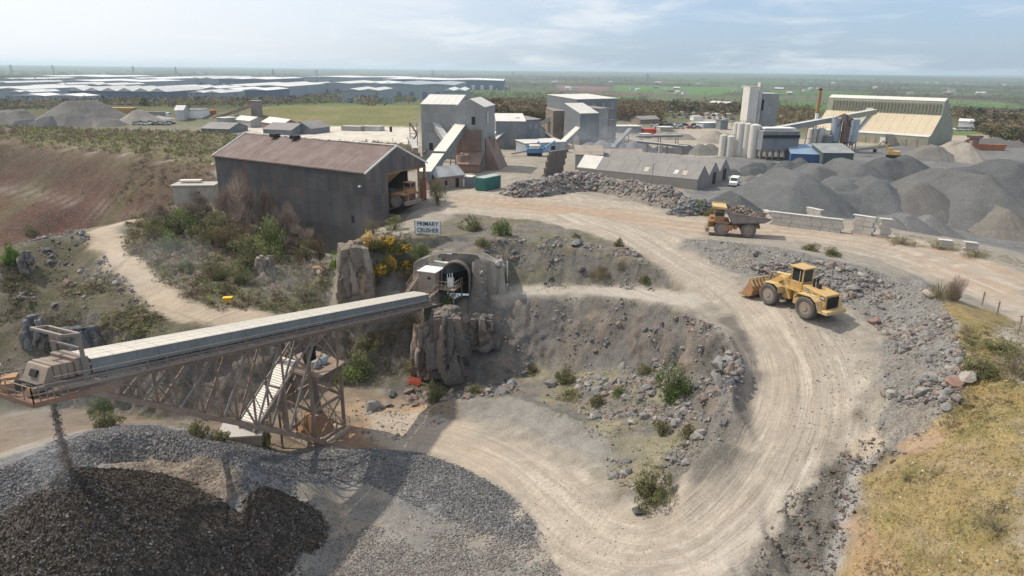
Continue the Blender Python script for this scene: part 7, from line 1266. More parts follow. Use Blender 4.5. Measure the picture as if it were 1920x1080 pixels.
for a in [('wide flat topped mass of dark grey stone filling the middle of the yard', 1660, 412, 520, 48, G_, 1.1), ('broad grey fan of crushed stone at the left end of the stockpiles', 1500, 396, 230, 66, G_, .9), ('high rounded grey stockpile left of the yellow excavator', 1600, 372, 250, 62, G_, 1.0), ('grey stockpile with steep gullied face in the middle of the yard', 1640, 404, 240, 60, (.092, .099, .105), .8), ('small smooth cone of pale grey stone before the stockpiles', 1497, 384, 50, 19, GT_, .9),
          ('dark stockpile directly below the blue shed', 1500, 330, 110, 28, GD_, .8), ('low dark stockpile left of the blue shed', 1440, 322, 90, 16, GD_, .8), ('dark stockpile beneath the excavator', 1700, 345, 190, 46, GD_, .9), ('large brown grey stockpile in front of the long grey ramp', 1750, 416, 240, 66, (.11, .107, .104), .7), ('right hand stockpile with dark cut benches', 1850, 420, 260, 86, (.10, .102, .105), .6), ('low pale mound at the yard edge behind the concrete walls', 1690, 430, 110, 24, (.14, .142, .145), .7), ('rounded grey mound near the second concrete wall', 1760, 440, 110, 30, (.14, .14, .14), .7), ('mound of dark stone at the right frame edge', 1900, 442, 90, 46, (.13, .12, .11), .8),
          ('long dark ridge of stone running to the right frame edge', 1880, 372, 320, 62, (.08, .086, .092), .5), ('pale cone beyond the dark ridge', 1832, 304, 100, 32, GT_, .9), ('wide tan pile in front of the cream shed', 1790, 292, 130, 24, (.25, .22, .19), .8), ('brown grey pile right of the cream shed doors', 1760, 300, 100, 24, GB_, .8), ('grey dump of stone far right behind the orange skip', 1870, 276, 120, 16, GB_, .5), ('dark heap between the sawtooth shed and silos', 1400, 330, 90, 14, GD_, .8), ('small grey heap left of the broad fan', 1425, 342, 70, 14, GB_, .8),
          ('dark grey heap left of the dump truck behind the rock heap', 1385, 400, 110, 34, GD_, .7), ('pale grey heap by the silos', 1330, 290, 80, 18, GB_, .8), ('tan grey cone left of the short silos', 1342, 268, 66, 22, GT_, .8), ('dark heap behind the sawtooth shed', 1290, 290, 130, 16, GD_, .8), ('grey heap behind the small workshop', 1180, 290, 130, 22, (.14, .15, .16), .8), ('grey cone beside the dusty dark conveyor', 1120, 285, 90, 20, (.15, .155, .16), .8), ('tan heap in the open store', 1262, 262, 90, 12, GT_, .8), ('grey cone under the right gallery', 1040, 275, 60, 16, GB_, .8),
          ('big pale grey stockpile on the left horizon side', 130, 236, 150, 44, GB_, .8), ('dark low stockpile before the big pale one', 60, 238, 110, 18, GD_, .8), ('long low stockpile at the left frame edge', 10, 234, 120, 26, GB_, .8), ('small pale cone near the yellow hoppers', 248, 232, 50, 24, GT_, .9), ('grey heap behind the small pale cone', 205, 232, 70, 16, GB_, .9), ('grey heap with rubble right of the big pale stockpile', 180, 238, 90, 14, GB_, .9)]:
    pile(a[0], a[1], a[2], a[3], a[4], a[5], a[6])
# haul ramp over the dark ridge is part of the yard; concrete retaining walls of big blocks
def blockwall(label, x0, y0, x1, y1, rows, dp=.8, top=True):
    a, b = gp(x0, y0), gp(x1, y1); rz_, L_ = frame_(a, b); t = thing('retaining_wall', label, 'wall', (a.x, a.y, min(a.z, b.z) - .2), rz_); f = MB(); f.box((0, 0, 0), (1.58, dp, .78)); bm_ = f.mesh('block', bevel=.04); bm_.materials.append(CONC); n = max(1, int(L_ / 1.6))
    for r_ in range(rows):
        for c_ in range(n): o = link('block', bm_, None, t); o.location = (.8 + c_ * 1.6 + (r_ % 2) * .3, random.uniform(-.03, .03), .4 + r_ * .8)
    f = MB(); f.box((n * .8, 0, rows * .8 + .04), (n * 1.6 + .2, dp + .1, .08)); f.build('capping', weathered('pale_capping', (.58, .57, .54), sc=1.), t); return t
blockwall('nearest concrete block wall, behind the dump truck tail', 1444, 420, 1585, 438, 3); blockwall('short high concrete block wall with a white top', 1596, 436, 1646, 444, 4); blockwall('stub of concrete block wall at the right end of the line', 1644, 444, 1676, 447, 4); blockwall('short white capped wall set back behind the others', 1512, 410, 1545, 414, 3)
blockwall('left white topped wall at the bend of the haul road', 1757, 466, 1800, 470, 2); blockwall('right white topped wall at the bend of the haul road', 1804, 468, 1834, 474, 2); blockwall('low wall behind the dump truck body', 1432, 408, 1446, 412, 2)
# ---------------------------------------------------------------- vehicles in the distance
TYR = weathered('tyre_black', (.03, .03, .03), sc=1.)
def van(label, px, py, rz, mt, L_=5.4, h=2.3, w_=2.0):
    t = thing('van', label, 'van', gp(px, py), rz); f = MB(); f.prism([(-L_ / 2, -w_ / 2, .4), (L_ / 2, -w_ / 2, .4), (L_ / 2, -w_ / 2, 1.2), (L_ / 2 - 1., -w_ / 2, 1.45), (L_ / 2 - 1.6, -w_ / 2, h), (-L_ / 2, -w_ / 2, h)], (0, w_, 0)); f.build('body', mt, t, bevel=.08); f = MB(); f.prism([(L_ / 2 - 1.02, -w_ * .42, 1.5), (L_ / 2 - 1.58, -w_ * .42, h - .12), (L_ / 2 - 1.5, w_ * .42, h - .12), (L_ / 2 - .94, w_ * .42, 1.5)], (.06, 0, .02)); [f.box((L_ / 2 - 2.1, s_ * (w_ / 2 + .01), 1.75), (.9, .04, .55)) for s_ in (-1, 1)]; f.build('window', GLS, t)
    for x in (-1, 1):
        for y in (-1, 1): f = MB(); f.cyl((x * L_ * .3, y * w_ * .5 - .1, .35), (x * L_ * .3, y * w_ * .5 + .1, .35), .36, n=12); f.build('wheel', TYR, t)
    return t
def lorry(label, px, py, rz, cm, bm_, L_=9., h=3.2):
    t = thing('lorry', label, 'lorry', gp(px, py), rz); f = MB(); f.prism([(L_ / 2 - 2, -1.2, .9), (L_ / 2, -1.2, .9), (L_ / 2, -1.2, 1.9), (L_ / 2 - .3, -1.2, 3.0), (L_ / 2 - 2, -1.2, 3.1)], (0, 2.4, 0)); f.build('cab', cm, t, bevel=.08); f = MB(); f.box((L_ / 2 - .12, 0, 2.3), (.3, 2.0, .8)); f.build('windscreen', GLS, t); f = MB(); f.prism([(-L_ / 2, -1.2, 1.2), (L_ / 2 - 2.3, -1.2, 1.2), (L_ / 2 - 2.2, -1.3, h), (-L_ / 2 - .3, -1.3, h)], (0, 2.5, 0)); f.build('tipper_body', bm_, t); f = MB(); f.box((0, 0, .95), (L_ - .6, 1., .35)); f.build('chassis', DARK, t)
    for x in (-.42, -.28, .3):
        for y in (-1, 1): f = MB(); f.cyl((x * L_, y * 1.1 - .16, .5), (x * L_, y * 1.1 + .16, .5), .5, n=12); f.build('wheel', TYR, t)
    return t
def car(label, px, py, rz, mt, group):
    t = thing('car', label, 'car', gp(px, py), rz, group); f = MB(); f.prism([(-2.1, -.85, .3), (2.1, -.85, .3), (2.05, -.85, .8), (1.1, -.85, .95), (-1.6, -.85, .98), (-2.1, -.85, .85)], (0, 1.7, 0)); f.build('body', mt, t); f = MB(); f.prism([(1.0, -.75, .95), (.4, -.7, 1.42), (-1.1, -.7, 1.44), (-1.7, -.75, .97)], (0, 1.45, 0)); f.build('cabin', GLS, t)
    f = MB(); [f.cyl((x, y * .85 - .08, .3), (x, y * .85 + .08, .3), .3, n=8) for x in (-1.3, 1.3) for y in (-1, 1)]; f.build('wheel', TYR, t); return t
van('white van parked beside the sawtooth shed', 1376, 348, -2.0, WHT); lorry('white tipper lorry before the doors of the cream shed, left one', 1680, 271, -.3, WHT, GCL); lorry('white tipper lorry before the doors of the cream shed, right one', 1712, 269, -.9, WHT, GCL); lorry('lorry with a pale cab half hidden beside the excavator', 1694, 322, -2.4, WHT, GCL, 7, 2.4)
q = gp(1671, 314); ex = thing('excavator', 'yellow excavator digging on top of the stockpile', 'excavator', (q.x, q.y, q.z + 3.0), 2.6); f = MB(); f.box((0, 0, 1.7), (3.6, 2.8, 1.3)); f.box((1., .8, 2.7), (1.4, 1.1, 1.3)); f.build('body', YEL, ex, bevel=.1); f = MB(); [f.box((0, s_ * 1.2, .5), (4.2, .6, 1.)) for s_ in (-1, 1)]; f.build('track', DARK, ex); f = MB(); f.bar((1.4, -.3, 2.2), (3.6, -.3, 5.2), .5); f.bar((3.6, -.3, 5.2), (5.6, -.3, 2.6), .4); f.build('boom', YEL, ex); f = MB(); f.box((5.6, -.3, 2.0), (1.0, 1.2, 1.), .2); f.build('bucket', DARK, ex)
def skip(label, px, py, rz, mt, L_=5., h=1.7, cat='skip'): t = thing('skip', label, cat, gp(px, py), rz); f = MB(); f.prism([(-L_ / 2 + .5, -1, 0), (L_ / 2 - .5, -1, 0), (L_ / 2, -1, h), (-L_ / 2, -1, h)], (0, 2.2, 0)); f.build('body', mt, t); f = MB(); f.box((0, .1, h + .05), (L_, 2.3, .12)); f.build('rim', mt, t); return t
skip('blue skip in the dip between dark stockpiles', 1780, 334, .1, BLU); skip('long orange skip beyond the cream shed', 1845, 281, -.05, weathered('orange_paint', (.42, .16, .08), sc=.5), 16, 2.2)
q = gp(1823, 280); f = MB(); f.box((q.x, q.y, q.z + 3), (2.6, 2.4, 3.)); f.bar((q.x - 1, q.y, q.z), (q.x - 1, q.y, q.z + 2), .3); f.bar((q.x + 1, q.y, q.z), (q.x + 1, q.y, q.z + 2), .3); f.prism([(q.x - 2, q.y - 1.6, q.z + 4.5), (q.x + 2, q.y - 1.6, q.z + 4.5), (q.x + 2.6, q.y - 1.8, q.z + 5.6), (q.x - 2.6, q.y - 1.8, q.z + 5.6)], (0, 3.4, 0)); props(f.build('crusher_hopper', RST), 'rusty crusher hopper beside the long orange skip', 'hopper')
# vehicle park and offices right of centre
PAINT = [WHT, weathered('car_grey', (.25, .26, .27), sc=1., rough=.35, bump=0), weathered('car_blue', (.06, .11, .22), sc=1., rough=.35, bump=0), weathered('car_red', (.4, .05, .04), sc=1., rough=.35, bump=0), BLK, weathered('car_silver', (.5, .5, .51), sc=1., rough=.35, bump=0)]
CN = ['white', 'grey', 'dark blue', 'red', 'black', 'silver']
for i in range(34): u = RNG.uniform(0, 1); row = i % 3; car(CN[i % 6] + ' car in the crowded vehicle park beyond the right hand plant', 1258 + 122 * (i / 34.) + RNG.uniform(-1.5, 1.5), 211 + row * 5 + 4 * (i / 34.) + RNG.uniform(-.5, .5), RNG.uniform(1.2, 1.9), PAINT[i % 6], 'cars in the vehicle park')
for i in range(12): car(CN[(i * 5) % 6] + ' car parked between the works huts near the red roofed store', 1225 + 90 * (i / 12.) + RNG.uniform(-2, 2), 236 + 5 * (i % 2), RNG.uniform(-.3, .3), PAINT[(i * 5) % 6], 'cars by the works huts')
def cab(label, x0, y0, x1, y1, dp, yt, wm, rm, kind='f', rise=0., cat='cabin', **k): return S('works_cabin', label, x0, y0, x1, y1, dp, yt, rise, kind, wm, rm, cat, **k)
cab('white roofed store behind the dusty dark conveyor', 1150, 248, 1202, 250, 8, 237, GCL, RFL); cab('bright red roofed store beside the vehicle park', 1208, 251, 1230, 252, 6, 243, RED, RED); cab('little grey cabin before the red roofed store', 1206, 259, 1222, 259, 4, 252, GCL, RFL); cab('white cabin above the short silos', 1318, 240, 1348, 240, 6, 231, weathered('pale_blue2', (.40, .46, .48), sc=.3), WHT); cab('tall dark box cabin right of the white cabin', 1350, 243, 1364, 243, 5, 227, GCD, GCD); cab('tan store with white roof left of the short silos', 1314, 286, 1338, 286, 5, 275, GCL, WHT); cab('dark pitched roof office at the vehicle park', 1200, 232, 1236, 232, 8, 224, BRK, RFD, 'x', 1.5); cab('dusty office with a flat roof on the vehicle park edge', 1238, 246, 1262, 247, 6, 239, CONC, RFL); cab('low white roofed hut near the asphalt towers', 1300, 226, 1316, 226, 5, 219, WHT, WHT)
cab('blue grey barn on the green field beyond the vehicle park', 1324, 204, 1360, 206, 14, 194, GCD, RFL, 'x', 1.2, 'barn'); gallery('open_conveyor', 'long level conveyor in front of the tan heap', PD(1194, 254, 250), PD(1278, 253, 262), 1.2, .8, GCP, GCD, (.1, .5, .9), 6); gallery('open_conveyor', 'thin conveyor crossing behind the sawtooth shed', PD(1196, 264, 215), PD(1290, 274, 205), 1.0, .6, GCP, GCD, (.2, .6, .9), 6)
cab('long white roof among trees right of the cream shed', 1796, 238, 1856, 241, 9, 229, WHT, WHT, 'x', 1.)
for i in range(14): car('pale vehicle parked by the long white roof at the right', 1790 + 68 * i / 14., 243 + (i % 2) * 2, RNG.uniform(1, 2), PAINT[(0, 5)[i % 2]], 'vehicles by the long white roof')
# left hand plant
S('crusher_tower', 'square rusty tower with a head cabin at the far left plant', 472, 222, 490, 222, 7, 192, .0, 'f', weathered('dust_brown', (.26, .23, .21), sc=.3), RFD); gallery('open_conveyor', 'long thin conveyor rising to the square tower at the far left plant', PD(352, 236, 330), PD(474, 196, 318), 1.8, 1.0, GCP, STEEL, (.25, .5, .75), 10)
for (lb, *a) in [('long low shed with white rooflights at the far left plant', 378, 248, 430, 250, 14, 242, GCD, RFD, 'x', 2.), ('second low shed with white rooflights', 494, 252, 546, 254, 14, 244, GCD, RFD, 'x', 2.2), ('gabled dark shed behind the square tower', 546, 250, 584, 252, 12, 241, GCD, RFD, 'y', 2.5), ('white two storey works office', 345, 222, 378, 222, 9, 207, WHT, RFD, 'f', 0), ('bright orange store beside the works office', 378, 216, 390, 216, 5, 208, weathered('orange2', (.55, .15, .05), sc=.5), weathered('orange3', (.6, .2, .08), sc=.5), 'f', 0), ('green and grey silo house at the far left plant', 330, 226, 346, 226, 6, 208, GCP, GCP, 'x', 2.), ('long flat grey store before the far left plant', 268, 226, 330, 226, 8, 221, GCL, RFD, 'm', .6), ('grey works hut among the far left sheds', 408, 236, 422, 238, 6, 222, GCL, RFL, 'f', 0), ('pale hut beside the square tower', 440, 236, 470, 240, 8, 226, CONC, RFL, 'x', 1.5), ('brown hut right of the square tower', 492, 240, 530, 246, 8, 232, RST, RFL, 'x', 2.)]: cab(lb, *a, cat='works building')
lorry('long white articulated lorry parked at the far left plant', 296, 221, 0., WHT, GCL, 14, 3.4)
for i in range(9): car('white car in the yard of the far left plant', 248 + 9 * i, 232 + (i % 2) * 2, .2, PAINT[(0, 5, 1)[i % 3]], 'cars in the far left yard')
for lb, x, y in (('yellow hopper on the left beyond the big pale stockpile', 180, 210), ('yellow hopper right of the first beyond the pale stockpiles', 232, 212)): p = gp(x, y + 12); t = thing('hopper', lb, 'hopper', p); f = MB(); f.prism([(-5, -2, 3), (5, -2, 3), (7, -3, 6.2), (-7, -3, 6.2)], (0, 5, 0)); f.build('bin', YEL, t); [MB().bar((x_, 0, 0), (x_, 0, 3.2), .4).build('leg', STEEL, t) for x_ in (-4, 4)]
for lb, x0, x1 in (('row of pale concrete bays on the white yard', 640, 676), ('grey bale stack at the end of the concrete bays', 678, 712)): cab(lb, x0, 245, x1, 246, 5, 238, CONC if x0 == 640 else GCP, CONC, cat='storage bay')
q = gp(733, 247); f = MB(); f.box((q.x, q.y, q.z + 1), (1., 1., 2.2)); props(f.build('kiosk', DARK), 'small dark kiosk alone on the white yard', 'kiosk')
lampmast('mast', 'thin mast on the white yard left of the tall screen house', 737, 272, 14, False)
# ---------------------------------------------------------------- far warehouses and horizon buildings
def ware(label, x0, x1, yb, yt, D, wm, rm, ridges=1, dpf=.5, roofpx=None):
    a, b = V3(PD(x0, yb, D)), V3(PD(x1, yb + (x1 - x0) * .011, D)); zb = float(analytic(a.x, a.y)); a.z = b.z = zb - 1; L_ = (b - a).length; yw = yt + .5 * (yb - yt); h = PD((x0 + x1) / 2, yw + .0055 * (x1 - x0), D)[2] - zb; hc = 25 - (zb + h); dp = .55 * (yb - yt) * D * D / (FPX * max(hc, 15)); dp = min(dp, 320)
    t = thing('warehouse', label, 'warehouse', a, 0, None); f = MB(); f.box((L_ / 2, dp / 2, h / 2), (L_, dp, h)); f.build('wall', wm, t); n_ = max(1, ridges)
    for k in range(n_ * 2):
        u0, u1 = L_ * k / n_ / 2, L_ * (k + 1) / n_ / 2; f = MB(); f.prism([(u0, -1, h), (u1, -1, h), ((u0 + u1) / 2, -1, h + (2.4 if ridges == 1 else 4.5))], (0, dp + 1, 0)); f.build('roof', rm, t)
    for k in range(int(L_ / 24)): f = MB(); f.box((12 + k * 24, -.3, h * .28), (9, .5, h * .5)); f.build('dock_door', WARR2 if wm is WARB else WARB, t)
    return t
WL_ = [('long blue walled warehouse with wavy roof nearest on the left', 128, 312, 174, 163, 900, WARB, WARR2, 3, .5), ('grey warehouse at the left frame edge', -60, 46, 172, 158, 1000, WAR, WARR2, 1, .4), ('low white roofed warehouse among trees on the left', 18, 60, 174, 168, 860, WAR, WARR, 1, .4), ('thin white roofed warehouse below the blue walled one', 20, 152, 180, 175, 800, WAR, WARR, 1, .15),
       ('very long white roofed warehouse across the upper left', 95, 268, 154, 147, 1500, WAR, WARR, 1, .3), ('highest long white roof on the far left', 42, 192, 146, 138, 2000, WAR, WARR, 1, .3), ('pale warehouse left of the highest white roof', 0, 50, 151, 143, 1800, WAR, WARR2, 1, .3), ('white roof between the long warehouses', 105, 130, 160, 154, 1200, WAR, WARR, 1, .4), ('small white roofs at the left edge', -20, 14, 158, 150, 1300, WAR, WARR2, 1, .4), ('cream roofed warehouse with low wall on the left', 44, 98, 164, 157, 1150, WAR, WARR2, 1, .3), ('low pale warehouse above the wavy blue one', 160, 212, 161, 155, 1250, WAR, WARR2, 1, .4),
       ('white warehouse behind the middle woods, left one', 232, 300, 150, 143, 1700, WAR, WARR, 1, .3), ('distant bright roof beside the control tower, left', 306, 400, 150, 142, 1900, WAR, WARR2, 2, .3), ('broad grey warehouse left of the control tower', 410, 500, 152, 142, 1700, WARB, WARR, 1, .3), ('wide grey walled warehouse in the centre left', 396, 540, 166, 153, 1150, WAR, WARR2, 1, .3), ('white roofed warehouse below the grey walled one', 362, 410, 168, 160, 1050, WAR, WARR, 1, .4), ('long bright warehouse at centre left edge of woods', 404, 500, 171, 163, 1000, WARB, WARR, 1, .35), ('pale roofed depot left of the bright warehouse', 295, 352, 166, 159, 1100, WARB, WARR2, 1, .4), ('round shouldered pale shed by the woods', 352, 414, 176, 168, 880, WAR, WARR2, 1, .5),
       ('grey blue warehouse right of the control tower', 600, 712, 160, 150, 1400, WAR, WARR2, 1, .3), ('enormous long white roofed warehouse below the blue hills', 712, 944, 153, 143, 1800, WARB, WARR, 1, .25), ('second enormous white roof left of the hills', 560, 760, 147, 140, 2200, WAR, WARR, 1, .3), ('low white warehouse in front of the enormous one', 712, 852, 164, 150, 1250, WAR, WAR, 1, .3), ('white walled shed behind the screen house', 640, 710, 172, 163, 950, WAR, WARR2, 1, .4), ('curved white roof at the wood edge', 830, 872, 172, 164, 800, WAR, WARR, 1, .4), ('little white roofs by the wood edge', 690, 742, 158, 153, 1350, WAR, WARR, 1, .3), ('pale depot in line with the control tower', 500, 592, 160, 153, 1350, WAR, WARR2, 1, .4)]
for a in WL_: ware(*a)
p = PD(593, 138, 2300); zb = float(analytic(p[0], p[1])); ct = thing('control_tower', 'pale airport control tower rising over the warehouses', 'control tower', (p[0], p[1], zb)); f = MB(); hh = PD(593, 132, 2300)[2] - zb; f.cyl((0, 0, 0), (0, 0, hh), 7, 4.5, 12); f.build('shaft', WAR, ct); f = MB(); f.cyl((0, 0, hh), (0, 0, hh + 6), 6, 8, 12); f.build('cab', WARR, ct)
for i in range(46):                     # farm and village houses in the country to the right
    px = RNG.uniform(880, 1900); py = RNG.uniform(150, 178); p = G1(px, py + .6); D = proj(p)[2]; t = thing('house', ('white roofed' if i % 2 == 0 else 'grey roofed') + (' brick' if i % 3 == 0 else ' pale') + ' house tiny among far fields', 'house', (p[0], p[1], p[2] - .5), RNG.uniform(-.6, .6), 'far houses in the countryside'); w_ = RNG.uniform(9, 30); f = MB(); f.box((0, 0, 2.6), (w_, 8, 5.2)); f.build('wall', WARR if i % 3 else BRK, t); f = MB(); f.prism([(-w_ / 2 - .3, -4.3, 5.2), (-w_ / 2 - .3, 0, 8.), (-w_ / 2 - .3, 4.3, 5.2)], (w_ + .6, 0, 0)); f.build('roof', RFD if i % 2 else WARR, t)
for i, (px, py) in enumerate(((22, 130), (250, 128), (330, 128), (512, 129), (812, 131), (962, 134), (1214, 140), (100, 128))):
    D = 2600 + 200 * (i % 3); p = PD(px, py + 6, D); zb = float(analytic(p[0], p[1])); t = thing('pylon', 'faint far electricity pylon on the horizon', 'pylon', (p[0], p[1], zb), 0, 'far pylons'); f = MB(); [f.bar((x, y, 0), (x * .2, y * .2, 48), .8) for x in (-4, 4) for y in (-4, 4)]; f.build('tower', STEEL2, t); f = MB(); [f.bar((-w_, 0, z), (w_, 0, z), .8) for w_, z in ((9, 30), (11, 37), (8, 44))]; f.build('arm', STEEL2, t)
# ================================================================ woods, hedges, haze
_tv = {}
def farcrown(kind, v, n):
    k = (kind, v, n)
    if k not in _tv:
        rng = np.random.default_rng(v * 7 + n); V, Fc, c = crown_np(n, .22 if n < 200 else .13, 'round', PALS[kind], rng, 12 if n < 200 else 20, twig=0); V[:, 2] = V[:, 2] * .95; V = np.concatenate([V, [[-.05, 0, -.2], [.05, 0, -.2], [0, 0, .9]]]); Fc = np.concatenate([Fc, [[len(V) - 3, len(V) - 2, len(V) - 1]]]); c = np.concatenate([c, [[.1, .08, .06]] * 3]); _tv[k] = (V, Fc, c)
    return _tv[k]
def woodmass(name, pts, sizes, kinds, n=44, label=None):
    Vs, Fs, Cs = [], [], []; b = 0; ki = RNG.integers(0, len(kinds) * 3, len(pts))
    for i in range(len(kinds) * 3):
        q = np.where(ki == i)[0]
        if len(q) == 0: continue
        V, Fc, c = farcrown(kinds[i // 3], i % 3, n); a = RNG.uniform(0, 6.28, len(q)); s = sizes[q]; v = np.empty((len(q), len(V), 3)); v[..., 0] = (V[:, 0] * np.cos(a)[:, None] - V[:, 1] * np.sin(a)[:, None]) * s[:, None]; v[..., 1] = (V[:, 0] * np.sin(a)[:, None] + V[:, 1] * np.cos(a)[:, None]) * s[:, None]; v[..., 2] = V[:, 2][None] * s[:, None]; v += pts[q][:, None, :]
        Vs.append(v.reshape(-1, 3)); Fs.append((Fc[None] + (np.arange(len(q)) * len(V))[:, None, None] + b).reshape(-1, 3)); Cs.append((c[None] * RNG.uniform(.75, 1.25, (len(q), 1, 1))).reshape(-1, 3)); b += len(q) * len(V)
    return link(name, npmesh(name, np.concatenate(Vs), np.concatenate(Fs), np.concatenate(Cs)), LEAFM, None, kind='stuff', label=label)
def onland(x, y, s): return np.stack([x, y, H(x, y) - .15 * s], 1)
# individual nearer trees: woodland edges whose crowns can be told apart
def treeline(label, group, pp, n, r0, r1, kinds, world=False):
    x, y = sample(pp, n, world)
    for i in range(len(x)):
        kd = kinds[random.randrange(len(kinds))]; dn = {'lime': 'yellow green', 'dark': 'dark evergreen', 'brown': 'brown budding', 'green': 'fresh green', 'olive': 'olive green', 'rust': 'russet'}[kd]; me, sm = plant_proto(kd, 'round', 420, .13, random.randrange(3)); r = random.uniform(r0, r1); p = (x[i], y[i], float(H(x[i], y[i])) - .2); o = thing('tree', dn + ' ' + label, 'tree', p, random.uniform(0, 6.28), group); o.scale = (r, r, r * random.uniform(.9, 1.3)); link('crown', me, None, o); link('trunk', sm, None, o)
treeline('tree in the belt behind the left hand plant', 'trees behind the left hand plant', [(120,190),(330,178),(480,182),(470,196),(330,206),(230,200)], 70, 2.8, 5.0, ['lime', 'dark', 'brown', 'green', 'olive'])
treeline('tree behind the grass bank and screen house', 'trees behind the grass bank', [(480,180),(780,184),(780,192),(480,196)], 60, 2.8, 5.0, ['lime', 'brown', 'dark', 'rust', 'olive'])
treeline('tree in the wood behind the plant', 'trees behind the plant', [(860,186),(1060,190),(1070,216),(1000,226),(930,214),(870,205)], 60, 2.6, 4.6, ['rust', 'brown', 'olive', 'brown'])
treeline('tree right of the dark screen house', 'trees right of the dark screen house', [(1158,192),(1230,196),(1236,228),(1160,226)], 40, 2.4, 4.2, ['rust', 'brown', 'olive'])
treeline('tree by the green fields beyond the vehicle park', 'trees beyond the vehicle park', [(1240,200),(1390,206),(1390,212),(1300,208),(1240,208)], 22, 2.2, 4., ['rust', 'brown', 'dark'])
treeline('tree near the right frame edge beyond the yard', 'trees at the right edge beyond the yard', [(1780,216),(1920,226),(1920,262),(1850,256),(1800,226)], 34, 2.6, 4.6, ['rust', 'brown', 'dark', 'olive'])
# masses of wood beyond
def px_points(n, x0, x1, y0, y1, pw=1.): px = RNG.uniform(x0, x1, n); py = y0 + (y1 - y0) * RNG.uniform(0, 1, n) ** pw; return px, py
def mass(name, pp, n, s0, s1, kinds, tri=40, label=None, dens=None):
    P = pp; xs = [p[0] for p in P]; ys = [p[1] for p in P]; px = RNG.uniform(min(xs), max(xs), n * 3); py = RNG.uniform(min(ys), max(ys), n * 3); k = inpoly(P, px, py); px, py = px[k][:n], py[k][:n]; g = G(px, py); D = (g - [0, 0, CAMZ]) @ _F; k = D < 8000; g = g[k]; s = RNG.uniform(s0, s1, len(g)); return woodmass(name, onland(g[:, 0], g[:, 1], s), s, kinds, tri, label)
mass('woodland', [(0,176),(130,182),(240,180),(340,172),(480,168),(780,176),(780,192),(480,194),(330,196),(130,190),(0,196)], 3600, 3.2, 6.0, ['brown', 'dark', 'rust', 'olive', 'lime', 'dark'], 46, 'brown and dark wood behind the left hand plant')
mass('woodland', [(860,172),(1080,176),(1160,186),(1240,190),(1240,230),(1160,226),(1060,228),(1000,228),(920,214),(870,204)], 2600, 2.8, 5., ['rust', 'brown', 'olive', 'brown', 'rust'], 46, 'brownish wood around the back of the plant')
mass('woodland', [(1240,196),(1400,204),(1400,214),(1240,210)], 300, 2.6, 4.4, ['rust', 'brown', 'dark'], 46, 'hedge trees above the vehicle park')
mass('woodland', [(1440,186),(1530,200),(1530,240),(1440,236)], 220, 2.4, 4., ['rust', 'brown', 'olive'], 46, 'brown scrub behind the asphalt towers')
mass('woodland', [(1780,206),(1930,214),(1930,276),(1860,262),(1800,226)], 520, 2.8, 4.8, ['rust', 'brown', 'dark', 'olive'], 46, 'brown wood at the right edge')
mass('woodland', [(0,136),(560,137),(560,146),(300,158),(0,170)], 1500, 7, 13, ['dark', 'brown', 'dark'], 22, 'far dark trees among the warehouses')
mass('woodland', [(0,146),(700,150),(860,168),(500,176),(200,172),(0,176)], 1500, 4, 8, ['dark', 'brown', 'rust'], 26, 'trees between the far warehouses')
# hedges and copses of the open country follow the same field pattern as the ground
n_ = 16000; px = RNG.uniform(-60, 1980, n_); t_ = RNG.uniform(0, 1, n_); Dm = 480 * (5200 / 480.) ** t_; x = (px - 960) / FPX * Dm * 1.02; y = Dm * .97; wv = Hgrid(np.clip(hed * 1.0 + M_woodfar, 0, 1).astype(float), x, y); k = RNG.uniform(0, 1, n_) < wv * 1.1; k &= ~((px < 960) & (Dm > 780) & (Dm < 2300)); k &= ~((px > 470) & (px < 790) & (Dm < 430)); x, y, Dm = x[k], y[k], Dm[k]; s = RNG.uniform(3., 5.5, len(x)) * (1 + Dm / 2600.)
woodmass('woodland', onland(x, y, s), s, ['dark', 'brown', 'rust', 'brown', 'olive'], 20, 'hedgerows and copses of the far countryside')
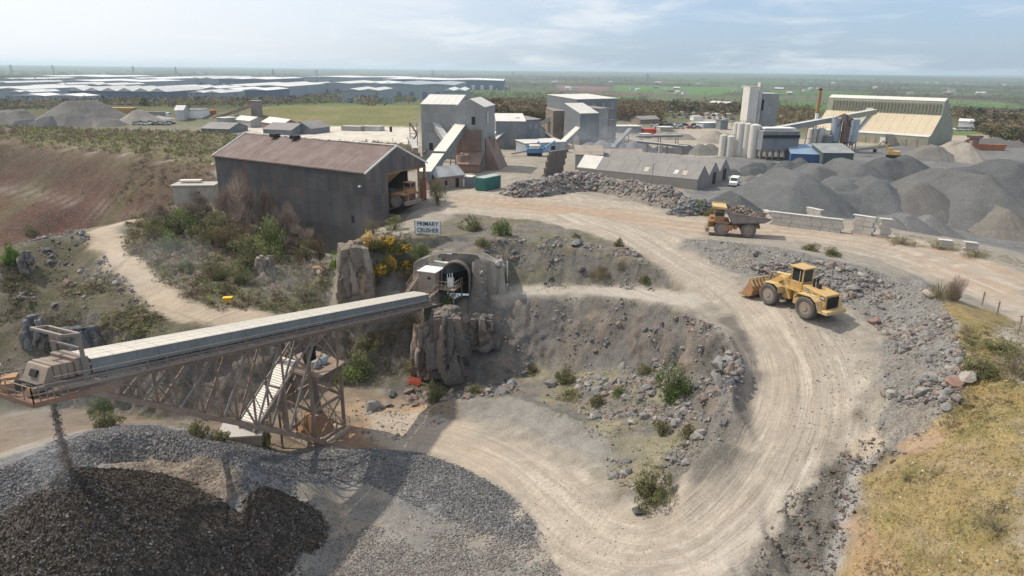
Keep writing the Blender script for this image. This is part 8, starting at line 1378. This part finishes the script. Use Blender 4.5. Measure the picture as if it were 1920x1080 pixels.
# ---------------------------------------------------------------- haze
hb = MB(); hb.box((0, 9500, 18), (30000, 20000, 104)); M = bpy.data.materials.new('haze'); M.use_nodes = True; nt = M.node_tree; nt.nodes.clear(); o_ = N(nt, 'ShaderNodeOutputMaterial'); v_ = N(nt, 'ShaderNodeVolumePrincipled'); v_.inputs['Color'].default_value = (.70, .85, 1., 1); v_.inputs['Density'].default_value = HAZE; v_.inputs['Anisotropy'].default_value = .25; nt.links.new(v_.outputs[0], o_.inputs['Volume'])
props(hb.build('haze', M), 'thin blue haze over the countryside', kind='stuff')

def dust(label, c, r, dens, seed):
    bm = bmesh.new(); bmesh.ops.create_icosphere(bm, subdivisions=3, radius=1); me = bpy.data.meshes.new('dust_cloud'); bm.to_mesh(me); bm.free(); M = bpy.data.materials.new('dust_%d' % seed); M.use_nodes = True; nt = M.node_tree; nt.nodes.clear(); o_ = N(nt, 'ShaderNodeOutputMaterial'); v_ = N(nt, 'ShaderNodeVolumePrincipled'); v_.inputs['Color'].default_value = (.82, .86, .92, 1); nt.links.new(v_.outputs[0], o_.inputs['Volume'])
    t = N(nt, 'ShaderNodeTexCoord').outputs['Object']; ln = N(nt, 'ShaderNodeVectorMath', operation='LENGTH'); nt.links.new(t, ln.inputs[0]); a = ramp(nt, ln.outputs['Value'], 1., .2, 0, 1); b = ramp(nt, noise(nt, t, 1.6 + .1 * seed, 4., .65, .6), .42, .68, 0, 1); m_ = N(nt, 'ShaderNodeMath', operation='MULTIPLY'); nt.links.new(a, m_.inputs[0]); nt.links.new(b, m_.inputs[1]); m2 = N(nt, 'ShaderNodeMath', operation='MULTIPLY'); nt.links.new(m_.outputs[0], m2.inputs[0]); m2.inputs[1].default_value = dens; nt.links.new(m2.outputs[0], v_.inputs['Density'])
    o = link('dust_cloud', me, M, None, label=label, kind='stuff'); o.location = [float(q) for q in c]; o.scale = r; o.rotation_euler = (0, 0, seed)
SC.cycles.volume_step_rate = 4; SC.cycles.volume_max_steps = 64
dust('blue grey dust drifting round the conveyor tip', PD(120, 735, 46), (6, 5, 3.2), .10, 1); dust('thin dust round the falling stone', PD(88, 850, 44), (2.2, 2.2, 3.5), .16, 5); dust('pale dust hanging over the access track', PD(290, 500, 100), (13, 10, 5), .05, 2); dust('dust drifting below the crusher house', PD(560, 545, 100), (12, 7, 5), .055, 3); dust('dust over the stone heaps by the dark screen house', PD(1140, 262, 225), (26, 12, 9), .03, 4)
